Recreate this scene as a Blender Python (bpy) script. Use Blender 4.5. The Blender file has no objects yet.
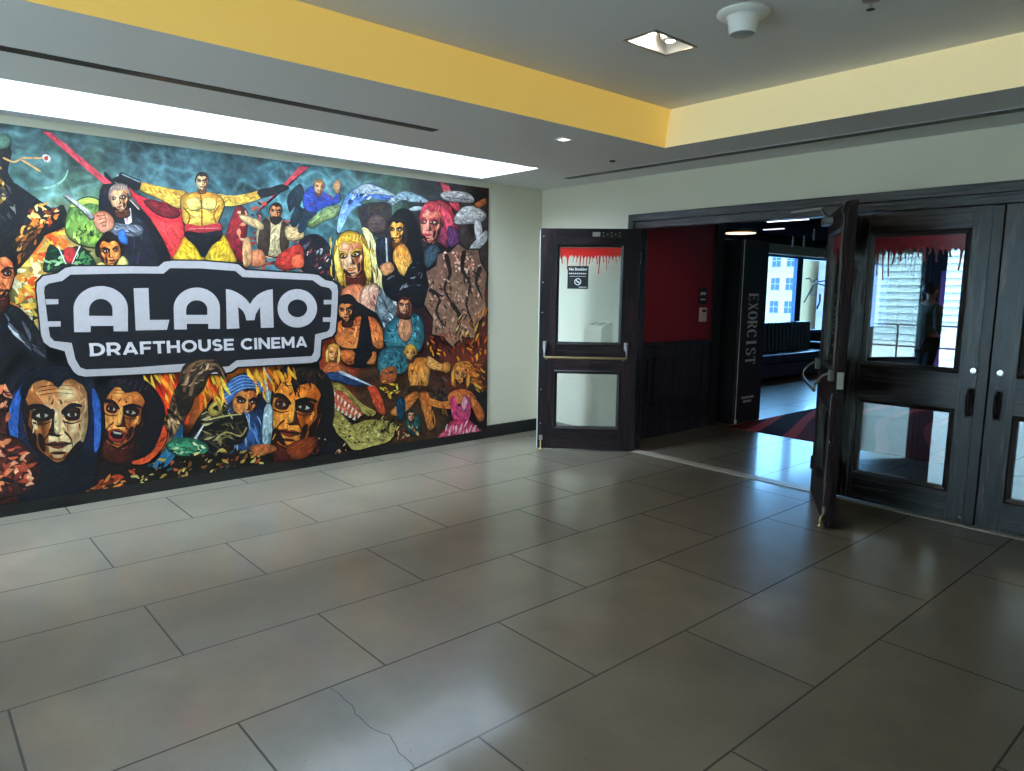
import bpy, bmesh, math, random
from mathutils import Vector, Matrix, noise
C = bpy.context.scene.collection
PI = math.pi
R = math.radians

# ------------------------------------------------------------------ colour and materials
def lin(h, a=1.0):
    h = h.lstrip('#')
    o = []
    for i in (0, 2, 4):
        c = int(h[i:i+2], 16) / 255
        o.append(c / 12.92 if c <= .04045 else ((c + .055) / 1.055) ** 2.4)
    return (o[0], o[1], o[2], a)

def mat(name, col, rough=.5, metal=0.0, bump=0.0, scale=40.0, var=0.0, spec=.5, coat=0.0, stretch=(1, 1, 1)):
    m = bpy.data.materials.new(name); m.use_nodes = True
    nt = m.node_tree; b = nt.nodes['Principled BSDF']
    col = lin(col) if isinstance(col, str) else col
    b.inputs['Base Color'].default_value = col
    b.inputs['Roughness'].default_value = rough
    b.inputs['Metallic'].default_value = metal
    b.inputs['Specular IOR Level'].default_value = spec
    b.inputs['Coat Weight'].default_value = coat
    if bump or var:
        tc = nt.nodes.new('ShaderNodeTexCoord'); mp = nt.nodes.new('ShaderNodeMapping')
        mp.inputs['Scale'].default_value = stretch
        nz = nt.nodes.new('ShaderNodeTexNoise'); nz.inputs['Scale'].default_value = scale; nz.inputs['Detail'].default_value = 5
        nt.links.new(tc.outputs['Object'], mp.inputs['Vector']); nt.links.new(mp.outputs['Vector'], nz.inputs['Vector'])
        if var:
            mx = nt.nodes.new('ShaderNodeMix'); mx.data_type = 'RGBA'
            mx.inputs['A'].default_value = tuple(c * (1 - var) for c in col[:3]) + (1,)
            mx.inputs['B'].default_value = tuple(min(1, c * (1 + var)) for c in col[:3]) + (1,)
            nt.links.new(nz.outputs['Fac'], mx.inputs['Factor']); nt.links.new(mx.outputs['Result'], b.inputs['Base Color'])
        if bump:
            bp = nt.nodes.new('ShaderNodeBump'); bp.inputs['Strength'].default_value = bump; bp.inputs['Distance'].default_value = .004
            nt.links.new(nz.outputs['Fac'], bp.inputs['Height']); nt.links.new(bp.outputs['Normal'], b.inputs['Normal'])
    return m

def emat(name, col, s):
    m = bpy.data.materials.new(name); m.use_nodes = True
    b = m.node_tree.nodes['Principled BSDF']
    b.inputs['Base Color'].default_value = (.8, .8, .8, 1)
    b.inputs['Emission Color'].default_value = lin(col) if isinstance(col, str) else col
    b.inputs['Emission Strength'].default_value = s
    return m

def glass(name, fac, tint=(.95, .97, .97, 1), rough=0.0):
    m = bpy.data.materials.new(name); m.use_nodes = True
    nt = m.node_tree; nt.nodes.clear()
    o = nt.nodes.new('ShaderNodeOutputMaterial'); mx = nt.nodes.new('ShaderNodeMixShader')
    t = nt.nodes.new('ShaderNodeBsdfTransparent'); g = nt.nodes.new('ShaderNodeBsdfGlossy')
    t.inputs['Color'].default_value = tint; g.inputs['Roughness'].default_value = rough
    g.inputs['Color'].default_value = (.92, .97, 1, 1)
    mx.inputs['Fac'].default_value = fac
    nt.links.new(t.outputs[0], mx.inputs[1]); nt.links.new(g.outputs[0], mx.inputs[2]); nt.links.new(mx.outputs[0], o.inputs[0])
    return m

def wood(name, d, l, axis='Z', rough=.3, tint=1.0):
    m = bpy.data.materials.new(name); m.use_nodes = True
    nt = m.node_tree; b = nt.nodes['Principled BSDF']
    tc = nt.nodes.new('ShaderNodeTexCoord'); mp = nt.nodes.new('ShaderNodeMapping')
    k = {'Z': (11, 11, .8), 'X': (.8, 11, 11), 'Y': (11, .8, 11)}[axis]
    mp.inputs['Scale'].default_value = k
    nz = nt.nodes.new('ShaderNodeTexNoise'); nz.inputs['Scale'].default_value = 1.0; nz.inputs['Detail'].default_value = 3; nz.inputs['Distortion'].default_value = 1.2
    mul = nt.nodes.new('ShaderNodeMath'); mul.operation = 'MULTIPLY'; mul.inputs[1].default_value = 9.0
    fr = nt.nodes.new('ShaderNodeMath'); fr.operation = 'PINGPONG'; fr.inputs[1].default_value = 1.0
    fine = nt.nodes.new('ShaderNodeTexNoise'); fine.inputs['Scale'].default_value = 9.0; fine.inputs['Detail'].default_value = 4
    ad = nt.nodes.new('ShaderNodeMath'); ad.operation = 'MULTIPLY'
    cr = nt.nodes.new('ShaderNodeValToRGB')
    cr.color_ramp.elements[0].position = .16; cr.color_ramp.elements[0].color = lin(d)
    cr.color_ramp.elements[1].position = .50; cr.color_ramp.elements[1].color = lin(l)
    L = nt.links.new
    L(tc.outputs['Object'], mp.inputs['Vector']); L(mp.outputs[0], nz.inputs['Vector']); L(mp.outputs[0], fine.inputs['Vector'])
    L(nz.outputs['Fac'], mul.inputs[0]); L(mul.outputs[0], fr.inputs[0])
    L(fr.outputs[0], ad.inputs[0]); L(fine.outputs['Fac'], ad.inputs[1])
    L(ad.outputs[0], cr.inputs[0]); L(cr.outputs[0], b.inputs['Base Color'])
    bp = nt.nodes.new('ShaderNodeBump'); bp.inputs['Strength'].default_value = .6; bp.inputs['Distance'].default_value = .003
    L(ad.outputs[0], bp.inputs['Height']); L(bp.outputs[0], b.inputs['Normal'])
    b.inputs['Roughness'].default_value = rough
    return m

# ------------------------------------------------------------------ mesh builder
class MB:
    def __init__(s): s.v = []; s.f = []; s.mi = []; s.sm = []
    def add(s, vs, fs, mi=0, smooth=False):
        n = len(s.v); s.v += [tuple(v) for v in vs]
        for f in fs: s.f.append([i + n for i in f]); s.mi.append(mi); s.sm.append(smooth)
        return s
    def box(s, a, b, mi=0):
        x0, y0, z0 = [min(p, q) for p, q in zip(a, b)]; x1, y1, z1 = [max(p, q) for p, q in zip(a, b)]
        return s.add([(x0,y0,z0),(x1,y0,z0),(x1,y1,z0),(x0,y1,z0),(x0,y0,z1),(x1,y0,z1),(x1,y1,z1),(x0,y1,z1)],
                     [(0,3,2,1),(4,5,6,7),(0,1,5,4),(1,2,6,5),(2,3,7,6),(3,0,4,7)], mi)
    def bbox(s, a, b, r, mi=0):
        """box with chamfered vertical and horizontal edges"""
        bm = bmesh.new(); bmesh.ops.create_cube(bm, size=1)
        for v in bm.verts:
            v.co = Vector([(a[i] + b[i]) / 2 + v.co[i] * abs(b[i] - a[i]) for i in range(3)])
        bmesh.ops.bevel(bm, geom=list(bm.edges), offset=r, segments=2, affect='EDGES', profile=.5)
        bm.verts.index_update(); s.add([v.co[:] for v in bm.verts], [[v.index for v in f.verts] for f in bm.faces], mi); bm.free(); return s
    def tube(s, pts, r, n=10, mi=0, caps=True, r1=None):
        pts = [Vector(p) for p in pts]; rings = []; k = len(pts)
        up = Vector((0, 0, 1))
        for i, p in enumerate(pts):
            d = (pts[min(k-1, i+1)] - pts[max(0, i-1)]).normalized()
            a = d.cross(up if abs(d.z) < .95 else Vector((1, 0, 0))).normalized(); b = d.cross(a)
            rr = r if r1 is None else r + (r1 - r) * i / (k - 1)
            rings.append([p + a * rr * math.cos(2*PI*j/n) + b * rr * math.sin(2*PI*j/n) for j in range(n)])
        vs = [v for ring in rings for v in ring]; fs = []
        for i in range(k-1):
            for j in range(n): fs.append((i*n+j, i*n+(j+1) % n, (i+1)*n+(j+1) % n, (i+1)*n+j))
        if caps: fs.append(tuple(range(n))[::-1]); fs.append(tuple((k-1)*n+j for j in range(n)))
        return s.add(vs, fs, mi, True)
    def lathe(s, prof, n=24, mi=0, o=(0, 0, 0), axis='Z'):
        vs = []; fs = []; k = len(prof)
        for r, z in prof:
            for j in range(n):
                a = 2*PI*j/n
                p = (r*math.cos(a), r*math.sin(a), z)
                if axis == 'Y': p = (p[0], p[2], p[1])
                if axis == 'X': p = (p[2], p[0], p[1])
                vs.append((p[0]+o[0], p[1]+o[1], p[2]+o[2]))
        for i in range(k-1):
            for j in range(n): fs.append((i*n+j, i*n+(j+1) % n, (i+1)*n+(j+1) % n, (i+1)*n+j))
        fs.append(tuple(range(n))[::-1]); fs.append(tuple((k-1)*n+j for j in range(n)))
        return s.add(vs, fs, mi, True)
    def prism(s, pts, fn, h, mi=0):
        """outline pts (2-D) -> solid; fn(u, v, w) gives the 3-D point, w from 0 to h"""
        n = len(pts); vs = [fn(u, v, 0) for u, v in pts] + [fn(u, v, h) for u, v in pts]
        fs = [tuple(range(n))[::-1], tuple(range(n, 2*n))] + [(i, (i+1) % n, n+(i+1) % n, n+i) for i in range(n)]
        return s.add(vs, fs, mi)
    def build(s, name, m, parent=None, smooth_angle=35):
        me = bpy.data.meshes.new(name); me.from_pydata(s.v, [], s.f)
        for x in (m if isinstance(m, (list, tuple)) else [m]): me.materials.append(x)
        for p, i, q in zip(me.polygons, s.mi, s.sm): p.material_index = i; p.use_smooth = q
        bm = bmesh.new(); bm.from_mesh(me); bmesh.ops.recalc_face_normals(bm, faces=bm.faces[:])
        bm.to_mesh(me); bm.free()
        if any(s.sm): me.set_sharp_from_angle(angle=R(smooth_angle))
        o = bpy.data.objects.new(name, me); C.objects.link(o)
        if parent is not None: o.parent = parent
        return o

def tag(o, label=None, cat=None, group=None, kind=None):
    if label: o['label'] = label
    if cat: o['category'] = cat
    if group: o['group'] = group
    if kind: o['kind'] = kind
    return o
def empty(name, loc=(0, 0, 0), rz=0):
    o = bpy.data.objects.new(name, None); C.objects.link(o); o.location = loc; o.rotation_euler = (0, 0, rz)
    o.empty_display_size = .05; return o
def struct(o, label=None): return tag(o, label, None, None, 'structure')
def copy_tree(o, parent=None):
    c = o.copy(); C.objects.link(c)
    if parent is not None: c.parent = parent
    for ch in list(o.children): copy_tree(ch, c)
    return c

def catmull(pts, n=4):
    k = len(pts); out = []
    for i in range(k):
        p0, p1, p2, p3 = pts[i-1], pts[i], pts[(i+1) % k], pts[(i+2) % k]
        for j in range(n):
            t = j / n
            out.append(tuple(.5*((2*b)+(-a+c)*t+(2*a-5*b+4*c-d)*t*t+(-a+3*b-3*c+d)*t**3) for a, b, c, d in zip(p0, p1, p2, p3)))
    return out

# ------------------------------------------------------------------ palette of the place
M = {}
M['wall'] = mat('wall_paint', '#dcd6c0', .65, bump=.12, scale=180, var=.03)
M['ceiling'] = mat('ceiling_paint', '#dcdcdc', .7, bump=.08, scale=160)
M['cove'] = mat('amber_cove_diffuser', '#e8c66e', .6)  # plain yellow fascia, no diffuser; its glow is painted cove light
_b = M['cove'].node_tree.nodes['Principled BSDF']; _b.inputs['Emission Color'].default_value = lin('#f0c460'); _b.inputs['Emission Strength'].default_value = .20   # cove light on the yellow fascia painted as emission; no panels behind
M['cove_daylit'] = mat('cream_cove_diffuser', '#efe3bc', .6)  # no diffuser; paler copy of the fascia standing in for daylight on it
_b = M['cove_daylit'].node_tree.nodes['Principled BSDF']; _b.inputs['Emission Color'].default_value = lin('#f2d88c'); _b.inputs['Emission Strength'].default_value = .15  # door-side face: daylight falling on it put into paler colour and glow
M['black_base'] = mat('black_baseboard', '#121314', .45)
M['wood_v'] = wood('dark_oak_upright', '#060607', '#4c4649', 'Z', .3)
M['wood_h'] = wood('dark_oak_crosswise', '#0a090a', '#3a3034', 'X', .3)
M['wood_y'] = wood('dark_oak_panelling', '#120a0c', '#36262a', 'Z', .4)
M['maroon_lit_v'] = wood('oak_upright_maroon_lit', '#0c0507', '#2c171c', 'Z', .6)  # same oak as closed doors, light on the open leaves put into colour
M['maroon_lit_h'] = wood('oak_crosswise_maroon_lit', '#0c0507', '#28151a', 'X', .6)
for _k in ('maroon_lit_v', 'maroon_lit_h'): M[_k].node_tree.nodes['Principled BSDF'].inputs['Specular IOR Level'].default_value = .22
M['bead_grey'] = mat('dark_oak_bead', '#2b282b', .35, bump=.15, scale=60)
M['bead'] = mat('black_glazing_bead', '#0d0c0d', .35)
M['glass'] = glass('door_glass', .30)
M['tinted'] = glass('added_blue_tint_glass', .05, (.56, .80, 1.0, 1))  # blue tint added to colour the daylight reaching the lobby floor
M['clear'] = glass('window_glass', .05)
M['brass'] = mat('worn_brass', '#b09a6a', .3, .9)
M['steel'] = mat('dull_steel', '#9a9894', .35, .9)
M['dark_metal'] = mat('blackened_metal', '#17171a', .35, .6)
M['white_plastic'] = mat('white_plastic', '#ececea', .4)
M['blood'] = mat('blood_red_film', '#b80c08', .3)
M['blood_dark'] = mat('dark_blood_film', '#8a1420', .3, var=.85, scale=26)
M['black'] = mat('flat_black', '#0b0b0d', .5)
M['red_wall'] = mat('oxblood_wall_paint', '#7e1320', .55, bump=.08, scale=120)
M['lobby_dark'] = mat('lobby_black_paint', '#09090b', .7)
M['leather'] = mat('black_leather', '#0c0d11', .3, bump=.2, scale=90)
M['alu'] = mat('blue_grey_mullion', '#38506e', .4, .3)
M['beige'] = mat('beige_window_head', '#b8ae92', .6)
M['chrome'] = mat('bright_chrome', '#d8d8d8', .12, 1.0)
M['letter_grey'] = mat('pale_grey_ink', '#e0d4c8', .5)
M['white_ink'] = mat('white_ink', '#e8e8e4', .5)

def floor_mat():
    m = bpy.data.materials.new('stone_floor_tiles'); m.use_nodes = True
    nt = m.node_tree; b = nt.nodes['Principled BSDF']; N = nt.nodes.new; L = nt.links.new
    tc = N('ShaderNodeTexCoord'); sep = N('ShaderNodeSeparateXYZ'); cmb = N('ShaderNodeCombineXYZ')
    ax = N('ShaderNodeMath'); ax.operation = 'ADD'; ax.inputs[1].default_value = 3.5025 + 12.75
    ay = N('ShaderNodeMath'); ay.operation = 'ADD'; ay.inputs[1].default_value = 1.085 + 6.45
    L(tc.outputs['Object'], sep.inputs[0]); L(sep.outputs['Y'], ax.inputs[0]); L(sep.outputs['X'], ay.inputs[0])
    L(ax.outputs[0], cmb.inputs['X']); L(ay.outputs[0], cmb.inputs['Y'])
    br = N('ShaderNodeTexBrick'); br.offset = .5; br.offset_frequency = 2; br.squash = 1
    br.inputs['Scale'].default_value = 1; br.inputs['Brick Width'].default_value = 1.275; br.inputs['Row Height'].default_value = .645
    br.inputs['Mortar Size'].default_value = .005; br.inputs['Mortar Smooth'].default_value = .2; br.inputs['Bias'].default_value = 0
    br.inputs['Color1'].default_value = lin('#665e51'); br.inputs['Color2'].default_value = lin('#5a5347'); br.inputs['Mortar'].default_value = lin('#1c1a17')
    L(cmb.outputs[0], br.inputs['Vector'])
    nz = N('ShaderNodeTexNoise'); nz.inputs['Scale'].default_value = 3.2; nz.inputs['Detail'].default_value = 7; nz.inputs['Roughness'].default_value = .62
    L(tc.outputs['Object'], nz.inputs['Vector'])
    mr = N('ShaderNodeMapRange'); mr.inputs[1].default_value = .25; mr.inputs[2].default_value = .75; mr.inputs[3].default_value = .74; mr.inputs[4].default_value = 1.2; L(nz.outputs['Fac'], mr.inputs[0])
    mx = N('ShaderNodeMix'); mx.data_type = 'RGBA'; mx.blend_type = 'MULTIPLY'; mx.inputs['Factor'].default_value = 1
    L(br.outputs['Color'], mx.inputs['A']); L(mr.outputs[0], mx.inputs['B'])
    # small pits
    vo = N('ShaderNodeTexNoise'); vo.inputs['Scale'].default_value = 42; vo.inputs['Detail'].default_value = 2; L(tc.outputs['Object'], vo.inputs['Vector'])
    pr = N('ShaderNodeValToRGB'); pr.color_ramp.elements[0].position = .24; pr.color_ramp.elements[1].position = .29
    pr.color_ramp.elements[0].color = (.35, .33, .3, 1); L(vo.outputs['Fac'], pr.inputs[0])
    mx2 = N('ShaderNodeMix'); mx2.data_type = 'RGBA'; mx2.blend_type = 'MULTIPLY'; mx2.inputs['Factor'].default_value = 1
    L(mx.outputs['Result'], mx2.inputs['A']); L(pr.outputs[0], mx2.inputs['B']); L(mx2.outputs['Result'], b.inputs['Base Color'])
    b.inputs['Coat Weight'].default_value = .35; b.inputs['Coat Roughness'].default_value = .09
    n2 = N('ShaderNodeTexNoise'); n2.inputs['Scale'].default_value = 2.1; n2.inputs['Detail'].default_value = 6; L(tc.outputs['Object'], n2.inputs['Vector'])
    rr = N('ShaderNodeMapRange'); rr.inputs[1].default_value = .0; rr.inputs[2].default_value = 1; rr.inputs[3].default_value = .276; rr.inputs[4].default_value = .284; L(n2.outputs['Fac'], rr.inputs[0])
    ad = N('ShaderNodeMath'); ad.operation = 'ADD'; L(rr.outputs[0], ad.inputs[0])
    mm = N('ShaderNodeMath'); mm.operation = 'MULTIPLY'; mm.inputs[1].default_value = .4; L(br.outputs['Fac'], mm.inputs[0]); L(mm.outputs[0], ad.inputs[1])
    L(ad.outputs[0], b.inputs['Roughness'])
    bp = N('ShaderNodeBump'); bp.inputs['Strength'].default_value = .25; bp.inputs['Distance'].default_value = .002; bp.invert = True
    n3 = N('ShaderNodeMath'); n3.operation = 'MULTIPLY_ADD'; n3.inputs[1].default_value = .0; L(n2.outputs['Fac'], n3.inputs[0]); L(br.outputs['Fac'], n3.inputs[2])
    L(n3.outputs[0], bp.inputs['Height']); L(bp.outputs[0], b.inputs['Normal'])
    b.inputs['Specular IOR Level'].default_value = .55
    return m
M['floor'] = floor_mat()

# ------------------------------------------------------------------ the shell of the hall
HZ = 2.735; UZ = 3.015; XR = 7.6; YB = -8.6
struct(MB().box((-1.6, YB - .2, -.12), (XR + .2, 14, 0)).build('floor', M['floor']))
w = MB().box((-.2, YB, 0), (0, 0.12, HZ + .1)); struct(w.build('wall_left', M['wall']))
w = MB().box((0, 0, 0), (1.30, .12, HZ + .1)).box((1.30, 0, 2.36), (5.6, .12, HZ + .1)).box((5.6, 0, 0), (XR, .12, HZ + .1))
struct(w.build('wall_back', M['wall']))
struct(MB().box((XR, YB - .2, 0), (XR + .2, 14, UZ + .3)).build('wall_right', M['wall']))
# window side behind the viewer
w = MB().box((-.2, YB - .2, 0), (.12, YB, HZ + .3)).box((.12, YB - .2, 2.62), (XR, YB, HZ + .5)).box((.12, YB - .2, 0), (XR, YB, .12)).box((7.2, YB - .2, .12), (XR, YB, 2.62))
struct(w.build('wall_front', M['wall']))
for i in range(4):
    x0 = .12 + 1.77 * i; x1 = x0 + 1.77
    wn = empty('window_%d' % (i + 1), (x0, YB - .1, .12)); struct(wn)
    f = MB()
    f.box((0, -.04, 0), (.05, .04, 2.5)).box((1.72, -.04, 0), (1.77, .04, 2.5)).box((.05, -.04, 0), (1.72, .04, .06)).box((.05, -.04, 2.44), (1.72, .04, 2.5))
    f.build('window_frame', M['dark_metal'], wn)
    MB().box((.05, -.006, .06), (1.72, .006, 2.44)).build('window_pane', M['clear'], wn)
# ceiling: soffit with the tray and the light slot, tray ceiling above
TX, TY = 2.408, -.978; TX2, TY2 = 2.455, -.962; TXR, TYB = 7.0, -7.4
c = MB()
SY0, SY1, SX0, SX1 = -1.016, -8.0, .165, 1.02
for a, b in (((0, YB), (SX0, 0)), ((SX0, SY0), (SX1, 0)), ((SX0, YB), (SX1, SY1)), ((SX1, YB), (TX, 0)), ((TX, TY), (TXR, 0)), ((TX, YB), (TXR, TYB)), ((TXR, YB), (XR, 0))):
    c.box((a[0], a[1], HZ), (b[0], b[1], HZ + .05))
DX0, DX1, DY0, DY1 = 3.205, 3.405, -2.415, -2.05     # square cut for the twin downlight
DLX = ((3.205, 3.405),); DLY = ((-6.715, -6.35), (-4.565, -4.20), (-2.415, -2.05))
xs = [2.2] + [x for q in DLX for x in q] + [7.2]; ys = [-7.6] + [y for q in DLY for y in q] + [-.7]
for i in range(len(xs) - 1):
    for j in range(len(ys) - 1):
        if not (i % 2 and j % 2): c.box((xs[i], ys[j], UZ), (xs[i+1], ys[j+1], UZ + .05))
for a, b in (((0, YB), (SX0 - .02, .12)), ((SX1 + .02, YB), (XR, .12)), ((SX0 - .02, SY0 + .02), (SX1 + .02, .12)), ((SX0 - .02, YB), (SX1 + .02, SY1 - .02))): c.box((a[0], a[1], UZ + .25), (b[0], b[1], UZ + .3))
struct(c.build('ceiling', M['ceiling']))
# yellow cove faces of the tray
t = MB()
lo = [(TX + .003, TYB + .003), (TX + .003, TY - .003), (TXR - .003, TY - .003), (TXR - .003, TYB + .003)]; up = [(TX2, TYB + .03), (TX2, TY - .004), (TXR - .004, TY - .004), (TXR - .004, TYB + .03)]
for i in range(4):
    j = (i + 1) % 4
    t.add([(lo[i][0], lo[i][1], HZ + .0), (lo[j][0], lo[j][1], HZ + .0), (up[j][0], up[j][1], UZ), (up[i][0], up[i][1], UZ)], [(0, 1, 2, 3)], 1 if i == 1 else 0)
struct(t.build('trim_1', [M['cove'], M['cove_daylit']]))
# baseboards
struct(MB().box((0, YB, 0), (.012, -.01, .138)).build('baseboard_left', M['black_base']))
struct(MB().box((.012, -.012, 0), (1.27, 0, .138)).build('baseboard_back', M['black_base']))
# crack in a floor tile (wear of the stone)
cr = [(3.44, -4.40), (3.51, -4.392), (3.60, -4.40), (3.66, -4.412), (3.77, -4.41), (3.86, -4.388), (3.94, -4.405), (4.0, -4.41), (4.075, -4.414)]
k = MB(); random.seed(4)
fine = []
for a, b in zip(cr, cr[1:]):
    for j in range(3): fine.append((a[0] + (b[0]-a[0])*j/3, a[1] + (b[1]-a[1])*j/3 + random.uniform(-.006, .006)))
fine.append(cr[-1])
top = [(x, y + .0018, .0006) for x, y in fine]; bot = [(x, y - .0018, .0006) for x, y in fine]
n = len(fine); k.add(top + bot, [(i, i+1, n+i+1, n+i) for i in range(n-1)])
o = k.build('crack', M['black']); o.parent = bpy.data.objects['floor']
# door casing: header, jambs, post between the two pairs
c = MB()
c.bbox((1.275, -.03, 2.305), (6.3, .12, 2.375), .004, 1)
c.bbox((1.335, -.012, 2.232), (6.3, .12, 2.306), .004, 1)
for x0, x1 in ((1.275, 1.345),): c.bbox((x0, -.03, 0), (x1, .12, 2.305), .004, 0)
for x0, x1 in ((1.345, 1.408), (3.305, 3.445), (5.47, 5.60)): c.bbox((x0, -.012, 0), (x1, .12, 2.232), .004, 0)
struct(c.build('trim_2', [M['wood_v'], M['wood_h']]))
c = MB().bbox((1.41, -.045, 0), (5.47, .075, .006), .002)
struct(c.build('trim_3', mat('stone_threshold', '#9a9484', .35, var=.1)))
struct(MB().bbox((4.404, -.006, .01), (4.472, .05, 2.226), .004).build('trim_4', M['bead']))

# ------------------------------------------------------------------ doors
def opening_frame(mb, x0, x1, z0, z1, y0, y1, wd, mi=0):
    """picture-frame moulding with mitred, sloping faces on both sides"""
    for s, yy in ((-1, y0), (1, y1)):
        o = [(x0, z0), (x1, z0), (x1, z1), (x0, z1)]
        q = [(x0+wd, z0+wd), (x1-wd, z0+wd), (x1-wd, z1-wd), (x0+wd, z1-wd)]
        m_ = [(x0+wd*.35, z0+wd*.35), (x1-wd*.35, z0+wd*.35), (x1-wd*.35, z1-wd*.35), (x0+wd*.35, z1-wd*.35)]
        vs = [(a, yy, b) for a, b in o] + [(a, yy + s*.010, b) for a, b in m_] + [(a, yy - s*.004, b) for a, b in q] + [(a, (y0+y1)/2 + s*.006, b) for a, b in q]
        fs = []
        for r_ in range(3):
            for i in range(4): fs.append((r_*4+i, r_*4+(i+1) % 4, (r_+1)*4+(i+1) % 4, (r_+1)*4+i))
        mb.add(vs, fs, mi)
PZ = ((.215, .825), (1.075, 2.085))
def door(name, label, loc, rz, Wd, T=.048):
    d = empty(name, loc, rz); struct(d, label)
    st = .155
    f = MB()
    for x in (0, Wd - st): f.bbox((x, 0, .012), (x + st, T, 2.229), .003, 0)
    for z0, z1 in ((.012, PZ[0][0]), (PZ[0][1], PZ[1][0]), (PZ[1][1], 2.229)): f.box((st - .002, .001, z0), (Wd - st + .002, T - .001, z1), 1)
    f.build('stile_and_rail_frame', [M['maroon_lit_v'], M['maroon_lit_h']] if name in ('door_1', 'door_2') else [M['wood_v'], M['wood_h']], d)
    for z0, z1 in PZ:
        b = MB(); opening_frame(b, st, Wd - st, z0, z1, 0, T, .036); b.build('glazing_bead', M['bead'] if name in ('door_1', 'door_2') else M['bead_grey'], d)
        MB().box((st + .034, T/2 - .003, z0 + .034), (Wd - st - .034, T/2 + .003, z1 - .034)).build('glass_pane', M['glass'], d)
    return d, Wd, T
M['worn_steel'] = mat('worn_dark_steel', '#5a5854', .4, .8)
def panic_bar(d, Wd, T, side):
    bm_ = M['steel'] if side > 0 else M['worn_steel']
    y = T if side > 0 else 0
    Y = lambda q: y + side * q
    p = empty('panic_bar'); p.parent = d
    for x in (.115, Wd - .06):
        MB().bbox((x - .02, Y(0), 1.03), (x + .02, Y(.045), 1.115), .008).build('bracket', bm_, p)
        MB().tube([(x, Y(.035), 1.085), (x, Y(.085), 1.06), (x, Y(.118), 1.01), (x, Y(.125), .965)], .010, 10).build('arm', bm_, p)
    MB().tube([(.115, Y(.125), .962), (Wd - .06, Y(.125), .962)], .012, 12).build('push_bar', M['brass'] if side > 0 else bm_, p)
    for x in (.135, Wd - .08): MB().tube([(x, Y(0), .935), (x, Y(.008), .935)], .007, 8).build('screw', M['steel'], p)
def screws(d, x, T, side, zs):
    y = T if side > 0 else 0
    for z in zs: MB().lathe([(.007, 0), (.006, side * .003), (.001, side * .004)], 10, o=(x, y, z), axis='Y').build('screw', M['chrome'], d)
def floor_bolt(d, x, T, side):
    y = T if side > 0 else 0
    b = empty('floor_bolt'); b.parent = d
    MB().bbox((x - .018, y, .10), (x + .018, y + side*.02, .15), .004).build('bolt_housing', M['steel'], b)
    MB().tube([(x, y + side*.012, .10), (x, y + side*.03, .06), (x, y + side*.03, .012)], .007, 8).build('bolt', M['brass'], b)
    MB().lathe([(.017, .004), (.017, .014), (.009, .022)], 12, o=(x, y + side*.03, 0)).build('bolt_foot', M['brass'], b)

ANG_L = math.atan2(-.69, -.707)
dl, Wl, Tl = door('door_1', 'dark oak half-glazed door, tinted maroon as lit, swung back against the pale wall, blood cling and notice on its glass', (1.42, 0, 0), ANG_L, .985)
panic_bar(dl, Wl, Tl, 1); floor_bolt(dl, Wl - .035, Tl, 1)
screws(dl, Wl - .03, Tl, 1, (.27, .62, 1.40, 1.70, 2.15))
b = MB().bbox((.40, Tl, 2.15), (.475, Tl + .02, 2.195), .005, 0); b.build('closer_shoe', M['steel'], dl)
b = MB().box((.19, Tl, 2.145), (.395, Tl + .006, 2.2), 0)
for i in range(5):
    for z in (2.157, 2.172, 2.187):
        if (i + int(z*1000)) % 2: b.lathe([(.006, 0), (.006, .002)], 8, 1, (.21 + i*.04, Tl + .0065, z), 'Y')
b.build('closer_plate', [M['dark_metal'], M['steel']], dl)
MB().box((Wl, .004, .015), (Wl + .010, Tl - .004, 2.215)).build('edge_strip', mat('pale_seal', '#b4b6b0', .5), dl)
for z in (.25, 1.1, 1.95): MB().tube([(-.008, Tl, z - .055), (-.008, Tl, z + .055)], .012, 10).build('hinge', M['dark_metal'], dl)

ANG_R = R(-58.3)
dr, Wr, Tr = door('door_2', 'dark half-glazed door standing open toward the viewer, seen nearly edge-on', (3.302, -.03, 0), ANG_R, .985, .058)
panic_bar(dr, Wr, Tr, -1); floor_bolt(dr, Wr - .04, Tr, -1)
MB().tube([(Wr - .04, -.014, .15), (Wr - .04, -.014, .93)], .004, 8).build('latch_rod', M['worn_steel'], dr)
MB().tube([(Wr - .04, -.014, 1.12), (Wr - .04, -.014, 2.12), (Wr - .06, -.03, 2.17), (Wr - .05, -.014, 2.23)], .004, 8).build('latch_rod', M['worn_steel'], dr)
MB().bbox((Wr - .004, .008, .985), (Wr + .012, .05, 1.10), .003).build('lock_case', M['steel'], dr)
MB().bbox((Wr - .004, .006, .93), (Wr + .02, .054, .985), .003).build('strike', M['dark_metal'], dr)
screws(dr, Wr - .075, Tr, -1, (.3, .6, 1.4, 1.8))
cl = empty('door_closer'); cl.parent = dr
MB().bbox((.12, -.07, 2.135), (.36, -.004, 2.195), .01).build('closer_body', mat('grey_closer_enamel', '#6a6866', .4, .4), cl)
MB().tube([(.17, -.04, 2.20), (.55, -.12, 2.226), (.30, -.30, 2.23)], .010, 8).build('closer_arm', M['steel'], cl)
for z in (.25, 1.1, 1.95): MB().tube([(-.008, 0, z - .055), (-.008, 0, z + .055)], .012, 10).build('hinge', M['dark_metal'], dr)

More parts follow.
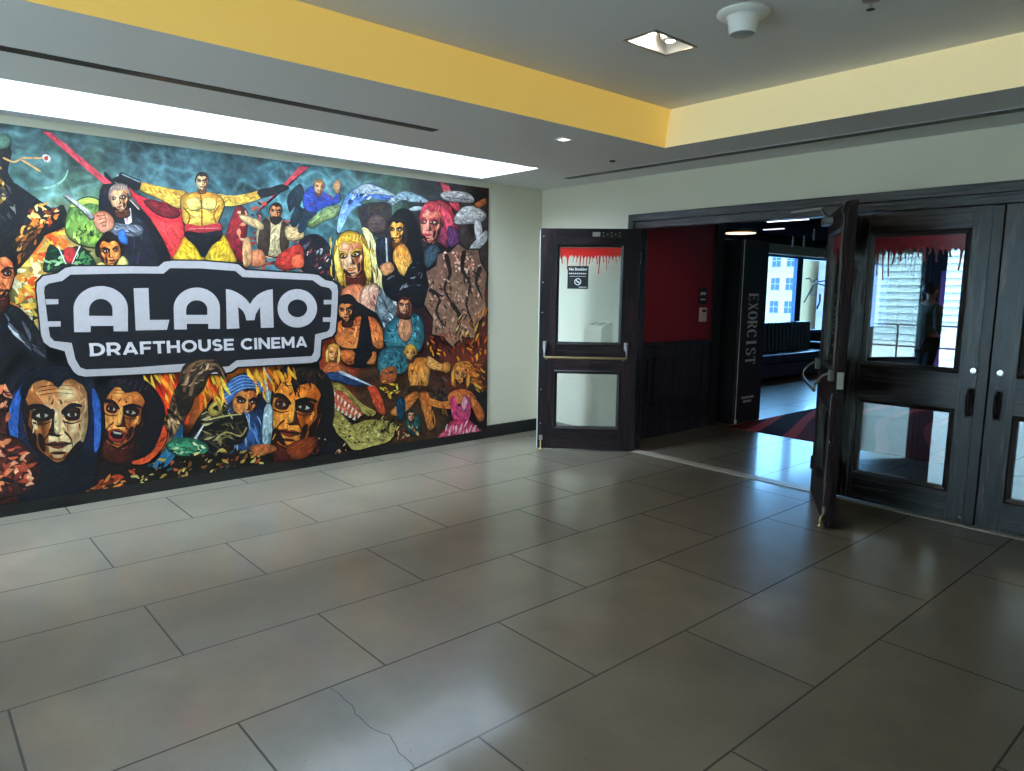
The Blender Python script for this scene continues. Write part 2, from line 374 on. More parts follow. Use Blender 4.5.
def pull(d, x, y, side):
    h = empty('pull_handle'); h.parent = d
    MB().bbox((x - .022, y, .775), (x + .022, y + side*.008, .985), .003).build('backplate', M['dark_metal'], h)
    MB().tube([(x, y + side*.006, .965), (x, y + side*.045, .955), (x, y + side*.055, .93), (x, y + side*.055, .83), (x, y + side*.045, .805), (x, y + side*.006, .795)], .013, 10).build('grip', M['dark_metal'], h)
def lock(d, x, y, side):
    MB().lathe([(.024, 0), (.024, side*.008), (.019, side*.013), (.006, side*.014)], 20, o=(x, y, 1.103), axis='Y').build('lock_cylinder', M['chrome'], d)
db, Wb, Tb = door('door_3', 'closed dark oak half-glazed door beside the open pair, dark blood cling across its upper glass', (3.45, .012, 0), 0, .99)
pull(db, .925, 0, -1); lock(db, .928, 0, -1); screws(db, .93, Tb, -1, (.05,))
dq, Wq, Tq = door('door_4', 'closed dark oak half-glazed door at the right edge of the picture', (5.465, .012 + .048, 0), PI, .99)
pull(dq, .925, Tq, 1); lock(dq, .928, Tq, 1)

# ------------------------------------------------------------------ blood clings and the notice on the glass
def cling(name, label, d, Wd, y, side, m, seed, depth=.085, maxlen=.26, nd=19):
    rnd = random.Random(seed)
    x0, x1, zt = .192, Wd - .192, PZ[1][1] - .038
    pts = [(x0, zt), (x0, zt - depth)]
    step = (x1 - x0) / nd
    for i in range(nd):
        cx = x0 + step * (i + .5); ln = depth + rnd.choice((.12, .25, .4, .6, .8, 1)) * rnd.uniform(.5, 1) * maxlen * (.6 if i % 2 else 1)
        wv = step * rnd.uniform(.12, .22); base = zt - depth + rnd.uniform(-.012, .012); sw = rnd.uniform(-.012, .012)
        pts += [(cx - step*.44, base), (cx - wv*1.3, base - .018), (cx - wv*.6 + sw*.5, zt - ln*.75), (cx - wv*.8 + sw, zt - ln + .012)]
        pts += [(cx + sw + wv*.8*math.cos(a), zt - ln + .010 - wv*.9*math.sin(a)) for a in (PI*.75, PI*.5, PI*.25)]
        pts += [(cx + wv*.8 + sw, zt - ln + .012), (cx + wv*.6 + sw*.5, zt - ln*.75), (cx + wv*1.3, base - .018), (cx + step*.44, base)]
    pts += [(x1, zt - depth), (x1, zt)]
    mb = MB().prism(pts, lambda u, v, w_: (u, y + side*w_, v), .0012)
    o = mb.build(name, m); o.location = d.location; o.rotation_euler = d.rotation_euler
    return tag(o, label, 'decal', None)
cling('blood_cling', 'bright red dripping blood cling on the glass of the door folded back by the wall', dl, Wl, Tl/2 + .0045, 1, M['blood'], 3)
cling('blood_cling', 'red dripping blood cling on the upper glass of the edge-on open door', dr, Wr, Tr/2 - .0045, -1, M['blood_dark'], 8)
cling('blood_cling', 'dark red dripping blood cling on the closed door beside the open pair', db, Wb, Tb/2 - .0045, -1, M['blood_dark'], 5, .09, .40, 15)

def text_mesh(s, size, off=0.0, align='CENTER'):
    cu = bpy.data.curves.new('t', 'FONT'); cu.body = s; cu.size = size; cu.offset = off; cu.align_x = align; cu.fill_mode = 'BOTH' if False else 'FRONT'
    ob = bpy.data.objects.new('t', cu); C.objects.link(ob)
    dg = bpy.context.evaluated_depsgraph_get(); dg.update()
    me = bpy.data.meshes.new_from_object(ob.evaluated_get(dg)); bpy.data.objects.remove(ob)
    vs = [v.co[:] for v in me.vertices]; fs = [list(p.vertices) for p in me.polygons]; bpy.data.meshes.remove(me)
    return vs, fs
def fit_text(mb, s, fn, u0, v0, u1, v1, off=.02, mi=0):
    """text stretched into the box u0..u1, v0..v1 of a flat surface; fn(u, v) gives the 3-D point"""
    vs, fs = text_mesh(s, 1.0, off)
    a0, a1 = min(v[0] for v in vs), max(v[0] for v in vs); b0, b1 = min(v[1] for v in vs), max(v[1] for v in vs)
    mb.add([fn(u0 + (x-a0)/(a1-a0)*(u1-u0), v0 + (y-b0)/(b1-b0)*(v1-v0)) for x, y, z in vs], fs, mi)
ns = empty('no_smoking_notice', dl.location, ANG_L)
tag(ns, 'small black no smoking notice stuck inside the upper glass of the folded-back door', 'sign')
yy = Tl/2 + .0088
MB().box((.505, yy - .0015, 1.64), (.712, yy, 1.865)).build('notice_sheet', M['black'], ns)
tm = MB()
fit_text(tm, 'No Smoking', lambda u, v: (.712 - u, yy + .0008, v), .014, 1.812, .193, 1.848, .03)
fit_text(tm, 'please', lambda u, v: (.712 - u, yy + .0008, v), .03, 1.778, .17, 1.798, .03) if False else None
for k_ in range(9): tm.box((.698 - k_*.0195, yy, 1.785), (.686 - k_*.0195, yy + .0008, 1.797))
tm.box((.53, yy, 1.762), (.69, yy + .0008, 1.765)).box((.52, yy, 1.655), (.60, yy + .0008, 1.66))
n = 28
ring = [(r_*math.cos(2*PI*i/n), r_*math.sin(2*PI*i/n)) for r_ in (.034, .027) for i in range(n)]
tm.add([(.609 + a, yy + .0008, 1.71 + b) for a, b in ring], [(i, (i+1) % n, n+(i+1) % n, n+i) for i in range(n)])
tm.add([(.609 + a, yy + .0009, 1.71 + b) for a, b in ((-.024, -.016), (-.018, -.023), (.024, .016), (.018, .023))], [(0, 1, 2, 3)])
tm.box((.59, yy, 1.706), (.622, yy + .0008, 1.712))
tm.build('lettering', M['white_ink'], ns)

# white dispenser box on the wall behind the folded-back door
wb = empty('wall_dispenser', (.85, 0, .975)); tag(wb, 'white box with sloping dark-slotted top on the wall, seen through the folded-back door', 'dispenser')
bx = MB(); prof = [(0, 0), (-.17, 0), (-.17, .255), (-.14, .29), (0, .33)]
bx.prism(prof, lambda u, v, w_: (w_, u, v), .24); bx.build('housing', mat('putty_plastic', '#ddd4b8', .45), wb)
nrm = Vector((0, -.04, .14)).normalized()
lb = MB()
for x0, x1 in ((.03, .10), (.12, .21)):
    P0 = [(x0, -.132, .2925), (x1, -.132, .2925), (x1, -.03, .3220), (x0, -.03, .3220)]
    lb.add([tuple(Vector(p) + Vector((0, -.0006, .002))) for p in P0], [(0, 1, 2, 3)])
lb.build('slot', M['black'], wb)

# ------------------------------------------------------------------ ceiling fittings
def linear_slot(name, label, a, b, wd):
    """long black air slot in a thin frame let into the soffit"""
    o = empty(name, (a[0], a[1], HZ)); tag(o, label, 'air vent', 'linear air slots in the soffit')
    dx, dy = b[0]-a[0], b[1]-a[1]; ln = math.hypot(dx, dy); o.rotation_euler = (0, 0, math.atan2(dy, dx))
    MB().box((0, -wd/2, -.007), (ln, wd/2, .0)).build('slot', M['black'], o)
    f = MB()
    for s in (-1, 1): f.box((0, s*wd/2, -.003), (ln, s*(wd/2 + .004), 0))
    f.build('frame', M['ceiling'], o)
linear_slot('linear_air_vent', 'long thin black air slot in the soffit parallel to the painted wall', (1.66, -2.63), (1.66, -8.2), .08)
linear_slot('linear_air_vent', 'long thin black air slot in the soffit above the row of doors', (.80, -.44), (7.2, -.44), .085)

lp = empty('slot_skylight', (SX0, SY1, HZ)); tag(lp, 'long glowing white light slot in the soffit above the painted wall', 'light')
LW, LL, LH = SX1-SX0, SY0-SY1, 1.9
SHW = mat('white_shaft_paint', '#f2f3f2', .6)
f = MB()
for a, b in (((-.02, -.02), (0, LL + .02)), ((LW, -.02), (LW + .02, LL + .02)), ((0, -.02), (LW, 0)), ((0, LL), (LW, LL + .02))): f.box((a[0], a[1], .051), (b[0], b[1], LH))
for a, b in (((-.0, 0), (.004, LL)), ((LW - .004, 0), (LW, LL)), ((.004, 0), (LW - .004, .004)), ((.004, LL - .004), (LW - .004, LL))): f.box((a[0], a[1], 0), (b[0], b[1], LH))
f.build('shaft', SHW, lp)
MB().box((.004, .004, LH - .02), (LW - .004, LL - .004, LH - .01)).build('diffuser', emat('panel_glow', (.62, .80, 1.0, 1), 27.0), lp)

dlg = empty('twin_downlight', ((DX0+DX1)/2, (DY0+DY1)/2, UZ)); tag(dlg, 'recessed rectangular downlight with two lamps in the raised ceiling', 'light')
hx, hy = (DX1-DX0)/2, (DY1-DY0)/2
f = MB()
for a, b in (((-hx-.012, -hy-.012), (-hx+.004, hy+.012)), ((hx-.004, -hy-.012), (hx+.012, hy+.012)), ((-hx, -hy-.012), (hx, -hy+.004)), ((-hx, hy-.004), (hx, hy+.012))): f.box((a[0], a[1], -.005), (b[0], b[1], 0))
f.build('trim_frame', M['steel'], dlg)
f = MB(); f.add([(-hx, -hy, 0), (hx, -hy, 0), (hx, hy, 0), (-hx, hy, 0), (-hx, -hy, .12), (hx, -hy, .12), (hx, hy, .12), (-hx, hy, .12)], [(0, 1, 5, 4), (1, 2, 6, 5), (2, 3, 7, 6), (3, 0, 4, 7), (4, 5, 6, 7)])
f.build('housing', mat('white_housing', '#e8e4dc', .4), dlg)
pl_ = bpy.data.lights.new('reflector_lamp', 'POINT'); pl_.energy = .7; pl_.color = (1, .93, .84); pl_.shadow_soft_size = .01
po_ = bpy.data.objects.new('reflector_lamp', pl_); C.objects.link(po_); po_.location = ((DX0+DX1)/2, (DY0+DY1)/2 + .02, UZ + .05)
for yy_, e in ((-.085, .35), (.085, 1)):
    l_ = MB().lathe([(.03, .03), (.055, .045), (.062, .075), (.05, .10), (.02, .115)], 20, o=(0, yy_, 0)); lo_ = l_.build('lamp', M['steel'] if e < 1 else mat('lamp_reflector', '#e8e4da', .25, .3), dlg)
    MB().lathe([(.026, .031), (.026, .028), (.004, .027)], 16, o=(0, yy_, 0)).build('lens', emat('lamp_glow', '#ffe8c8', 14*e), lo_)
for i, x in enumerate(DLX):
    for j, y in enumerate(DLY):
        if (i, j) == (0, 2): continue
        o = copy_tree(dlg); o.location = ((x[0]+x[1])/2, (y[0]+y[1])/2, UZ)  # unseen copies added farther back for more light in the hall
        o['label'] = 'added unseen twin downlight in the raised ceiling, %s' % (('window end', 'middle', 'door end')[j] + (', nearer the mural' if i == 0 else ', farther from the mural'))
for o in list(C.objects):
    if o.name.startswith('twin_downlight'): o['group'] = 'twin downlights of the raised ceiling'
def spot(name, loc, energy, size, col=(1, .9, .75), aim=(0, 0, 0), r=.09):
    l = bpy.data.lights.new(name, 'SPOT'); l.energy = energy; l.spot_size = R(size); l.spot_blend = .8; l.color = col; l.shadow_soft_size = r
    o = bpy.data.objects.new(name, l); C.objects.link(o); o.location = loc; o.rotation_euler = aim; return o
for x in DLX:
    for y in DLY:
        spot('downlight_lamp', ((x[0]+x[1])/2, y[1] - .10, UZ + .02), 38, 110, (1, .88, .72))  # the added copies get a spot too, to brighten the hall

oc = empty('occupancy_sensor', (3.86, -2.295, UZ)); tag(oc, 'round white ceiling sensor with a flange and a stubby tapered body', 'sensor')
MB().lathe([(.128, 0), (.130, -.008), (.118, -.018), (.092, -.024)], 32).build('flange', M['white_plastic'], oc)
MB().lathe([(.092, -.02), (.078, -.032), (.070, -.06), (.066, -.098), (.062, -.104)], 32).build('body', M['white_plastic'], oc)
MB().lathe([(.062, -.103), (.055, -.107), (.01, -.108)], 28).build('lens', mat('sensor_lens', '#9aa09e', .3), oc)
sp = empty('sprinkler_head', (4.36, -2.0, UZ)); tag(sp, 'small chrome sprinkler head at the top edge of the raised ceiling', 'sprinkler')
MB().lathe([(.04, 0), (.042, -.006), (.022, -.012)], 20).build('escutcheon', M['steel'], sp)
MB().lathe([(.009, -.01), (.008, -.04), (.02, -.044), (.02, -.047)], 14).build('deflector', M['chrome'], sp)
sd = empty('small_square_downlight', (2.085, -1.77, HZ)); tag(sd, 'tiny square white downlight in the lower soffit near the tray corner', 'light')
f = MB()
for a, b in (((-.05, -.05), (-.036, .05)), ((.036, -.05), (.05, .05)), ((-.036, -.05), (.036, -.036)), ((-.036, .036), (.036, .05))): f.box((a[0], a[1], -.006), (b[0], b[1], 0))
f.build('trim_frame', M['white_plastic'], sd)
MB().box((-.036, -.036, -.003), (.036, .036, -.001)).build('lens', emat('small_lamp_glow', '#fff4e0', 2.0), sd)
fs_ = empty('ceiling_sprinkler', (1.78, -.87, HZ)); tag(fs_, 'small round sprinkler cover set flush in the lower soffit near the air slot', 'sprinkler')
MB().lathe([(.042, 0), (.042, -.004), (.036, -.006)], 20).build('cover_plate', M['ceiling'], fs_)
MB().lathe([(.026, -.006), (.022, -.016), (.008, -.018)], 16).build('cap', M['dark_metal'], fs_)

# ------------------------------------------------------------------ the painted wall graphic
# each line: kind, colours, outline in millimetres on the wall (along the wall, height)
MURAL = """
S 60 f0e0a0/e8c860/d8b048/f6ecc0/c8a050 46 2 60 60 -4975,1860 -4678,1957 -4783,1614 -4878,1231 -5001,1304
S 46 e8742a/f09a30/b8481c/f6c050/d85a20 40 2 0 90 -4886,2086 -4684,2054 -4618,1933 -4761,1774 -4877,1797
S 28 e8842a/c8501c/f0b040 26 2 0 90 -4953,1672 -4835,1716 -4860,1523 -4953,1509
S 24 d88a2c/e8c45a/c86a20 26 2 0 90 -5010,1509 -4872,1509 -4923,1267 -5010,1339
P 14151a 14151a 1 -5074,2490 -4971,2568 -4932,2496 -4963,2362 -4926,2248 -4971,1914 -5119,1840
P 5a7a66 5a7a66 1 -5016,2555 -4968,2614 -4932,2580 -4952,2526 -5019,2504
S 16 c8a048/8a6828/e0c070 22 1.6 80 20 -5082,2374 -4983,2399 -4987,2177 -5098,2134
S 24 2c2c30/4a4a4c/101014/8a8a80 26 3 60 40 -5087,2297 -4920,2341 -4924,1950 -5114,1906
P 14151a 14151a 1 -4957,2298 -4826,2218 -4726,2146 -4652,2173 -4649,2028 -4810,1936 -4959,1767 -5062,1723 -5044,1975 -4937,2089
P 1c1814 1c1814 1 -5024,1791 -4922,1970 -4799,2099 -4772,1979 -4851,1839 -4974,1699
S 26 a8642c/6a3c1c/d8a050/2c2018 20 3 -50 20 -5013,1792 -4897,2012 -4788,2087 -4798,1937 -4973,1726
S 34 e07830/b04820/f0a850/70301a/f6d080 24 1.8 0 90 -4891,2106 -4759,2177 -4667,2124 -4722,2023 -4863,2014
P d8a060 d8a060 1 -4981,2446 -4926,2427 -4877,2459 -4856,2462 -4764,2473 -4763,2484 -4855,2472 -4880,2469 -4925,2437 -4977,2456
P d8a060 d8a060 1 -4882,2446 -4828,2413 -4783,2385 -4778,2395 -4822,2423 -4877,2456
P e8e0d8 e8e0d8 1 -4762,2492 -4738,2508 -4710,2492 -4718,2458 -4747,2454
P b04838 b04838 1 -4751,2487 -4727,2496 -4729,2470 -4747,2467
P 9ab8a8 9ab8a8 1 -4758,2271 -4703,2292 -4651,2332 -4624,2372 -4610,2415 -4617,2417 -4632,2375 -4657,2341 -4706,2303 -4760,2286
P 4a6a3c 8aa850 1 -4652,1987 -4631,2126 -4564,2215 -4475,2244 -4389,2188 -4331,2064 -4418,1901 -4570,1907
P b8c058 b8c058 1 -4616,2169 -4526,2232 -4451,2232 -4402,2187 -4491,2201 -4567,2166
S 30 9cb848/5c8038/d0d878/2c4828/7aa048 24 2 60 60 -4632,2106 -4442,2170 -4442,1943 -4606,1934
P 1c3020 1c3020 1 -4797,1772 -4753,1898 -4684,1860 -4559,1894 -4477,1784 -4505,1740 -4705,1706 -4801,1703
S 34 3c7848/6aa060/16281c/a0c890/4c8a4c 22 2.6 -20 60 -4782,1814 -4510,1868 -4491,1754 -4776,1718
P c03838 c03838 1 -4672,1860 -4634,1883 -4598,1864 -4615,1779 -4664,1777
P f0e8e0 f0e8e0 0 -4710,1884 -4667,1762 -4663,1764 -4702,1889
P f0e8e0 f0e8e0 0 -4575,1895 -4630,1765 -4627,1763 -4567,1891
P 14151a 14151a 1 -4389,2428 -4303,2339 -4124,2152 -3993,1967 -3928,1803 -3930,1757 -4388,1743 -4416,1944 -4353,2134
P 14151a 14151a 1 -4422,2298 -4341,2363 -4293,2268 -4360,2019 -4436,2043
P c84450 c84450 0 -4752,2659 -4699,2660 -4341,2356 -4393,2343
P c84450 c84450 0 -2887,2651 -2805,2652 -3231,2287 -3284,2218
P b02430 d83038 1 -4300,2396 -4159,2281 -4007,2251 -3864,2233 -3795,2116 -3863,1928 -3930,1772 -3982,1892 -4059,2068 -4175,2221
P e04040 e04040 1 -4097,2139 -3986,2103 -3870,2111 -3861,1990 -3928,1803 -4007,1966
P 6a1420 6a1420 1 -4133,2254 -3965,2239 -3881,2186 -3927,2137 -4054,2158
P 7a1824 7a1824 1 -3500,2137 -3431,2270 -3351,2212 -3375,2017 -3399,1821 -3479,1867 -3538,1992
P d8c0b0 d8c0b0 1 -4303,2408 -4269,2297 -4180,2189 -4174,2195 -4262,2302 -4295,2412
P d09838 f0c860 1 -4160,2382 -4030,2367 -3888,2351 -3830,2342 -3819,2252 -3894,2215 -4007,2265 -4156,2325
P d09838 f0c860 1 -3602,2349 -3476,2345 -3328,2383 -3227,2417 -3229,2360 -3331,2310 -3479,2266 -3590,2272
P 17181c 17181c 1 -4299,2410 -4271,2442 -4219,2419 -4146,2391 -4170,2316 -4250,2344 -4340,2377
P 17181c 17181c 1 -3261,2413 -3140,2450 -3053,2483 -2983,2458 -3072,2407 -3229,2352
P 8a949c 8a949c 0 -4273,2423 -4155,2379 -4151,2387 -4270,2432
P c88830 f0c458 1 -3860,2309 -3755,2349 -3664,2358 -3572,2336 -3543,2260 -3596,2131 -3613,2098 -3827,2084 -3866,2187
P f6dc80 f6dc80 1 -3832,2281 -3742,2305 -3722,2230 -3806,2207
P f6dc80 f6dc80 1 -3696,2309 -3604,2302 -3623,2230 -3707,2231
P f0d070 f0d070 1 -3793,2178 -3747,2197 -3733,2167 -3779,2156
P e8c058 e8c058 1 -3701,2193 -3655,2196 -3656,2173 -3703,2162
P f0d070 f0d070 1 -3794,2140 -3748,2158 -3735,2129 -3780,2118
P e8c058 e8c058 1 -3703,2154 -3657,2157 -3658,2134 -3704,2123
P 7a4818 7a4818 1 -3724,2321 -3721,2214 -3726,2098 -3715,2099 -3710,2215 -3713,2323
P 7a4818 7a4818 1 -3855,2215 -3814,2160 -3832,2100 -3820,2098 -3802,2163 -3845,2223
P 8a5820 8a5820 1 -3588,2260 -3630,2192 -3618,2128 -3605,2131 -3618,2190 -3577,2254
P a86a24 a86a24 0 -4130,2355 -4111,2320 -4106,2324 -4125,2358
P a86a24 a86a24 0 -4096,2352 -4077,2316 -4072,2320 -4091,2355
P a86a24 a86a24 0 -4061,2349 -4042,2312 -4037,2316 -4056,2352
P a86a24 a86a24 0 -4026,2346 -4007,2308 -4002,2312 -4021,2349
P a86a24 a86a24 0 -3991,2343 -3972,2304 -3966,2308 -3986,2346
P a86a24 a86a24 0 -3956,2339 -3936,2300 -3931,2304 -3950,2343
P a86a24 a86a24 0 -3920,2336 -3900,2296 -3895,2300 -3915,2340
P a86a24 a86a24 0 -3884,2333 -3864,2292 -3859,2295 -3879,2336
P a86a24 a86a24 0 -3543,2330 -3529,2284 -3523,2287 -3537,2332
P a86a24 a86a24 0 -3503,2335 -3489,2293 -3483,2296 -3497,2338
P a86a24 a86a24 0 -3463,2340 -3449,2302 -3443,2305 -3457,2343
P a86a24 a86a24 0 -3423,2345 -3408,2311 -3402,2314 -3417,2349
P a86a24 a86a24 0 -3382,2351 -3367,2320 -3361,2324 -3376,2354
P a86a24 a86a24 0 -3340,2356 -3325,2329 -3319,2333 -3335,2360
P a86a24 a86a24 0 -3299,2361 -3283,2339 -3277,2343 -3293,2365
P a86a24 a86a24 0 -3257,2367 -3240,2348 -3235,2353 -3251,2371
P a82c34 a82c34 1 -3833,2099 -3721,2091 -3588,2123 -3583,2061 -3723,2036 -3844,2037
P d8888a d8888a 0 -3828,2058 -3590,2081 -3590,2087 -3828,2064
P d0a020 e8c040 1 -3845,2006 -3744,1919 -3719,1779 -3943,1802 -3893,1927
P d0a020 e8c040 1 -3568,2038 -3651,1939 -3703,1811 -3465,1803 -3508,1946
P 15161a 15161a 1 -3836,2045 -3716,2037 -3575,2069 -3569,2006 -3651,1939 -3701,1858 -3739,1856 -3781,1932 -3846,1991
P 2a1c14 2a1c14 1 -3754,2422 -3754,2457 -3734,2495 -3703,2509 -3669,2502 -3654,2465 -3658,2432 -3707,2411
P 663e1d 663e1d 1 -3732,2389 -3681,2401 -3676,2347 -3737,2338
P d8a870 f0d0a0 1 -3749,2442 -3742,2475 -3706,2494 -3666,2483 -3661,2448 -3667,2412 -3684,2380 -3708,2366 -3733,2375 -3748,2406
P 663e1d 663e1d 1 -3692,2435 -3677,2464 -3665,2462 -3666,2422 -3681,2388 -3697,2376 -3693,2400
P d8a870 d8a870 1 -3683,2427 -3675,2429 -3677,2412 -3686,2402 -3688,2413
P f0d0a0 f0d0a0 1 -3710,2481 -3731,2470 -3732,2456 -3709,2458
P f0d0a0 f0d0a0 1 -3721,2424 -3736,2425 -3736,2408 -3726,2400
P 663e1d 663e1d 1 -3726,2373 -3708,2383 -3691,2377 -3709,2369
P f0d0a0 f0d0a0 1 -3715,2382 -3702,2383 -3703,2376 -3714,2375
P 663e1d 663e1d 1 -3741,2434 -3732,2445 -3713,2445 -3711,2436 -3717,2428 -3736,2426
P 2a1c14 2a1c14 1 -3743,2441 -3727,2445 -3710,2437 -3707,2441 -3725,2451 -3744,2448
P c7c0b2 c7c0b2 1 -3736,2433 -3726,2438 -3717,2435 -3726,2431
P 2a2018 2a2018 1 -3729,2438 -3723,2438 -3723,2432 -3729,2431
P 2a1c14 2a1c14 1 -3737,2433 -3726,2438 -3716,2436 -3715,2437 -3726,2440 -3737,2435
P 663e1d 663e1d 1 -3700,2439 -3691,2449 -3672,2450 -3670,2441 -3676,2432 -3695,2430
P 2a1c14 2a1c14 1 -3701,2437 -3684,2450 -3667,2450 -3666,2455 -3685,2456 -3705,2443
P c7c0b2 c7c0b2 1 -3695,2437 -3685,2443 -3676,2440 -3685,2435
P 2a2018 2a2018 1 -3688,2442 -3682,2443 -3682,2437 -3688,2436
P 2a1c14 2a1c14 1 -3696,2438 -3685,2443 -3674,2440 -3674,2442 -3685,2444 -3696,2439
P 663e1d 663e1d 1 -3704,2440 -3698,2417 -3694,2410 -3708,2405 -3703,2418
P f0d0a0 f0d0a0 1 -3708,2443 -3703,2444 -3703,2413 -3711,2411
P 2a1c14 2a1c14 0 -3715,2407 -3699,2409 -3707,2404
P 8a3024 8a3024 1 -3725,2393 -3713,2398 -3708,2396 -3702,2399 -3690,2396 -3708,2387
P 2a1c14 2a1c14 1 -3726,2391 -3708,2392 -3690,2395 -3690,2398 -3708,2395 -3725,2394
P 2a1c14 2a1c14 1 -3751,2435 -3749,2471 -3725,2499 -3696,2505 -3672,2498 -3657,2468 -3661,2442 -3666,2467 -3684,2479 -3708,2470 -3726,2478 -3742,2459
P 5a4430 5a4430 0 -3738,2481 -3733,2492 -3734,2493 -3741,2482
P 5a4430 5a4430 0 -3726,2488 -3721,2494 -3722,2494 -3728,2490
P 5a4430 5a4430 0 -3714,2490 -3709,2495 -3710,2496 -3716,2492
P 5a4430 5a4430 0 -3702,2486 -3697,2497 -3698,2497 -3705,2487
P 5a4430 5a4430 0 -3690,2480 -3685,2498 -3686,2498 -3693,2481
P 5a4430 5a4430 0 -3678,2480 -3673,2499 -3674,2500 -3681,2481
P 5a4430 5a4430 0 -3665,2487 -3661,2501 -3662,2501 -3668,2488
P 22242c 22242c 1 -4386,2017 -4301,2138 -4219,2159 -4130,2049 -4060,1768 -4349,1744 -4395,1859
P d8d0d0 d8d0d0 0 -4280,2154 -4225,2188 -4223,2086 -4265,2054
P b85060 b85060 0 -4253,2157 -4260,2084 -4254,2084 -4240,2157
P 8a7468 8a7468 1 -4363,2226 -4368,2275 -4346,2331 -4303,2358 -4254,2355 -4225,2306 -4225,2259 -4293,2219
P 5a301d 5a301d 1 -4325,2183 -4253,2210 -4237,2133 -4323,2109
P c88858 e8bc90 1 -4358,2254 -4353,2302 -4306,2337 -4246,2329 -4233,2280 -4234,2228 -4254,2179 -4286,2155 -4324,2163 -4351,2203
G c88858 5a301d 1 -4286,2253 -4258,2300 -4241,2299 -4235,2242 -4251,2191 -4273,2171 -4271,2206
G 5a301d c88858 1 -4266,2244 -4249,2250 -4250,2225 -4261,2210 -4266,2225
G c88858 e8bc90 1 -4315,2316 -4337,2297 -4337,2277 -4309,2284
G c88858 e8bc90 1 -4326,2232 -4337,2233 -4334,2209 -4318,2200
G c88858 5a301d 1 -4320,2160 -4296,2177 -4269,2172 -4288,2158
G c88858 e8bc90 1 -4304,2175 -4287,2179 -4288,2168 -4302,2165
P 1c0d0a 1c0d0a 1 -4236,2312 -4245,2277 -4239,2251 -4252,2223 -4252,2199 -4276,2167 -4288,2153 -4256,2171 -4236,2214 -4230,2272
P 1c0d0a 1c0d0a 1 -4302,2263 -4293,2268 -4294,2242 -4284,2218 -4296,2213 -4297,2237
P 1c0d0a 1c0d0a 1 -4276,2212 -4265,2226 -4264,2196 -4274,2182
P 5a301d 5a301d 1 -4314,2173 -4286,2179 -4291,2173 -4308,2169
P e8bc90 e8bc90 1 -4253,2259 -4246,2257 -4251,2237 -4257,2237
P 1c0d0a 1c0d0a 1 -4336,2190 -4322,2182 -4301,2159 -4321,2160 -4340,2180
P 5a301d 5a301d 1 -4350,2244 -4342,2260 -4323,2262 -4319,2250 -4324,2238 -4344,2233
P 8a7468 8a7468 1 -4353,2253 -4337,2261 -4319,2251 -4315,2257 -4335,2270 -4355,2263
P c7c0b2 c7c0b2 1 -4344,2243 -4335,2251 -4325,2248 -4334,2241
P 2a2018 2a2018 1 -4341,2249 -4333,2251 -4332,2243 -4340,2240
P 8a7468 8a7468 1 -4345,2243 -4335,2251 -4324,2249 -4324,2251 -4335,2254 -4346,2246
P 221009 221009 1 -4297,2257 -4286,2274 -4260,2277 -4256,2265 -4263,2252 -4288,2246
P 8a7468 8a7468 1 -4298,2254 -4276,2276 -4253,2280 -4253,2286 -4279,2284 -4304,2262
P c7c0b2 c7c0b2 1 -4289,2256 -4277,2265 -4263,2263 -4276,2255
P 2a2018 2a2018 1 -4283,2263 -4274,2265 -4273,2257 -4282,2254
P 8a7468 8a7468 1 -4291,2257 -4277,2266 -4262,2264 -4261,2266 -4277,2268 -4292,2259
P 5a301d 5a301d 1 -4304,2258 -4292,2227 -4285,2217 -4304,2208 -4299,2227
P e8bc90 e8bc90 1 -4310,2262 -4303,2263 -4298,2220 -4309,2215
P 8a7468 8a7468 0 -4314,2209 -4291,2215 -4302,2207
P 8a3024 8a3024 1 -4324,2187 -4308,2197 -4301,2196 -4295,2200 -4278,2198 -4300,2182
P 8a7468 8a7468 1 -4325,2185 -4301,2189 -4277,2196 -4277,2200 -4301,2193 -4325,2189
P 8a7468 8a7468 1 -4361,2244 -4364,2295 -4334,2339 -4294,2353 -4257,2349 -4230,2309 -4231,2271 -4243,2306 -4271,2320 -4303,2302 -4332,2310 -4352,2279
P c8b0a8 c8b0a8 0 -4349,2311 -4345,2328 -4346,2329 -4353,2312
P c8b0a8 c8b0a8 0 -4333,2324 -4328,2332 -4329,2334 -4336,2326
P c8b0a8 c8b0a8 0 -4316,2329 -4311,2337 -4312,2338 -4319,2331
P c8b0a8 c8b0a8 0 -4298,2325 -4293,2341 -4295,2342 -4302,2327
P c8b0a8 c8b0a8 0 -4280,2320 -4276,2346 -4278,2346 -4284,2321
P c8b0a8 c8b0a8 0 -4263,2322 -4259,2350 -4261,2350 -4267,2323
P c8b0a8 c8b0a8 0 -4246,2334 -4242,2355 -4243,2355 -4250,2335
P 70747c 70747c 1 -4396,2074 -4278,2068 -4156,2061 -4174,1987 -4323,1978 -4399,2017
S 12 9a9aa4/44464e 16 4 30 20 -4358,2048 -4171,2053 -4187,1993 -4361,1997
P c87858 e0a080 1 -4470,2125 -4404,2152 -4348,2106 -4352,2034 -4420,1994 -4468,2041
P 8a4030 8a4030 0 -4458,2109 -4393,2121 -4393,2127 -4458,2115
P 8a4030 8a4030 0 -4446,2084 -4394,2097 -4395,2103 -4447,2091
P 8a4030 8a4030 0 -4435,2060 -4395,2072 -4396,2078 -4435,2066
P 8a4030 8a4030 0 -4423,2035 -4396,2048 -4398,2054 -4425,2041
P b8b4b0 b8b4b0 1 -4644,2224 -4564,2161 -4495,2089 -4472,2117 -4545,2187 -4629,2248
P 4a4848 4a4848 1 -4640,2218 -4559,2149 -4500,2084 -4494,2092 -4553,2157 -4634,2226
P 181210 181210 1 -4468,1819 -4474,1898 -4435,1963 -4388,2011 -4333,1981 -4290,1923 -4291,1846 -4381,1827
P 5a230e 5a230e 1 -4418,1789 -4337,1812 -4322,1721 -4418,1702
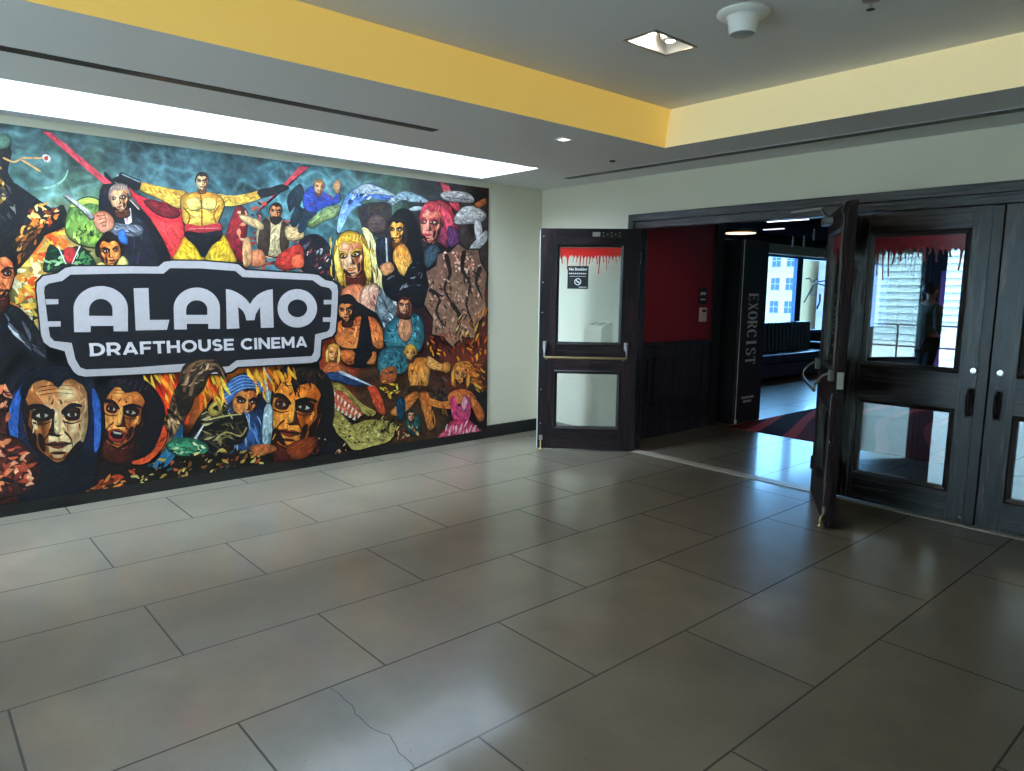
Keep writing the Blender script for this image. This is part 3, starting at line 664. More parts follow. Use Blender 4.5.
P d0702c f0a858 1 -4452,1875 -4445,1930 -4391,1966 -4324,1950 -4313,1892 -4316,1832 -4339,1777 -4376,1752 -4417,1765 -4445,1815
G d0702c 5a230e 1 -4395,1863 -4427,1904 -4445,1894 -4444,1828 -4421,1777 -4396,1764 -4402,1802
G 5a230e d0702c 1 -4414,1843 -4431,1843 -4427,1815 -4414,1802 -4410,1822
G d0702c f0a858 1 -4371,1948 -4342,1937 -4340,1914 -4373,1908
G d0702c f0a858 1 -4349,1856 -4333,1863 -4333,1834 -4350,1816
G d0702c 5a230e 1 -4402,1763 -4374,1780 -4345,1771 -4378,1756
G d0702c f0a858 1 -4384,1779 -4364,1782 -4366,1768 -4381,1766
P 1c0d0a 1c0d0a 1 -4453,1907 -4439,1872 -4442,1839 -4424,1814 -4422,1786 -4392,1760 -4377,1749 -4413,1757 -4440,1796 -4454,1859
P 1c0d0a 1c0d0a 1 -4380,1881 -4391,1882 -4386,1853 -4394,1822 -4380,1821 -4382,1848
P 1c0d0a 1c0d0a 1 -4402,1811 -4416,1822 -4413,1787 -4400,1776
P 5a230e 5a230e 1 -4387,1778 -4355,1783 -4361,1776 -4380,1773
P f0a858 f0a858 1 -4428,1854 -4435,1849 -4427,1828 -4420,1832
P 1c0d0a 1c0d0a 1 -4330,1813 -4344,1798 -4364,1762 -4342,1772 -4323,1803
P 221009 221009 1 -4430,1865 -4417,1883 -4388,1884 -4383,1870 -4392,1856 -4421,1851
P 181210 181210 1 -4434,1875 -4409,1884 -4381,1871 -4378,1878 -4407,1894 -4436,1887
P c7c0b2 c7c0b2 1 -4421,1863 -4407,1872 -4392,1867 -4407,1860
P 2a2018 2a2018 1 -4410,1871 -4401,1873 -4400,1862 -4409,1860
P 181210 181210 1 -4423,1863 -4407,1872 -4391,1869 -4390,1871 -4407,1875 -4424,1866
P 5a230e 5a230e 1 -4360,1876 -4350,1894 -4327,1894 -4324,1879 -4330,1865 -4352,1862
P 181210 181210 1 -4359,1873 -4341,1895 -4322,1896 -4321,1903 -4344,1904 -4366,1882
P c7c0b2 c7c0b2 1 -4353,1874 -4342,1883 -4330,1877 -4341,1870
P 2a2018 2a2018 1 -4345,1881 -4335,1883 -4334,1873 -4344,1871
P 181210 181210 1 -4354,1874 -4342,1883 -4329,1879 -4329,1881 -4342,1886 -4355,1877
P 5a230e 5a230e 1 -4377,1876 -4386,1835 -4392,1821 -4370,1819 -4378,1838
P f0a858 f0a858 1 -4379,1881 -4371,1883 -4367,1831 -4380,1827
P 181210 181210 0 -4385,1821 -4360,1825 -4372,1816
P 8a3024 8a3024 1 -4398,1796 -4380,1805 -4372,1803 -4364,1808 -4345,1804 -4371,1787
P 181210 181210 1 -4399,1793 -4371,1796 -4344,1802 -4344,1807 -4372,1800 -4399,1798
P 181210 181210 1 -4455,1864 -4456,1922 -4422,1971 -4377,1983 -4336,1975 -4308,1926 -4311,1882 -4323,1923 -4353,1942 -4389,1925 -4420,1937 -4444,1903
P 3a2a20 3a2a20 0 -4439,1940 -4434,1960 -4435,1961 -4444,1942
P 3a2a20 3a2a20 0 -4421,1953 -4415,1963 -4416,1964 -4425,1957
P 3a2a20 3a2a20 0 -4403,1957 -4396,1966 -4397,1968 -4406,1961
P 3a2a20 3a2a20 0 -4383,1952 -4377,1970 -4378,1971 -4387,1953
P 3a2a20 3a2a20 0 -4363,1944 -4357,1973 -4359,1974 -4368,1945
P 3a2a20 3a2a20 0 -4343,1944 -4338,1977 -4340,1977 -4348,1945
P 3a2a20 3a2a20 0 -4325,1956 -4319,1980 -4321,1980 -4329,1957
P 4070b0 4070b0 1 -4321,2007 -4274,2025 -4259,1923 -4312,1935
P e8d080 e8d080 1 -4478,1755 -4438,1785 -4401,1743
P e8d080 e8d080 1 -4304,1834 -4266,1791 -4275,1746 -4349,1744
S 130 7a2c20/b04830/1c1618/d88860/502018/e0b090/16141a/903428/c8643c 30 2 20 80 -3431,2254 -3230,2336 -2902,2129 -2627,1848 -2611,1671 -2914,1718 -3351,1774 -3441,1997
P 1a1a20 1a1a20 1 -2905,2027 -2736,2088 -2605,1955 -2592,1654 -2803,1703 -2947,1837
S 30 4a4c54/c8c8c0/24262c/8a3028 20 3 -40 40 -2887,2028 -2625,1937 -2611,1689 -2858,1754
P c8b488 c8b488 1 -3236,2156 -3131,2213 -3045,2170 -2995,2056 -3089,1883 -3245,1909 -3291,2038
P 3c2c22 3c2c22 1 -3236,2156 -3167,2161 -3194,1895 -3277,1957
P 3c2c22 3c2c22 1 -3063,2168 -2993,2106 -3036,1885 -3087,1967
P c8a878 c8a878 1 -3417,2207 -3236,2156 -3238,2091 -3387,2145
P c8a878 c8a878 1 -3028,2137 -2884,2113 -2877,2045 -3014,2021
P 201612 201612 1 -3166,2245 -3163,2282 -3137,2318 -3101,2328 -3065,2317 -3051,2276 -3059,2243 -3115,2228
P 422011 422011 1 -3146,2208 -3087,2214 -3088,2157 -3156,2155
P b06838 d89868 1 -3159,2265 -3148,2298 -3107,2314 -3063,2297 -3062,2260 -3071,2223 -3093,2192 -3121,2181 -3148,2194 -3161,2227
P 422011 422011 1 -3104,2251 -3077,2279 -3065,2275 -3069,2233 -3089,2200 -3108,2190 -3101,2214
P b06838 b06838 1 -3091,2240 -3078,2241 -3083,2224 -3093,2215 -3094,2227
P d89868 d89868 1 -3116,2301 -3136,2292 -3139,2277 -3117,2277
P d89868 d89868 1 -3137,2243 -3147,2246 -3148,2228 -3138,2219
P 422011 422011 1 -3145,2191 -3124,2198 -3105,2190 -3122,2184
P d89868 d89868 1 -3131,2199 -3117,2198 -3119,2190 -3130,2191
P 422011 422011 1 -3154,2256 -3145,2266 -3130,2264 -3129,2254 -3135,2247 -3150,2247
P 201612 201612 1 -3154,2263 -3141,2266 -3128,2255 -3125,2259 -3138,2272 -3154,2271
P c7c0b2 c7c0b2 1 -3149,2254 -3141,2258 -3134,2254 -3142,2251
P 2a2018 2a2018 1 -3146,2258 -3139,2258 -3139,2252 -3146,2251
P 201612 201612 1 -3150,2255 -3141,2258 -3133,2255 -3132,2256 -3141,2260 -3150,2256
P 422011 422011 1 -3112,2255 -3101,2265 -3080,2263 -3079,2253 -3086,2246 -3107,2246
P 201612 201612 1 -3113,2253 -3093,2265 -3075,2263 -3074,2268 -3094,2271 -3116,2260
P c7c0b2 c7c0b2 1 -3106,2253 -3095,2257 -3085,2253 -3096,2250
P 2a2018 2a2018 1 -3100,2257 -3093,2257 -3094,2251 -3101,2251
P 201612 201612 1 -3107,2254 -3095,2258 -3084,2254 -3083,2255 -3095,2259 -3107,2256
P 422011 422011 1 -3117,2258 -3113,2233 -3109,2225 -3125,2222 -3118,2234
P d89868 d89868 1 -3120,2261 -3115,2261 -3118,2229 -3127,2228
P 201612 201612 0 -3132,2225 -3114,2224 -3123,2220
P 8a3024 8a3024 1 -3143,2211 -3130,2215 -3124,2212 -3119,2214 -3106,2210 -3126,2203
P 201612 201612 1 -3144,2209 -3125,2208 -3105,2209 -3105,2211 -3125,2211 -3144,2212
P 201612 201612 1 -3162,2258 -3156,2295 -3127,2321 -3095,2323 -3068,2313 -3055,2280 -3062,2253 -3065,2280 -3083,2295 -3110,2289 -3130,2300 -3150,2281
P 4a3424 4a3424 0 -3143,2304 -3137,2315 -3138,2316 -3146,2305
P 4a3424 4a3424 0 -3129,2310 -3123,2315 -3124,2316 -3131,2312
P 4a3424 4a3424 0 -3116,2310 -3110,2315 -3111,2316 -3117,2313
P 4a3424 4a3424 0 -3102,2304 -3096,2315 -3097,2315 -3105,2306
P 4a3424 4a3424 0 -3090,2297 -3083,2315 -3084,2315 -3093,2298
P 4a3424 4a3424 0 -3077,2295 -3069,2315 -3070,2315 -3080,2296
P 4a3424 4a3424 0 -3062,2300 -3056,2314 -3057,2315 -3065,2302
P 201612 201612 1 -3166,2202 -3061,2210 -3080,2159 -3125,2139 -3159,2162
P b03428 b03428 1 -3089,1899 -2906,1993 -2874,1840 -3004,1767 -3127,1797
P d86040 d86040 1 -2983,1870 -2890,1908 -2875,1805 -2967,1785
P d08058 d08058 1 -3346,1905 -3244,1926 -3214,1811 -3333,1791
P d8a070 d8a070 1 -3401,1983 -3342,2019 -3332,1824 -3400,1789
P 1c2a34 1c2a34 1 -3003,2389 -2892,2500 -2857,2420 -2897,2315 -2806,2272 -2902,2146 -2933,2312 -2989,2257
P 223440 223440 1 -2859,2369 -2730,2329 -2789,2205 -2885,2096 -2921,2128 -2862,2250
P 34489a 34489a 1 -2857,2420 -2782,2495 -2688,2470 -2594,2410 -2525,2469 -2527,2382 -2654,2336 -2769,2275 -2852,2302
S 16 5068b8/1c2a60/7a2c40 16 3 20 40 -2839,2438 -2555,2431 -2692,2315 -2823,2321
P c89060 c89060 1 -2582,2515 -2532,2581 -2503,2541 -2535,2451
P 1c2a34 1c2a34 1 -2991,2173 -2933,2312 -2880,2283 -2938,2143
P a0682c a0682c 1 -2765,2488 -2763,2519 -2741,2551 -2709,2562 -2677,2554 -2663,2521 -2668,2492 -2718,2476
P 663820 663820 1 -2744,2458 -2692,2466 -2690,2417 -2751,2413
P d0905c f0c090 1 -2758,2505 -2750,2534 -2714,2550 -2674,2537 -2671,2506 -2678,2475 -2696,2447 -2721,2436 -2745,2446 -2759,2473
P 663820 663820 1 -2696,2497 -2686,2521 -2674,2518 -2677,2483 -2693,2454 -2710,2445 -2705,2465
P d0905c d0905c 1 -2690,2488 -2685,2490 -2689,2475 -2698,2467 -2699,2477
P f0c090 f0c090 1 -2715,2538 -2739,2529 -2741,2517 -2715,2518
P f0c090 f0c090 1 -2726,2488 -2747,2490 -2747,2475 -2737,2467
P 663820 663820 1 -2735,2444 -2717,2451 -2700,2445 -2722,2439
P f0c090 f0c090 1 -2723,2451 -2711,2451 -2713,2445 -2722,2444
P 663820 663820 1 -2745,2499 -2735,2508 -2717,2507 -2715,2499 -2721,2492 -2740,2491
P a0682c a0682c 1 -2746,2504 -2730,2507 -2714,2499 -2711,2503 -2728,2513 -2746,2511
P c7c0b2 c7c0b2 1 -2739,2497 -2730,2501 -2721,2498 -2730,2495
P 2a2018 2a2018 1 -2732,2501 -2725,2501 -2726,2496 -2732,2495
P a0682c a0682c 1 -2740,2497 -2730,2501 -2720,2499 -2719,2500 -2730,2503 -2741,2499
P 663820 663820 1 -2700,2500 -2693,2509 -2679,2508 -2678,2500 -2682,2493 -2697,2493
P a0682c a0682c 1 -2700,2499 -2687,2509 -2675,2509 -2674,2512 -2688,2514 -2704,2504
P c7c0b2 c7c0b2 1 -2696,2499 -2689,2503 -2682,2499 -2689,2496
P 2a2018 2a2018 1 -2690,2503 -2684,2503 -2684,2497 -2691,2497
P a0682c a0682c 1 -2696,2499 -2688,2503 -2681,2500 -2680,2501 -2688,2504 -2697,2501
P 663820 663820 1 -2708,2502 -2703,2481 -2700,2474 -2714,2471 -2708,2482
P f0c090 f0c090 1 -2711,2505 -2706,2505 -2708,2478 -2716,2476
P a0682c a0682c 0 -2720,2473 -2704,2474 -2712,2470
P 8a3024 8a3024 1 -2730,2461 -2718,2465 -2713,2463 -2708,2465 -2696,2462 -2714,2455
P a0682c a0682c 1 -2731,2460 -2714,2459 -2696,2461 -2696,2463 -2713,2462 -2730,2462
P a0682c a0682c 1 -2761,2500 -2758,2531 -2732,2554 -2703,2558 -2679,2551 -2666,2523 -2671,2500 -2675,2523 -2692,2535 -2716,2528 -2734,2536 -2751,2520
P d8a050 d8a050 0 -2746,2539 -2740,2549 -2742,2550 -2748,2540
P d8a050 d8a050 0 -2733,2545 -2729,2550 -2729,2550 -2735,2547
P d8a050 d8a050 0 -2721,2546 -2717,2550 -2717,2551 -2723,2548
P d8a050 d8a050 0 -2709,2542 -2704,2551 -2705,2551 -2712,2543
P d8a050 d8a050 0 -2698,2536 -2692,2551 -2693,2552 -2701,2537
P d8a050 d8a050 0 -2686,2535 -2680,2552 -2681,2552 -2689,2536
P d8a050 d8a050 0 -2673,2540 -2668,2552 -2669,2553 -2676,2541
P 9aa874 70804c 1 -2827,2185 -2654,2319 -2517,2348 -2559,2257 -2695,2194 -2791,2136
P 2c5ab0 a8c8e8 1 -2551,2152 -2498,2349 -2395,2499 -2251,2567 -2125,2562 -1909,2473 -2063,2441 -2232,2444 -2357,2361 -2440,2266 -2522,2118
P dce8f0 dce8f0 1 -2395,2482 -2251,2567 -2083,2548 -1931,2490 -2148,2488 -2294,2474
S 26 e8f0f4/5080c8/1c3468/88b0e0 20 3 -40 40 -2520,2224 -2395,2482 -2104,2528 -2211,2446 -2419,2321
P 8aa8b8 d8e4ea 1 -2064,2386 -1953,2488 -1842,2545 -1706,2530 -1542,2469 -1729,2452 -1865,2459 -1976,2394
S 22 e8f0f4/4a6878/203040/a0bcc8 17 3 20 50 -2042,2406 -1842,2536 -1589,2465 -1888,2420
P c8d4d8 c8d4d8 1 -1798,2371 -1706,2416 -1590,2407 -1707,2369
P 30282a 30282a 1 -2337,2345 -2149,2415 -1976,2394 -2045,2111 -2258,2135
P 54423e 54423e 1 -2235,2245 -2150,2306 -2044,2259 -2067,2147 -2216,2137
P c89830 c89830 1 -2546,1708 -2581,1873 -2569,2024 -2460,2129 -2299,2101 -2222,1951 -2202,1720 -2259,1633 -2462,1625
P 4e1a0e 4e1a0e 1 -2463,1778 -2313,1820 -2270,1661 -2449,1627
P d08050 f0c8a8 1 -2540,1926 -2536,2021 -2443,2085 -2314,2060 -2281,1960 -2277,1855 -2311,1758 -2376,1714 -2457,1737 -2518,1822
G d08050 4e1a0e 1 -2390,1914 -2337,2005 -2301,1999 -2281,1883 -2308,1782 -2351,1745 -2351,1814
G 4e1a0e d08050 1 -2346,1892 -2311,1901 -2310,1851 -2330,1821 -2343,1854
G d08050 f0c8a8 1 -2457,2044 -2502,2010 -2499,1969 -2442,1979
G d08050 f0c8a8 1 -2470,1876 -2494,1879 -2485,1831 -2450,1810
G d08050 4e1a0e 1 -2449,1730 -2400,1761 -2344,1746 -2381,1721
G d08050 f0c8a8 1 -2421,1757 -2378,1764 -2380,1740 -2414,1735
P 1c0d0a 1c0d0a 1 -2291,2026 -2306,1956 -2289,1901 -2315,1847 -2310,1797 -2356,1736 -2380,1710 -2316,1742 -2278,1825 -2273,1942
P 1c0d0a 1c0d0a 1 -2422,1937 -2399,1944 -2401,1893 -2372,1844 -2401,1833 -2406,1882
P 1c0d0a 1c0d0a 1 -2353,1829 -2326,1857 -2321,1796 -2344,1769
P 4e1a0e 4e1a0e 1 -2442,1754 -2374,1764 -2385,1751 -2428,1745
P f0c8a8 f0c8a8 1 -2319,1919 -2305,1914 -2313,1874 -2327,1876
P 1c0d0a 1c0d0a 1 -2485,1793 -2456,1775 -2409,1725 -2450,1730 -2493,1773
P 4e1a0e 4e1a0e 1 -2528,1904 -2510,1935 -2462,1938 -2452,1913 -2464,1888 -2511,1880
P c89830 c89830 1 -2535,1922 -2497,1936 -2451,1915 -2443,1927 -2493,1954 -2541,1943
P c7c0b2 c7c0b2 1 -2513,1901 -2492,1917 -2466,1908 -2489,1895
P 2a2018 2a2018 1 -2506,1913 -2485,1917 -2482,1899 -2502,1895
P c89830 c89830 1 -2515,1902 -2492,1917 -2464,1911 -2463,1915 -2492,1922 -2519,1906
P 221009 221009 1 -2421,1922 -2395,1955 -2330,1960 -2318,1935 -2334,1909 -2398,1899
P c89830 c89830 1 -2422,1916 -2372,1957 -2314,1963 -2314,1977 -2379,1974 -2438,1932
P c7c0b2 c7c0b2 1 -2401,1919 -2371,1937 -2337,1930 -2368,1915
P 2a2018 2a2018 1 -2386,1933 -2365,1937 -2361,1919 -2382,1915
P c89830 c89830 1 -2405,1920 -2371,1937 -2334,1932 -2333,1936 -2372,1942 -2408,1925
P 4e1a0e 4e1a0e 1 -2427,1926 -2394,1861 -2376,1841 -2422,1824 -2412,1862
P f0c8a8 f0c8a8 1 -2441,1934 -2424,1936 -2408,1848 -2435,1839
P c89830 c89830 0 -2446,1828 -2391,1837 -2417,1821
P a03428 a03428 1 -2470,1784 -2432,1802 -2414,1799 -2398,1807 -2355,1802 -2410,1771
P c89830 c89830 1 -2472,1780 -2412,1785 -2352,1798 -2354,1806 -2413,1794 -2472,1788
P c89830 c89830 1 -2544,1907 -2556,2008 -2500,2093 -2415,2116 -2340,2103 -2279,2019 -2276,1942 -2306,2014 -2366,2045 -2433,2015 -2492,2034 -2530,1975
P f4dc70 f4dc70 0 -2527,2039 -2518,2074 -2522,2075 -2537,2041
P f4dc70 f4dc70 0 -2496,2062 -2483,2080 -2487,2082 -2504,2068
P f4dc70 f4dc70 0 -2462,2070 -2449,2086 -2451,2088 -2469,2076
P f4dc70 f4dc70 0 -2423,2061 -2413,2093 -2417,2094 -2433,2064
P f4dc70 f4dc70 0 -2384,2048 -2377,2100 -2381,2100 -2395,2049
P f4dc70 f4dc70 0 -2348,2050 -2342,2106 -2346,2107 -2359,2051
P f4dc70 f4dc70 0 -2314,2071 -2306,2113 -2310,2113 -2325,2073
P c89830 c89830 1 -2545,1991 -2580,1910 -2559,1706 -2504,1638 -2493,1754 -2524,1863
P f4dc70 f4dc70 1 -2555,1971 -2546,1841 -2508,1695 -2502,1696 -2537,1842 -2543,1972
P f4dc70 f4dc70 1 -2564,1951 -2558,1839 -2520,1693 -2514,1694 -2549,1840 -2552,1952
P f4dc70 f4dc70 1 -2573,1931 -2569,1837 -2531,1691 -2525,1693 -2560,1839 -2561,1932
P f4dc70 f4dc70 1 -2582,1911 -2581,1835 -2543,1690 -2537,1691 -2572,1837 -2570,1911
P c89830 c89830 1 -2296,2035 -2238,1968 -2201,1759 -2237,1675 -2281,1786 -2281,1902
P f4dc70 f4dc70 1 -2293,2016 -2262,1886 -2256,1732 -2249,1732 -2252,1888 -2280,2019
P f4dc70 f4dc70 1 -2278,1999 -2249,1888 -2243,1734 -2237,1734 -2240,1890 -2266,2002
P f4dc70 f4dc70 1 -2263,1982 -2237,1890 -2231,1735 -2224,1736 -2227,1892 -2251,1985
P f4dc70 f4dc70 1 -2249,1965 -2225,1892 -2219,1737 -2212,1738 -2215,1894 -2236,1969
P e8d8a0 e8d8a0 1 -2299,2168 -2195,2120 -2114,1866 -2053,1510 -2160,1604 -2219,1955
S 14 f4e080/a87820/d8b040/fff0b0 20 5 85 12 -2622,2042 -2542,2117 -2532,1690 -2614,1546
S 18 f4e080/a87820/d8b040/5a3c14 20 5 80 12 -2259,2062 -2155,1976 -2075,1510 -2204,1529
P c86a44 e8a880 1 -2514,1601 -2329,1658 -2226,1510 -2334,1343 -2497,1437
P d8a890 b07058 1 -2309,1603 -2160,1660 -2075,1510 -2143,1321 -2295,1174 -2334,1362
S 18 f0e0d8/8a4a34/c89080 20 4 70 25 -2310,1510 -2118,1548 -2165,1303 -2315,1231
P 707c80 707c80 1 -2140,1548 -1986,1587 -1920,1414 -2034,1262 -2188,1190
S 26 e0e4e4/20242a/98a4a8/3c4448 20 4 60 40 -2139,1604 -1940,1644 -1898,1336 -2144,1227
P 121116 121116 1 -2045,2111 -1978,2301 -1866,2384 -1730,2339 -1662,2133 -1616,1806 -1665,1511 -1964,1549 -2027,1869
P 120f12 120f12 1 -2024,2058 -2031,2158 -2010,2249 -1936,2304 -1842,2277 -1810,2183 -1820,2046 -1861,1999 -1981,2004
P 5a2c0e 5a2c0e 1 -1968,2095 -1876,2111 -1865,2016 -1973,2005
P d89038 f4c060 1 -2001,2188 -1990,2244 -1929,2277 -1854,2254 -1844,2193 -1851,2130 -1880,2075 -1922,2052 -1969,2070 -1997,2125
G d89038 5a2c0e 1 -1916,2171 -1873,2222 -1852,2217 -1851,2147 -1876,2089 -1905,2069 -1899,2110
G 5a2c0e d89038 1 -1890,2156 -1867,2159 -1871,2130 -1886,2113 -1890,2133
G d89038 f4c060 1 -1943,2253 -1971,2236 -1973,2211 -1939,2213
G d89038 f4c060 1 -1967,2153 -1978,2157 -1977,2128 -1958,2113
G d89038 5a2c0e 1 -1966,2066 -1934,2081 -1902,2069 -1925,2057
G d89038 f4c060 1 -1948,2080 -1921,2082 -1924,2068 -1945,2067
P 1c0d0a 1c0d0a 1 -1844,2232 -1859,2192 -1854,2158 -1874,2127 -1876,2098 -1909,2064 -1925,2050 -1885,2066 -1855,2113 -1841,2181
P 1c0d0a 1c0d0a 1 -1933,2187 -1918,2190 -1924,2159 -1911,2129 -1930,2124 -1928,2153
P 1c0d0a 1c0d0a 1 -1900,2119 -1881,2134 -1884,2097 -1900,2083
P 5a2c0e 5a2c0e 1 -1962,2080 -1919,2082 -1927,2075 -1954,2073
P f4c060 f4c060 1 -1871,2171 -1862,2167 -1871,2143 -1879,2145
P 1c0d0a 1c0d0a 1 -1980,2105 -1964,2093 -1941,2060 -1965,2066 -1987,2094
P 5a2c0e 5a2c0e 1 -2000,2174 -1986,2191 -1956,2190 -1952,2174 -1962,2160 -1991,2158
P 120f12 120f12 1 -2003,2185 -1978,2191 -1951,2176 -1945,2182 -1974,2201 -2005,2198
P c7c0b2 c7c0b2 1 -1991,2171 -1976,2179 -1961,2173 -1976,2166
P 2a2018 2a2018 1 -1986,2178 -1973,2179 -1972,2168 -1985,2167
P 120f12 120f12 1 -1992,2171 -1976,2179 -1960,2174 -1959,2176 -1976,2182 -1994,2174
P 221009 221009 1 -1935,2178 -1916,2196 -1876,2195 -1870,2180 -1883,2165 -1923,2163
P 120f12 120f12 1 -1936,2174 -1901,2196 -1865,2196 -1864,2204 -1904,2206 -1944,2185
P c7c0b2 c7c0b2 1 -1923,2175 -1903,2184 -1883,2178 -1903,2171
P 2a2018 2a2018 1 -1913,2183 -1899,2183 -1899,2173 -1912,2171
P 120f12 120f12 1 -1925,2176 -1903,2184 -1880,2179 -1879,2181 -1903,2187 -1926,2179
P 5a2c0e 5a2c0e 1 -1937,2181 -1923,2140 -1913,2127 -1943,2120 -1933,2142
P f4c060 f4c060 1 -1945,2186 -1934,2187 -1932,2133 -1949,2130
P 120f12 120f12 0 -1957,2124 -1923,2126 -1940,2118
P 90341c 90341c 1 -1976,2099 -1951,2107 -1940,2104 -1930,2108 -1904,2103 -1941,2087
P 120f12 120f12 1 -1978,2096 -1940,2096 -1903,2101 -1903,2106 -1940,2101 -1977,2101
P 120f12 120f12 1 -2005,2177 -2004,2238 -1962,2285 -1909,2294 -1866,2281 -1838,2227 -1843,2181 -1854,2226 -1887,2248 -1930,2234 -1963,2250 -1991,2216
P 3c3030 3c3030 0 -1983,2255 -1974,2275 -1977,2276 -1989,2257
P 3c3030 3c3030 0 -1963,2267 -1953,2276 -1955,2278 -1967,2271
P 3c3030 3c3030 0 -1941,2269 -1932,2278 -1933,2279 -1945,2273
P 3c3030 3c3030 0 -1919,2261 -1910,2280 -1912,2281 -1925,2263
P 3c3030 3c3030 0 -1897,2251 -1888,2282 -1891,2282 -1904,2252
P 3c3030 3c3030 0 -1875,2250 -1866,2283 -1869,2284 -1882,2251
P 3c3030 3c3030 0 -1854,2261 -1844,2285 -1847,2285 -1860,2262
P 120f12 120f12 1 -1999,2227 -2027,2181 -2032,2058 -2005,2014 -1988,2083 -1997,2149
P 3c3030 3c3030 1 -2007,2216 -2013,2137 -2003,2048 -1999,2049 -2007,2137 -1999,2216
P 3c3030 3c3030 1 -2014,2204 -2020,2137 -2010,2048 -2006,2048 -2014,2137 -2006,2204
P 3c3030 3c3030 1 -2021,2193 -2027,2136 -2017,2047 -2013,2048 -2021,2137 -2013,2192
P 3c3030 3c3030 1 -2028,2181 -2034,2136 -2024,2047 -2020,2047 -2028,2136 -2020,2181
P 120f12 120f12 1 -1846,2238 -1818,2194 -1815,2069 -1844,2022 -1860,2090 -1850,2158
P 3c3030 3c3030 1 -1847,2226 -1839,2148 -1850,2056 -1846,2056 -1833,2148 -1838,2227
P 3c3030 3c3030 1 -1839,2215 -1832,2148 -1843,2057 -1839,2057 -1826,2148 -1831,2216
P 3c3030 3c3030 1 -1832,2204 -1825,2149 -1835,2057 -1831,2057 -1819,2149 -1824,2206
P 3c3030 3c3030 1 -1825,2193 -1817,2149 -1828,2057 -1824,2057 -1811,2149 -1817,2195
P d88838 f0b860 1 -1959,1985 -1846,2047 -1756,1879 -1849,1742 -1960,1853
P 14141a 14141a 1 -2071,1812 -1960,1872 -1872,1722 -1779,1859 -1616,1884 -1594,1451 -1987,1510 -2095,1642
S 22 5a5c64/0c0c10/8a8c94/2c2e36 20 4 -30 40 -2049,1812 -1639,1863 -1641,1550 -2008,1568
P 20242a 20242a 1 -2154,2068 -2046,2092 -2003,1964 -2027,1794 -2136,1810
P c8ccd0 c8ccd0 0 -2054,2092 -2046,1868 -2029,1870 -2037,2093
P d09060 d09060 1 -2114,1829 -2005,1870 -1961,1796 -2072,1737
P a83038 703048 1 -1614,2329 -1542,2450 -1397,2501 -1274,2414 -1198,2261 -1223,2099 -1348,2033 -1471,2105 -1591,2138
P a83440 a83440 1 -1667,2247 -1662,2347 -1602,2449 -1511,2482 -1418,2454 -1377,2344 -1393,2250 -1536,2202
P c87058 eca890 1 -1650,2302 -1625,2393 -1526,2442 -1410,2399 -1402,2296 -1421,2194 -1474,2106 -1543,2072 -1614,2106 -1652,2198
G c87058 5e2326 1 -1528,2267 -1444,2348 -1411,2337 -1419,2222 -1466,2128 -1513,2098 -1498,2165
G 5e2326 c87058 1 -1484,2240 -1442,2244 -1452,2195 -1477,2169 -1482,2202
G c87058 eca890 1 -1555,2404 -1596,2378 -1602,2337 -1554,2338
G c87058 eca890 1 -1611,2242 -1617,2249 -1619,2201 -1591,2176
G c87058 5e2326 1 -1617,2099 -1565,2121 -1516,2098 -1547,2080
G c87058 eca890 1 -1587,2121 -1542,2121 -1549,2098 -1585,2098
P 1c0d0a 1c0d0a 1 -1396,2362 -1425,2296 -1422,2240 -1457,2191 -1464,2143 -1520,2091 -1548,2069 -1482,2091 -1429,2165 -1398,2278
P 1c0d0a 1c0d0a 1 -1552,2294 -1527,2298 -1541,2248 -1523,2197 -1555,2191 -1548,2239
P 1c0d0a 1c0d0a 1 -1506,2180 -1472,2203 -1482,2143 -1511,2121
P 5e2326 5e2326 1 -1615,2121 -1543,2121 -1558,2109 -1603,2110
P eca890 eca890 1 -1446,2262 -1434,2255 -1450,2218 -1463,2221
P 1c0d0a 1c0d0a 1 -1627,2165 -1604,2143 -1571,2087 -1608,2098 -1639,2146
P 5e2326 5e2326 1 -1663,2278 -1637,2306 -1587,2301 -1583,2275 -1600,2253 -1650,2252
P a83440 a83440 1 -1666,2296 -1624,2305 -1581,2278 -1570,2288 -1616,2321 -1668,2318
P c7c0b2 c7c0b2 1 -1648,2273 -1622,2285 -1598,2273 -1624,2264
P 2a2018 2a2018 1 -1640,2284 -1618,2284 -1619,2267 -1641,2265
P a83440 a83440 1 -1650,2274 -1622,2285 -1596,2275 -1593,2279 -1622,2290 -1652,2279
P 221009 221009 1 -1561,2279 -1527,2307 -1459,2303 -1452,2277 -1475,2255 -1543,2254
P a83440 a83440 1 -1564,2273 -1502,2307 -1441,2304 -1438,2317 -1505,2324 -1576,2292
P c7c0b2 c7c0b2 1 -1541,2274 -1506,2287 -1473,2275 -1508,2265
P 2a2018 2a2018 1 -1525,2285 -1502,2286 -1502,2268 -1525,2267
P a83440 a83440 1 -1545,2275 -1506,2287 -1469,2277 -1467,2281 -1506,2292 -1546,2280
P 5e2326 5e2326 1 -1560,2285 -1541,2217 -1527,2195 -1578,2185 -1559,2220
P eca890 eca890 1 -1573,2294 -1555,2294 -1558,2206 -1588,2202
P a83440 a83440 0 -1602,2192 -1543,2193 -1574,2182
P 9a3840 9a3840 1 -1637,2154 -1593,2165 -1576,2159 -1557,2165 -1515,2154 -1578,2132
P a83440 a83440 1 -1640,2150 -1577,2146 -1513,2150 -1513,2158 -1576,2154 -1638,2158
P a83440 a83440 1 -1658,2283 -1647,2384 -1576,2458 -1489,2468 -1425,2445 -1386,2353 -1401,2278 -1412,2352 -1462,2392 -1532,2372 -1581,2400 -1629,2348
P e07068 e07068 0 -1613,2410 -1595,2442 -1599,2444 -1622,2413
P e07068 e07068 0 -1579,2428 -1562,2443 -1564,2446 -1585,2434
P e07068 e07068 0 -1545,2430 -1528,2444 -1530,2447 -1551,2437
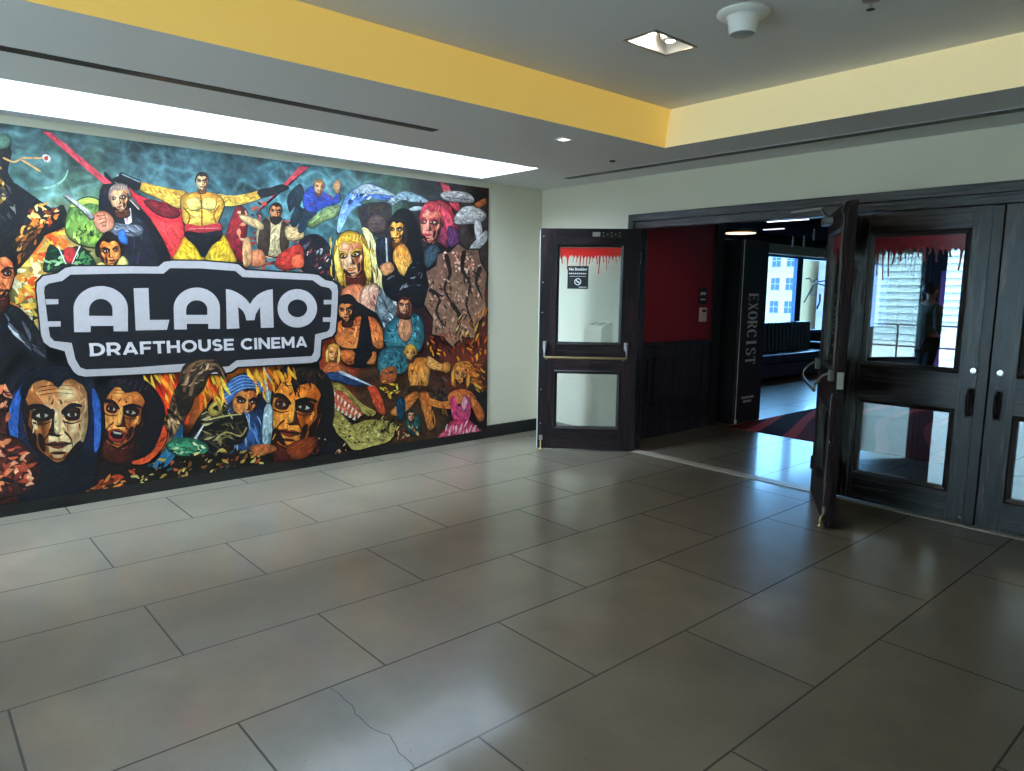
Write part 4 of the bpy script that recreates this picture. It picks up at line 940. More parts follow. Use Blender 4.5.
P e07068 e07068 0 -1510,2416 -1493,2445 -1497,2447 -1520,2420
P e07068 e07068 0 -1477,2397 -1458,2447 -1462,2448 -1488,2400
P e07068 e07068 0 -1443,2394 -1423,2448 -1428,2449 -1454,2396
P e07068 e07068 0 -1407,2409 -1388,2449 -1393,2450 -1418,2413
P c84858 c84858 1 -1422,2441 -1324,2390 -1223,2199 -1298,2055 -1348,2231
P 5a3058 5a3058 1 -1323,2252 -1198,2201 -1197,2080 -1323,2054
P c04450 c04450 1 -1422,2654 -1336,2653 -1224,2537 -1173,2422 -1274,2434
P 3c4c54 3c4c54 1 -1615,1981 -1495,2065 -1422,1990 -1520,1867 -1592,1826
P d8d0cc a8a0a0 1 -1422,2557 -1324,2596 -1122,2606 -1006,2567 -1018,2505 -1224,2497 -1373,2503
P 6a6060 6a6060 0 -1374,2528 -1045,2528 -1044,2538 -1372,2537
P e0dad6 b0a8a6 1 -1249,2337 -1147,2444 -992,2477 -831,2409 -884,2323 -1069,2289 -1223,2279
S 8 f4f0ec/807878 16 3 10 20 -1223,2398 -885,2425 -938,2319 -1198,2301
P d0c8c4 d0c8c4 1 -991,2315 -911,2341 -883,2179 -963,2133
P d8d4d2 908a8c 1 -1094,1984 -989,2111 -830,2244 -815,2141 -936,2032 -1067,1944
P b06038 b06038 1 -992,2497 -833,2573 -832,2511 -939,2461
P 6a4c40 a07860 0 -1618,1471 -1557,1649 -1592,1787 -1471,1849 -1447,1969 -1298,1995 -1197,2080 -1094,2024 -936,2032 -908,1909 -811,1786 -850,1553 -807,1383 -929,1279 -982,1110 -1142,1137 -1271,1037 -1398,1145 -1522,1169 -1509,1330
S 170 b08870/8a6250/d0a890/5a3c30/c89a84/70483c/e0bca4 26 1.8 40 80 -1569,1511 -1471,1928 -1146,2063 -880,1868 -876,1384 -1116,1094 -1423,1166
S 30 e0a890/b06a58/f0c8b4 26 1.6 10 40 -1422,1990 -1042,2027 -907,1825 -1298,1794
P 1c1210 1c1210 1 -1562,1592 -1444,1526 -1488,1388 -1381,1243 -1365,1250 -1457,1392 -1402,1535 -1528,1628
P 1c1210 1c1210 1 -1375,1947 -1320,1775 -1389,1631 -1281,1466 -1264,1473 -1357,1633 -1276,1774 -1321,1959
P 1c1210 1c1210 1 -1149,2004 -1169,1815 -1059,1675 -1106,1469 -1020,1278 -1001,1282 -1076,1470 -1020,1679 -1121,1823 -1091,2002
P 1c1210 1c1210 1 -936,1852 -980,1698 -887,1529 -868,1535 -940,1700 -878,1841
P 1c1210 1c1210 1 -1297,1459 -1188,1323 -1230,1162 -1211,1158 -1149,1326 -1247,1481
S 40 2a1a16/3a2620/140e0c/c8a088 26 2.4 70 50 -1569,1709 -853,1827 -850,1511 -1546,1411
S 26 1c1414/3c2822/a88070 22 3 80 20 -1546,1311 -903,1320 -1089,1093 -1423,1125
S 60 d8641c/7a2410/f0a030/24100c/a03818 26 3 60 40 -1619,1152 -819,1191 -816,845 -1547,947
S 30 e0a83c/c86a20/181214/e8d080 20 5 -50 15 -1221,1326 -821,1405 -817,1029 -1168,991
P 121214 121214 1 -2580,1311 -2537,1438 -2414,1510 -2249,1436 -2121,1340 -2081,1081 -2214,886 -2488,903 -2585,1074
P b05428 e08848 1 -2601,1257 -2519,1328 -2418,1308 -2334,1362 -2273,1230 -2318,1081 -2484,1070 -2584,1129
P b85a2c e89050 1 -2313,1343 -2186,1341 -2079,1186 -2103,1053 -2190,1076 -2252,1211
P c06830 c06830 1 -2566,1036 -2423,1048 -2363,933 -2487,921
P c87840 c87840 1 -2277,1004 -2169,1018 -2193,904 -2299,929
S 14 f0b070/7a2c14/d07838 20 3 60 50 -2560,1311 -2314,1325 -2339,1101 -2524,1127
P 15151a 15151a 1 -2313,1380 -2250,1361 -2213,982 -2405,898 -2359,1139
P 15110f 15110f 1 -2558,1401 -2564,1455 -2536,1512 -2484,1532 -2426,1519 -2393,1460 -2394,1409 -2475,1380
P 421a0b 421a0b 1 -2515,1348 -2429,1362 -2412,1276 -2515,1267
P b86430 e09858 1 -2552,1431 -2545,1481 -2488,1510 -2417,1489 -2404,1434 -2406,1378 -2431,1329 -2469,1309 -2514,1326 -2545,1374
P 421a0b 421a0b 1 -2461,1416 -2433,1461 -2413,1456 -2407,1393 -2427,1342 -2453,1324 -2450,1361
P b86430 b86430 1 -2440,1402 -2423,1405 -2425,1378 -2438,1363 -2444,1381
P e09858 e09858 1 -2496,1489 -2526,1473 -2526,1451 -2491,1453
P e09858 e09858 1 -2509,1400 -2528,1403 -2525,1377 -2506,1364
P 421a0b 421a0b 1 -2507,1322 -2477,1335 -2446,1325 -2472,1313
P e09858 e09858 1 -2488,1335 -2466,1336 -2467,1324 -2485,1323
P 1c0d0a 1c0d0a 1 -2406,1469 -2417,1433 -2411,1403 -2428,1376 -2428,1350 -2457,1320 -2471,1307 -2434,1321 -2409,1363 -2400,1424
P 1c0d0a 1c0d0a 1 -2479,1430 -2467,1433 -2470,1405 -2457,1378 -2473,1374 -2473,1400
P 1c0d0a 1c0d0a 1 -2448,1369 -2433,1382 -2433,1349 -2446,1337
P 421a0b 421a0b 1 -2497,1334 -2462,1336 -2468,1330 -2490,1329
P e09858 e09858 1 -2427,1415 -2419,1411 -2426,1390 -2433,1392
P 1c0d0a 1c0d0a 1 -2527,1357 -2511,1346 -2487,1317 -2510,1322 -2533,1347
P 421a0b 421a0b 1 -2539,1419 -2528,1434 -2503,1433 -2499,1419 -2506,1406 -2531,1405
P 15110f 15110f 1 -2542,1428 -2522,1434 -2498,1420 -2494,1426 -2519,1443 -2545,1440
P c7c0b2 c7c0b2 1 -2531,1416 -2519,1423 -2507,1417 -2519,1412
P 2a2018 2a2018 1 -2526,1422 -2515,1423 -2514,1413 -2525,1412
P 15110f 15110f 1 -2532,1417 -2519,1423 -2505,1418 -2505,1420 -2520,1426 -2534,1419
P 221009 221009 1 -2476,1422 -2462,1438 -2428,1437 -2423,1423 -2432,1410 -2466,1408
P 15110f 15110f 1 -2477,1419 -2449,1438 -2419,1438 -2419,1445 -2452,1447 -2485,1429
P c7c0b2 c7c0b2 1 -2466,1419 -2450,1427 -2433,1421 -2449,1415
P 2a2018 2a2018 1 -2457,1426 -2446,1427 -2444,1417 -2456,1416
P 15110f 15110f 1 -2468,1420 -2450,1427 -2431,1422 -2430,1424 -2450,1430 -2469,1423
P 421a0b 421a0b 1 -2483,1425 -2468,1388 -2460,1376 -2484,1370 -2477,1390
P e09858 e09858 1 -2489,1429 -2481,1430 -2476,1382 -2490,1379
P 15110f 15110f 0 -2496,1374 -2467,1375 -2482,1368
P 8a3024 8a3024 1 -2511,1352 -2490,1359 -2481,1356 -2472,1360 -2450,1355 -2480,1341
P 15110f 15110f 1 -2512,1350 -2480,1349 -2449,1352 -2450,1357 -2481,1354 -2512,1354
P 15110f 15110f 1 -2555,1421 -2558,1475 -2521,1517 -2473,1525 -2430,1513 -2399,1465 -2401,1424 -2415,1464 -2447,1484 -2486,1472 -2519,1486 -2544,1456
P 302822 302822 0 -2540,1490 -2533,1508 -2535,1509 -2545,1492
P 302822 302822 0 -2521,1501 -2513,1509 -2515,1511 -2524,1504
P 302822 302822 0 -2500,1503 -2493,1510 -2494,1512 -2504,1506
P 302822 302822 0 -2479,1496 -2472,1512 -2474,1513 -2484,1498
P 302822 302822 0 -2458,1487 -2452,1514 -2454,1514 -2463,1488
P 302822 302822 0 -2437,1485 -2431,1515 -2433,1515 -2442,1486
P 302822 302822 0 -2417,1495 -2411,1516 -2413,1517 -2422,1496
P 131216 131216 1 -2566,1474 -2535,1546 -2433,1565 -2373,1510 -2364,1455 -2476,1483
P c88c38 c88c38 1 -2687,972 -2686,1038 -2667,1094 -2615,1121 -2557,1093 -2542,1029 -2556,941 -2585,915 -2663,932
P 662911 662911 1 -2649,989 -2588,990 -2586,927 -2657,932
P d07840 f0b070 1 -2665,1054 -2655,1089 -2613,1103 -2566,1079 -2563,1039 -2571,999 -2593,967 -2622,957 -2651,973 -2666,1012
P 662911 662911 1 -2596,1031 -2580,1061 -2567,1055 -2570,1010 -2590,975 -2609,966 -2603,991
P d07840 d07840 1 -2587,1019 -2580,1020 -2584,1001 -2594,992 -2596,1005
P f0b070 f0b070 1 -2616,1088 -2643,1081 -2645,1065 -2616,1062
P f0b070 f0b070 1 -2630,1025 -2652,1031 -2653,1012 -2641,1000
P 662911 662911 1 -2641,969 -2619,976 -2599,964 -2623,960
P f0b070 f0b070 1 -2627,977 -2611,975 -2614,966 -2626,968
P 662911 662911 1 -2654,1043 -2642,1052 -2619,1048 -2616,1037 -2624,1029 -2648,1032
P c88c38 c88c38 1 -2656,1050 -2635,1051 -2615,1038 -2611,1042 -2633,1058 -2656,1059
P c7c0b2 c7c0b2 1 -2647,1040 -2635,1043 -2624,1037 -2636,1035
P 2a2018 2a2018 1 -2638,1043 -2630,1042 -2631,1035 -2638,1036
P c88c38 c88c38 1 -2648,1040 -2635,1043 -2622,1038 -2622,1039 -2635,1045 -2649,1043
P 662911 662911 1 -2601,1037 -2592,1047 -2574,1043 -2573,1032 -2579,1024 -2597,1026
P c88c38 c88c38 1 -2601,1035 -2585,1046 -2570,1043 -2569,1048 -2587,1053 -2606,1042
P c7c0b2 c7c0b2 1 -2596,1034 -2587,1038 -2578,1032 -2588,1029
P 2a2018 2a2018 1 -2590,1038 -2582,1037 -2582,1030 -2590,1030
P c88c38 c88c38 1 -2597,1035 -2587,1038 -2577,1033 -2577,1034 -2587,1040 -2598,1037
P 662911 662911 1 -2609,1040 -2603,1012 -2599,1003 -2616,1001 -2610,1014
P f0b070 f0b070 1 -2614,1044 -2607,1043 -2609,1008 -2620,1008
P c88c38 c88c38 0 -2625,1005 -2604,1003 -2615,999
P 8a3024 8a3024 1 -2637,991 -2622,994 -2616,991 -2609,992 -2595,986 -2617,980
P c88c38 c88c38 1 -2639,989 -2616,985 -2594,984 -2594,988 -2616,989 -2638,993
P c88c38 c88c38 1 -2668,1047 -2664,1086 -2634,1112 -2600,1112 -2572,1098 -2557,1060 -2563,1031 -2567,1061 -2587,1079 -2616,1075 -2636,1089 -2657,1071
P f0cc70 f0cc70 0 -2650,1095 -2643,1107 -2645,1108 -2653,1097
P f0cc70 f0cc70 0 -2636,1100 -2630,1105 -2630,1107 -2638,1103
P f0cc70 f0cc70 0 -2622,1099 -2615,1104 -2616,1105 -2624,1102
P f0cc70 f0cc70 0 -2608,1092 -2601,1103 -2602,1104 -2611,1094
P f0cc70 f0cc70 0 -2594,1083 -2587,1101 -2588,1102 -2598,1084
P f0cc70 f0cc70 0 -2580,1079 -2573,1100 -2574,1100 -2584,1081
P f0cc70 f0cc70 0 -2565,1084 -2559,1098 -2560,1099 -2569,1085
P c88c38 c88c38 1 -2661,1079 -2682,1052 -2693,973 -2677,941 -2663,984 -2665,1028
P f0cc70 f0cc70 1 -2667,1072 -2675,1022 -2674,963 -2672,963 -2672,1021 -2662,1071
P f0cc70 f0cc70 1 -2672,1065 -2680,1022 -2679,964 -2676,963 -2676,1022 -2667,1065
P f0cc70 f0cc70 1 -2677,1059 -2684,1023 -2683,964 -2681,964 -2681,1022 -2673,1058
P f0cc70 f0cc70 1 -2683,1052 -2689,1023 -2688,965 -2686,965 -2686,1023 -2678,1051
P c88c38 c88c38 1 -2562,1068 -2546,1037 -2551,956 -2573,929 -2579,974 -2568,1017
P f0cc70 f0cc70 1 -2562,1060 -2563,1009 -2574,951 -2572,951 -2559,1008 -2557,1060
P f0cc70 f0cc70 1 -2558,1053 -2558,1008 -2570,951 -2567,950 -2554,1008 -2553,1052
P f0cc70 f0cc70 1 -2554,1045 -2553,1008 -2565,950 -2562,949 -2550,1007 -2549,1045
P f0cc70 f0cc70 1 -2550,1037 -2548,1007 -2560,949 -2558,949 -2545,1007 -2545,1037
P c06838 c06838 1 -2708,916 -2608,947 -2508,885 -2489,828 -2729,826
P 28606c 4c8c94 1 -2079,1225 -1966,1338 -1852,1375 -1666,1353 -1619,1152 -1692,995 -1879,1023 -2059,1070
S 26 5aa0a8/1c4450/7ac0c4/143038 22 3 60 50 -2056,1301 -1666,1333 -1691,1035 -2014,1088
P c07a50 e0a078 1 -1898,1356 -1806,1394 -1761,1216 -1832,1100 -1923,1182
P 3c1c14 3c1c14 1 -1936,1383 -1936,1458 -1914,1523 -1852,1557 -1781,1528 -1762,1455 -1778,1355 -1813,1324 -1906,1339
P 4e2317 4e2317 1 -1891,1405 -1818,1408 -1815,1336 -1900,1339
P c87848 eab088 1 -1911,1477 -1899,1518 -1849,1536 -1792,1512 -1788,1465 -1797,1419 -1823,1382 -1857,1369 -1892,1387 -1912,1430
P 4e2317 4e2317 1 -1832,1455 -1809,1490 -1793,1484 -1796,1432 -1819,1391 -1842,1380 -1835,1409
P c87848 c87848 1 -1820,1442 -1808,1443 -1813,1421 -1825,1410 -1827,1426
P eab088 eab088 1 -1855,1519 -1884,1509 -1887,1491 -1855,1489
P eab088 eab088 1 -1874,1447 -1894,1452 -1895,1430 -1881,1418
P 4e2317 4e2317 1 -1883,1383 -1857,1391 -1833,1379 -1859,1372
P eab088 eab088 1 -1867,1391 -1847,1390 -1850,1380 -1866,1381
P 4e2317 4e2317 1 -1903,1466 -1888,1477 -1859,1473 -1856,1461 -1866,1452 -1895,1453
P 3c1c14 3c1c14 1 -1905,1474 -1880,1476 -1854,1462 -1850,1466 -1877,1484 -1906,1484
P c7c0b2 c7c0b2 1 -1894,1463 -1879,1467 -1865,1461 -1880,1458
P 2a2018 2a2018 1 -1884,1467 -1874,1466 -1875,1458 -1884,1459
P 3c1c14 3c1c14 1 -1896,1463 -1879,1467 -1863,1461 -1863,1463 -1879,1469 -1897,1466
P 4e2317 4e2317 1 -1845,1462 -1830,1474 -1801,1469 -1798,1457 -1808,1448 -1838,1450
P 3c1c14 3c1c14 1 -1846,1459 -1820,1472 -1793,1469 -1792,1475 -1821,1480 -1852,1468
P c7c0b2 c7c0b2 1 -1837,1459 -1821,1463 -1807,1457 -1822,1454
P 2a2018 2a2018 1 -1826,1463 -1817,1463 -1817,1455 -1827,1455
P 3c1c14 3c1c14 1 -1838,1460 -1821,1464 -1805,1458 -1805,1459 -1821,1466 -1839,1462
P 4e2317 4e2317 1 -1849,1465 -1841,1433 -1835,1423 -1857,1420 -1848,1435
P eab088 eab088 1 -1854,1469 -1846,1469 -1848,1429 -1861,1428
P 3c1c14 3c1c14 0 -1867,1424 -1842,1422 -1855,1418
P 8a3024 8a3024 1 -1882,1408 -1863,1411 -1856,1408 -1848,1410 -1829,1404 -1857,1396
P 3c1c14 3c1c14 1 -1884,1406 -1856,1402 -1828,1402 -1828,1406 -1856,1406 -1883,1409
P 3c1c14 3c1c14 1 -1915,1469 -1910,1514 -1875,1545 -1833,1546 -1800,1533 -1781,1490 -1788,1457 -1794,1491 -1818,1511 -1852,1504 -1877,1519 -1901,1497
P 7a4030 7a4030 0 -1893,1525 -1885,1539 -1887,1540 -1897,1527
P 7a4030 7a4030 0 -1876,1532 -1869,1538 -1870,1539 -1879,1535
P 7a4030 7a4030 0 -1859,1531 -1852,1537 -1853,1538 -1862,1535
P 7a4030 7a4030 0 -1842,1523 -1835,1536 -1836,1537 -1847,1525
P 7a4030 7a4030 0 -1826,1514 -1817,1535 -1819,1536 -1831,1515
P 7a4030 7a4030 0 -1809,1511 -1800,1534 -1802,1535 -1814,1512
P 7a4030 7a4030 0 -1791,1516 -1783,1533 -1785,1534 -1796,1518
P 3c1c14 3c1c14 1 -1906,1506 -1931,1474 -1943,1383 -1924,1349 -1907,1398 -1910,1448
P 7a4030 7a4030 1 -1913,1498 -1923,1440 -1920,1373 -1917,1373 -1918,1440 -1907,1497
P 7a4030 7a4030 1 -1919,1490 -1928,1441 -1926,1374 -1923,1374 -1924,1440 -1914,1489
P 7a4030 7a4030 1 -1926,1482 -1934,1441 -1931,1374 -1929,1374 -1929,1441 -1920,1481
P 7a4030 7a4030 1 -1932,1474 -1939,1441 -1937,1375 -1934,1375 -1935,1441 -1926,1473
P 3c1c14 3c1c14 1 -1787,1499 -1768,1464 -1773,1371 -1798,1339 -1806,1391 -1794,1440
P 7a4030 7a4030 1 -1788,1490 -1787,1431 -1801,1365 -1798,1365 -1783,1431 -1782,1490
P 7a4030 7a4030 1 -1783,1481 -1782,1431 -1795,1365 -1792,1364 -1777,1431 -1777,1481
P 7a4030 7a4030 1 -1778,1473 -1776,1431 -1789,1364 -1786,1364 -1771,1430 -1772,1473
P 7a4030 7a4030 1 -1773,1464 -1770,1430 -1783,1364 -1780,1363 -1766,1430 -1767,1464
P 2c5c68 4c868c 1 -2125,1016 -1969,1067 -1786,1019 -1811,842 -1995,755 -2150,844
P a85a30 a85a30 1 -2128,823 -1971,871 -1950,732 -2108,705
S 20 14242c/5a98a0/1c4450 22 3 50 50 -2169,1018 -1809,1020 -1904,768 -2129,784
P c8782c e8a050 1 -1810,861 -1716,936 -1547,907 -1573,663 -1670,589 -1789,660
P e0a058 e0a058 1 -1571,949 -1448,881 -1348,833 -1348,771 -1473,800 -1596,848
P d08840 d08840 1 -1398,857 -1310,873 -1297,789 -1373,752
P 3a2418 3a2418 1 -1789,660 -1597,645 -1573,561 -1789,579
P b86428 e09048 1 -1765,598 -1670,569 -1814,420 -1954,374 -2022,422 -1906,510
P b86428 e09048 1 -1694,571 -1573,581 -1524,411 -1475,239 -1574,188 -1647,424
S 14 f4c880/8a4018/d89048 20 3 70 40 -1787,900 -1572,888 -1621,647 -1765,678
P d8a030 d8a030 1 -1855,976 -1857,1027 -1824,1064 -1785,1087 -1744,1061 -1712,1017 -1716,969 -1786,969
P 5a2c11 5a2c11 1 -1817,949 -1753,953 -1745,893 -1820,894
P d08840 f0b870 1 -1840,1009 -1833,1044 -1790,1059 -1738,1039 -1731,1001 -1736,963 -1756,931 -1785,920 -1817,934 -1837,970
P 5a2c11 5a2c11 1 -1776,992 -1751,1021 -1737,1016 -1736,973 -1753,939 -1773,929 -1768,954
P d08840 d08840 1 -1760,981 -1747,982 -1749,964 -1760,955 -1763,967
P f0b870 f0b870 1 -1797,1045 -1819,1037 -1820,1022 -1795,1020
P f0b870 f0b870 1 -1812,985 -1824,988 -1823,970 -1810,960
P 5a2c11 5a2c11 1 -1813,931 -1790,938 -1768,929 -1787,923
P f0b870 f0b870 1 -1799,939 -1782,938 -1784,929 -1797,930
P 5a2c11 5a2c11 1 -1833,1000 -1824,1010 -1806,1007 -1803,997 -1809,989 -1827,990
P d8a030 d8a030 1 -1834,1007 -1819,1009 -1803,998 -1799,1002 -1817,1015 -1836,1015
P c7c0b2 c7c0b2 1 -1827,998 -1818,1002 -1809,997 -1818,994
P 2a2018 2a2018 1 -1823,1002 -1815,1001 -1815,995 -1823,995
P d8a030 d8a030 1 -1828,998 -1818,1002 -1808,997 -1807,999 -1818,1004 -1829,1000
P 5a2c11 5a2c11 1 -1787,998 -1775,1008 -1750,1004 -1747,994 -1755,986 -1779,988
P d8a030 d8a030 1 -1787,996 -1766,1007 -1744,1004 -1743,1009 -1768,1013 -1792,1003
P c7c0b2 c7c0b2 1 -1779,995 -1767,999 -1755,994 -1767,991
P 2a2018 2a2018 1 -1772,999 -1764,999 -1764,992 -1772,992
P d8a030 d8a030 1 -1780,996 -1767,999 -1753,995 -1753,996 -1767,1001 -1781,998
P 5a2c11 5a2c11 1 -1791,1000 -1782,974 -1776,965 -1794,963 -1789,976
P f0b870 f0b870 1 -1796,1004 -1789,1003 -1788,970 -1798,969
P d8a030 d8a030 0 -1803,966 -1782,965 -1793,961
P 8a3024 8a3024 1 -1815,952 -1799,955 -1793,953 -1786,955 -1771,950 -1793,942
P d8a030 d8a030 1 -1816,950 -1793,948 -1770,948 -1770,951 -1793,951 -1816,954
P d8a030 d8a030 1 -1843,1003 -1842,1040 -1813,1067 -1777,1068 -1746,1057 -1727,1021 -1730,994 -1738,1022 -1761,1038 -1790,1033 -1813,1045 -1833,1026
P f8e080 f8e080 0 -1828,1049 -1823,1061 -1824,1062 -1832,1051
P f8e080 f8e080 0 -1814,1055 -1808,1061 -1809,1062 -1816,1058
P f8e080 f8e080 0 -1799,1055 -1793,1060 -1794,1061 -1801,1058
P f8e080 f8e080 0 -1783,1049 -1778,1060 -1779,1060 -1787,1050
P f8e080 f8e080 0 -1768,1041 -1763,1059 -1764,1060 -1772,1042
P f8e080 f8e080 0 -1753,1039 -1747,1058 -1749,1059 -1757,1040
P f8e080 f8e080 0 -1738,1043 -1732,1058 -1734,1058 -1742,1045
S 30 16161a/3c4048/0c0c10/5a606c 22 3 50 60 -1572,765 -1348,792 -1348,499 -1549,476
P 1c4860 1c4860 1 -1952,534 -1860,545 -1861,364 -1931,332
S 16 f0c030/1a1a1c/c88c20/e8dc60 22 3 20 60 -2085,742 -1905,689 -1952,534 -2131,590
P a83420 d86038 1 -2282,718 -2174,691 -2067,426 -2156,435
P 2c4468 2c4468 1 -2748,846 -2550,851 -2386,783 -2217,713 -2388,708 -2652,784
P d0dce4 d0dce4 1 -2556,838 -2370,754 -2220,690 -2215,698 -2361,771 -2543,863
S 24 6a4c2c/3c2818/a07840/1c140e 22 4 80 30 -1548,517 -1322,539 -1348,224 -1525,245
P 2c6060 2c6060 1 -1838,362 -1743,392 -1672,303 -1672,179 -1816,176
P 1a3c40 1a3c40 1 -1824,358 -1825,386 -1808,412 -1779,418 -1748,406 -1732,373 -1734,348 -1779,340
P 522917 522917 1 -1802,328 -1754,327 -1748,283 -1804,287
P c88050 e8b080 1 -1819,373 -1814,397 -1782,407 -1743,390 -1738,361 -1742,334 -1757,311 -1778,305 -1802,316 -1817,343
P 522917 522917 1 -1767,357 -1753,377 -1742,373 -1742,341 -1754,317 -1769,311 -1766,329
P c88050 c88050 1 -1758,348 -1750,348 -1752,335 -1759,329 -1762,338
P e8b080 e8b080 1 -1785,397 -1804,392 -1805,381 -1783,378
P e8b080 e8b080 1 -1793,353 -1807,357 -1806,343 -1797,335
P 522917 522917 1 -1796,314 -1779,318 -1763,310 -1779,307
P e8b080 e8b080 1 -1785,319 -1773,317 -1775,311 -1784,312
P 522917 522917 1 -1812,365 -1804,372 -1786,369 -1784,361 -1789,356 -1807,358
P 1a3c40 1a3c40 1 -1814,371 -1799,371 -1783,362 -1780,364 -1797,376 -1815,377
P c7c0b2 c7c0b2 1 -1807,363 -1798,365 -1789,361 -1798,360
P 2a2018 2a2018 1 -1801,366 -1795,365 -1795,360 -1801,360
P 1a3c40 1a3c40 1 -1808,364 -1798,366 -1788,362 -1788,363 -1798,367 -1808,365
P 522917 522917 1 -1774,361 -1766,368 -1748,364 -1746,357 -1751,352 -1769,353
P 1a3c40 1a3c40 1 -1775,360 -1759,367 -1743,364 -1743,368 -1761,372 -1778,365
P c7c0b2 c7c0b2 1 -1769,359 -1760,361 -1751,357 -1760,356
P 2a2018 2a2018 1 -1763,361 -1757,361 -1757,356 -1763,356
P 1a3c40 1a3c40 1 -1770,359 -1760,362 -1750,358 -1750,358 -1760,363 -1770,361
P 522917 522917 1 -1778,363 -1771,344 -1767,337 -1780,336 -1776,345
P e8b080 e8b080 1 -1781,366 -1777,365 -1776,341 -1783,341
P 1a3c40 1a3c40 0 -1787,339 -1771,337 -1779,335
P 8a3024 8a3024 1 -1795,329 -1784,331 -1779,329 -1775,330 -1763,325 -1779,321
P 1a3c40 1a3c40 1 -1796,328 -1779,325 -1763,324 -1763,326 -1779,327 -1796,330
P 1a3c40 1a3c40 1 -1822,368 -1821,396 -1799,414 -1773,413 -1750,403 -1735,376 -1737,356 -1743,377 -1760,390 -1782,387 -1799,397 -1814,385
P 2c5c60 2c5c60 0 -1810,401 -1806,410 -1808,411 -1813,403
P 2c5c60 2c5c60 0 -1800,405 -1796,409 -1796,410 -1802,407
P 2c5c60 2c5c60 0 -1789,404 -1784,408 -1785,408 -1790,406
P 2c5c60 2c5c60 0 -1777,399 -1773,407 -1774,407 -1780,400
P 2c5c60 2c5c60 0 -1766,392 -1762,405 -1763,406 -1769,393
P 2c5c60 2c5c60 0 -1755,390 -1751,404 -1752,405 -1757,391
P 2c5c60 2c5c60 0 -1743,393 -1739,403 -1740,404 -1746,394
P c87c2c c87c2c 1 -1267,648 -1272,748 -1246,834 -1162,876 -1060,834 -1028,736 -1042,602 -1089,562 -1221,588
P 66260e 66260e 1 -1205,675 -1102,676 -1093,579 -1213,587
P d8803c f4b468 1 -1238,773 -1225,827 -1156,848 -1075,813 -1065,751 -1075,690 -1108,641 -1155,625 -1206,651 -1236,709
P 66260e 66260e 1 -1134,741 -1096,785 -1073,776 -1074,707 -1103,654 -1135,639 -1127,678
P d8803c d8803c 1 -1111,722 -1092,722 -1096,693 -1113,679 -1118,700
P f4b468 f4b468 1 -1167,827 -1203,815 -1206,791 -1164,787
P f4b468 f4b468 1 -1191,732 -1214,738 -1213,709 -1193,692
P 66260e 66260e 1 -1197,645 -1161,655 -1126,638 -1158,630
P f4b468 f4b468 1 -1175,657 -1147,654 -1150,641 -1173,643
P 1c0d0a 1c0d0a 1 -1064,790 -1081,752 -1077,718 -1100,691 -1103,663 -1140,635 -1158,624 -1113,632 -1079,674 -1062,739
P 1c0d0a 1c0d0a 1 -1153,759 -1137,760 -1144,730 -1131,698 -1151,696 -1148,725
P 1c0d0a 1c0d0a 1 -1121,687 -1101,698 -1105,663 -1122,651
P 66260e 66260e 1 -1186,658 -1142,653 -1150,647 -1178,650
P f4b468 f4b468 1 -1095,733 -1086,728 -1096,707 -1105,710
P 1c0d0a 1c0d0a 1 -1217,688 -1200,673 -1175,637 -1201,646 -1225,677
P 66260e 66260e 1 -1225,757 -1210,772 -1179,766 -1176,750 -1186,738 -1216,741
P c87c2c c87c2c 1 -1228,768 -1202,771 -1175,751 -1168,757 -1197,780 -1229,782
P c7c0b2 c7c0b2 1 -1216,753 -1200,759 -1185,750 -1201,746
P 2a2018 2a2018 1 -1208,759 -1195,758 -1195,747 -1208,748
P c87c2c c87c2c 1 -1217,754 -1200,759 -1184,751 -1182,753 -1200,762 -1219,757
P 221009 221009 1 -1152,750 -1132,765 -1091,758 -1086,742 -1099,729 -1141,733
P c87c2c c87c2c 1 -1154,747 -1117,763 -1080,757 -1079,765 -1120,773 -1162,759
P c7c0b2 c7c0b2 1 -1140,746 -1119,751 -1098,742 -1119,738
P 2a2018 2a2018 1 -1127,751 -1113,750 -1113,739 -1127,740
P c87c2c c87c2c 1 -1142,746 -1119,751 -1096,743 -1095,745 -1119,754 -1143,750
P 66260e 66260e 1 -1157,754 -1143,711 -1134,697 -1165,695 -1154,715
P f4b468 f4b468 1 -1165,760 -1154,759 -1153,706 -1171,705
P c87c2c c87c2c 0 -1180,701 -1144,697 -1162,692
P b03428 b03428 1 -1200,679 -1174,683 -1163,679 -1152,681 -1125,672 -1163,662
P c87c2c c87c2c 1 -1202,677 -1163,671 -1124,669 -1124,674 -1163,676 -1201,682
P c87c2c c87c2c 1 -1243,762 -1240,822 -1193,863 -1135,862 -1087,842 -1057,784 -1064,739 -1075,785 -1110,813 -1158,806 -1194,827 -1226,799
P f4bc58 f4bc58 0 -1217,836 -1207,854 -1210,856 -1223,839
P f4bc58 f4bc58 0 -1194,844 -1184,852 -1186,854 -1198,849
P f4bc58 f4bc58 0 -1170,843 -1160,850 -1162,852 -1174,848
P f4bc58 f4bc58 0 -1146,831 -1136,848 -1138,849 -1152,834
P f4bc58 f4bc58 0 -1122,818 -1112,846 -1114,847 -1129,820
P f4bc58 f4bc58 0 -1098,813 -1088,844 -1090,845 -1105,815
P f4bc58 f4bc58 0 -1074,820 -1064,842 -1066,843 -1080,822
P c87c2c c87c2c 1 -1234,811 -1266,770 -1276,649 -1247,602 -1227,666 -1235,734
P f4bc58 f4bc58 1 -1243,801 -1252,724 -1244,635 -1240,635 -1246,724 -1235,800
P f4bc58 f4bc58 1 -1251,791 -1260,725 -1252,636 -1248,635 -1254,725 -1243,789
P f4bc58 f4bc58 1 -1260,781 -1268,726 -1259,636 -1255,636 -1262,725 -1252,779
P f4bc58 f4bc58 1 -1268,770 -1276,727 -1267,637 -1263,637 -1269,726 -1260,769
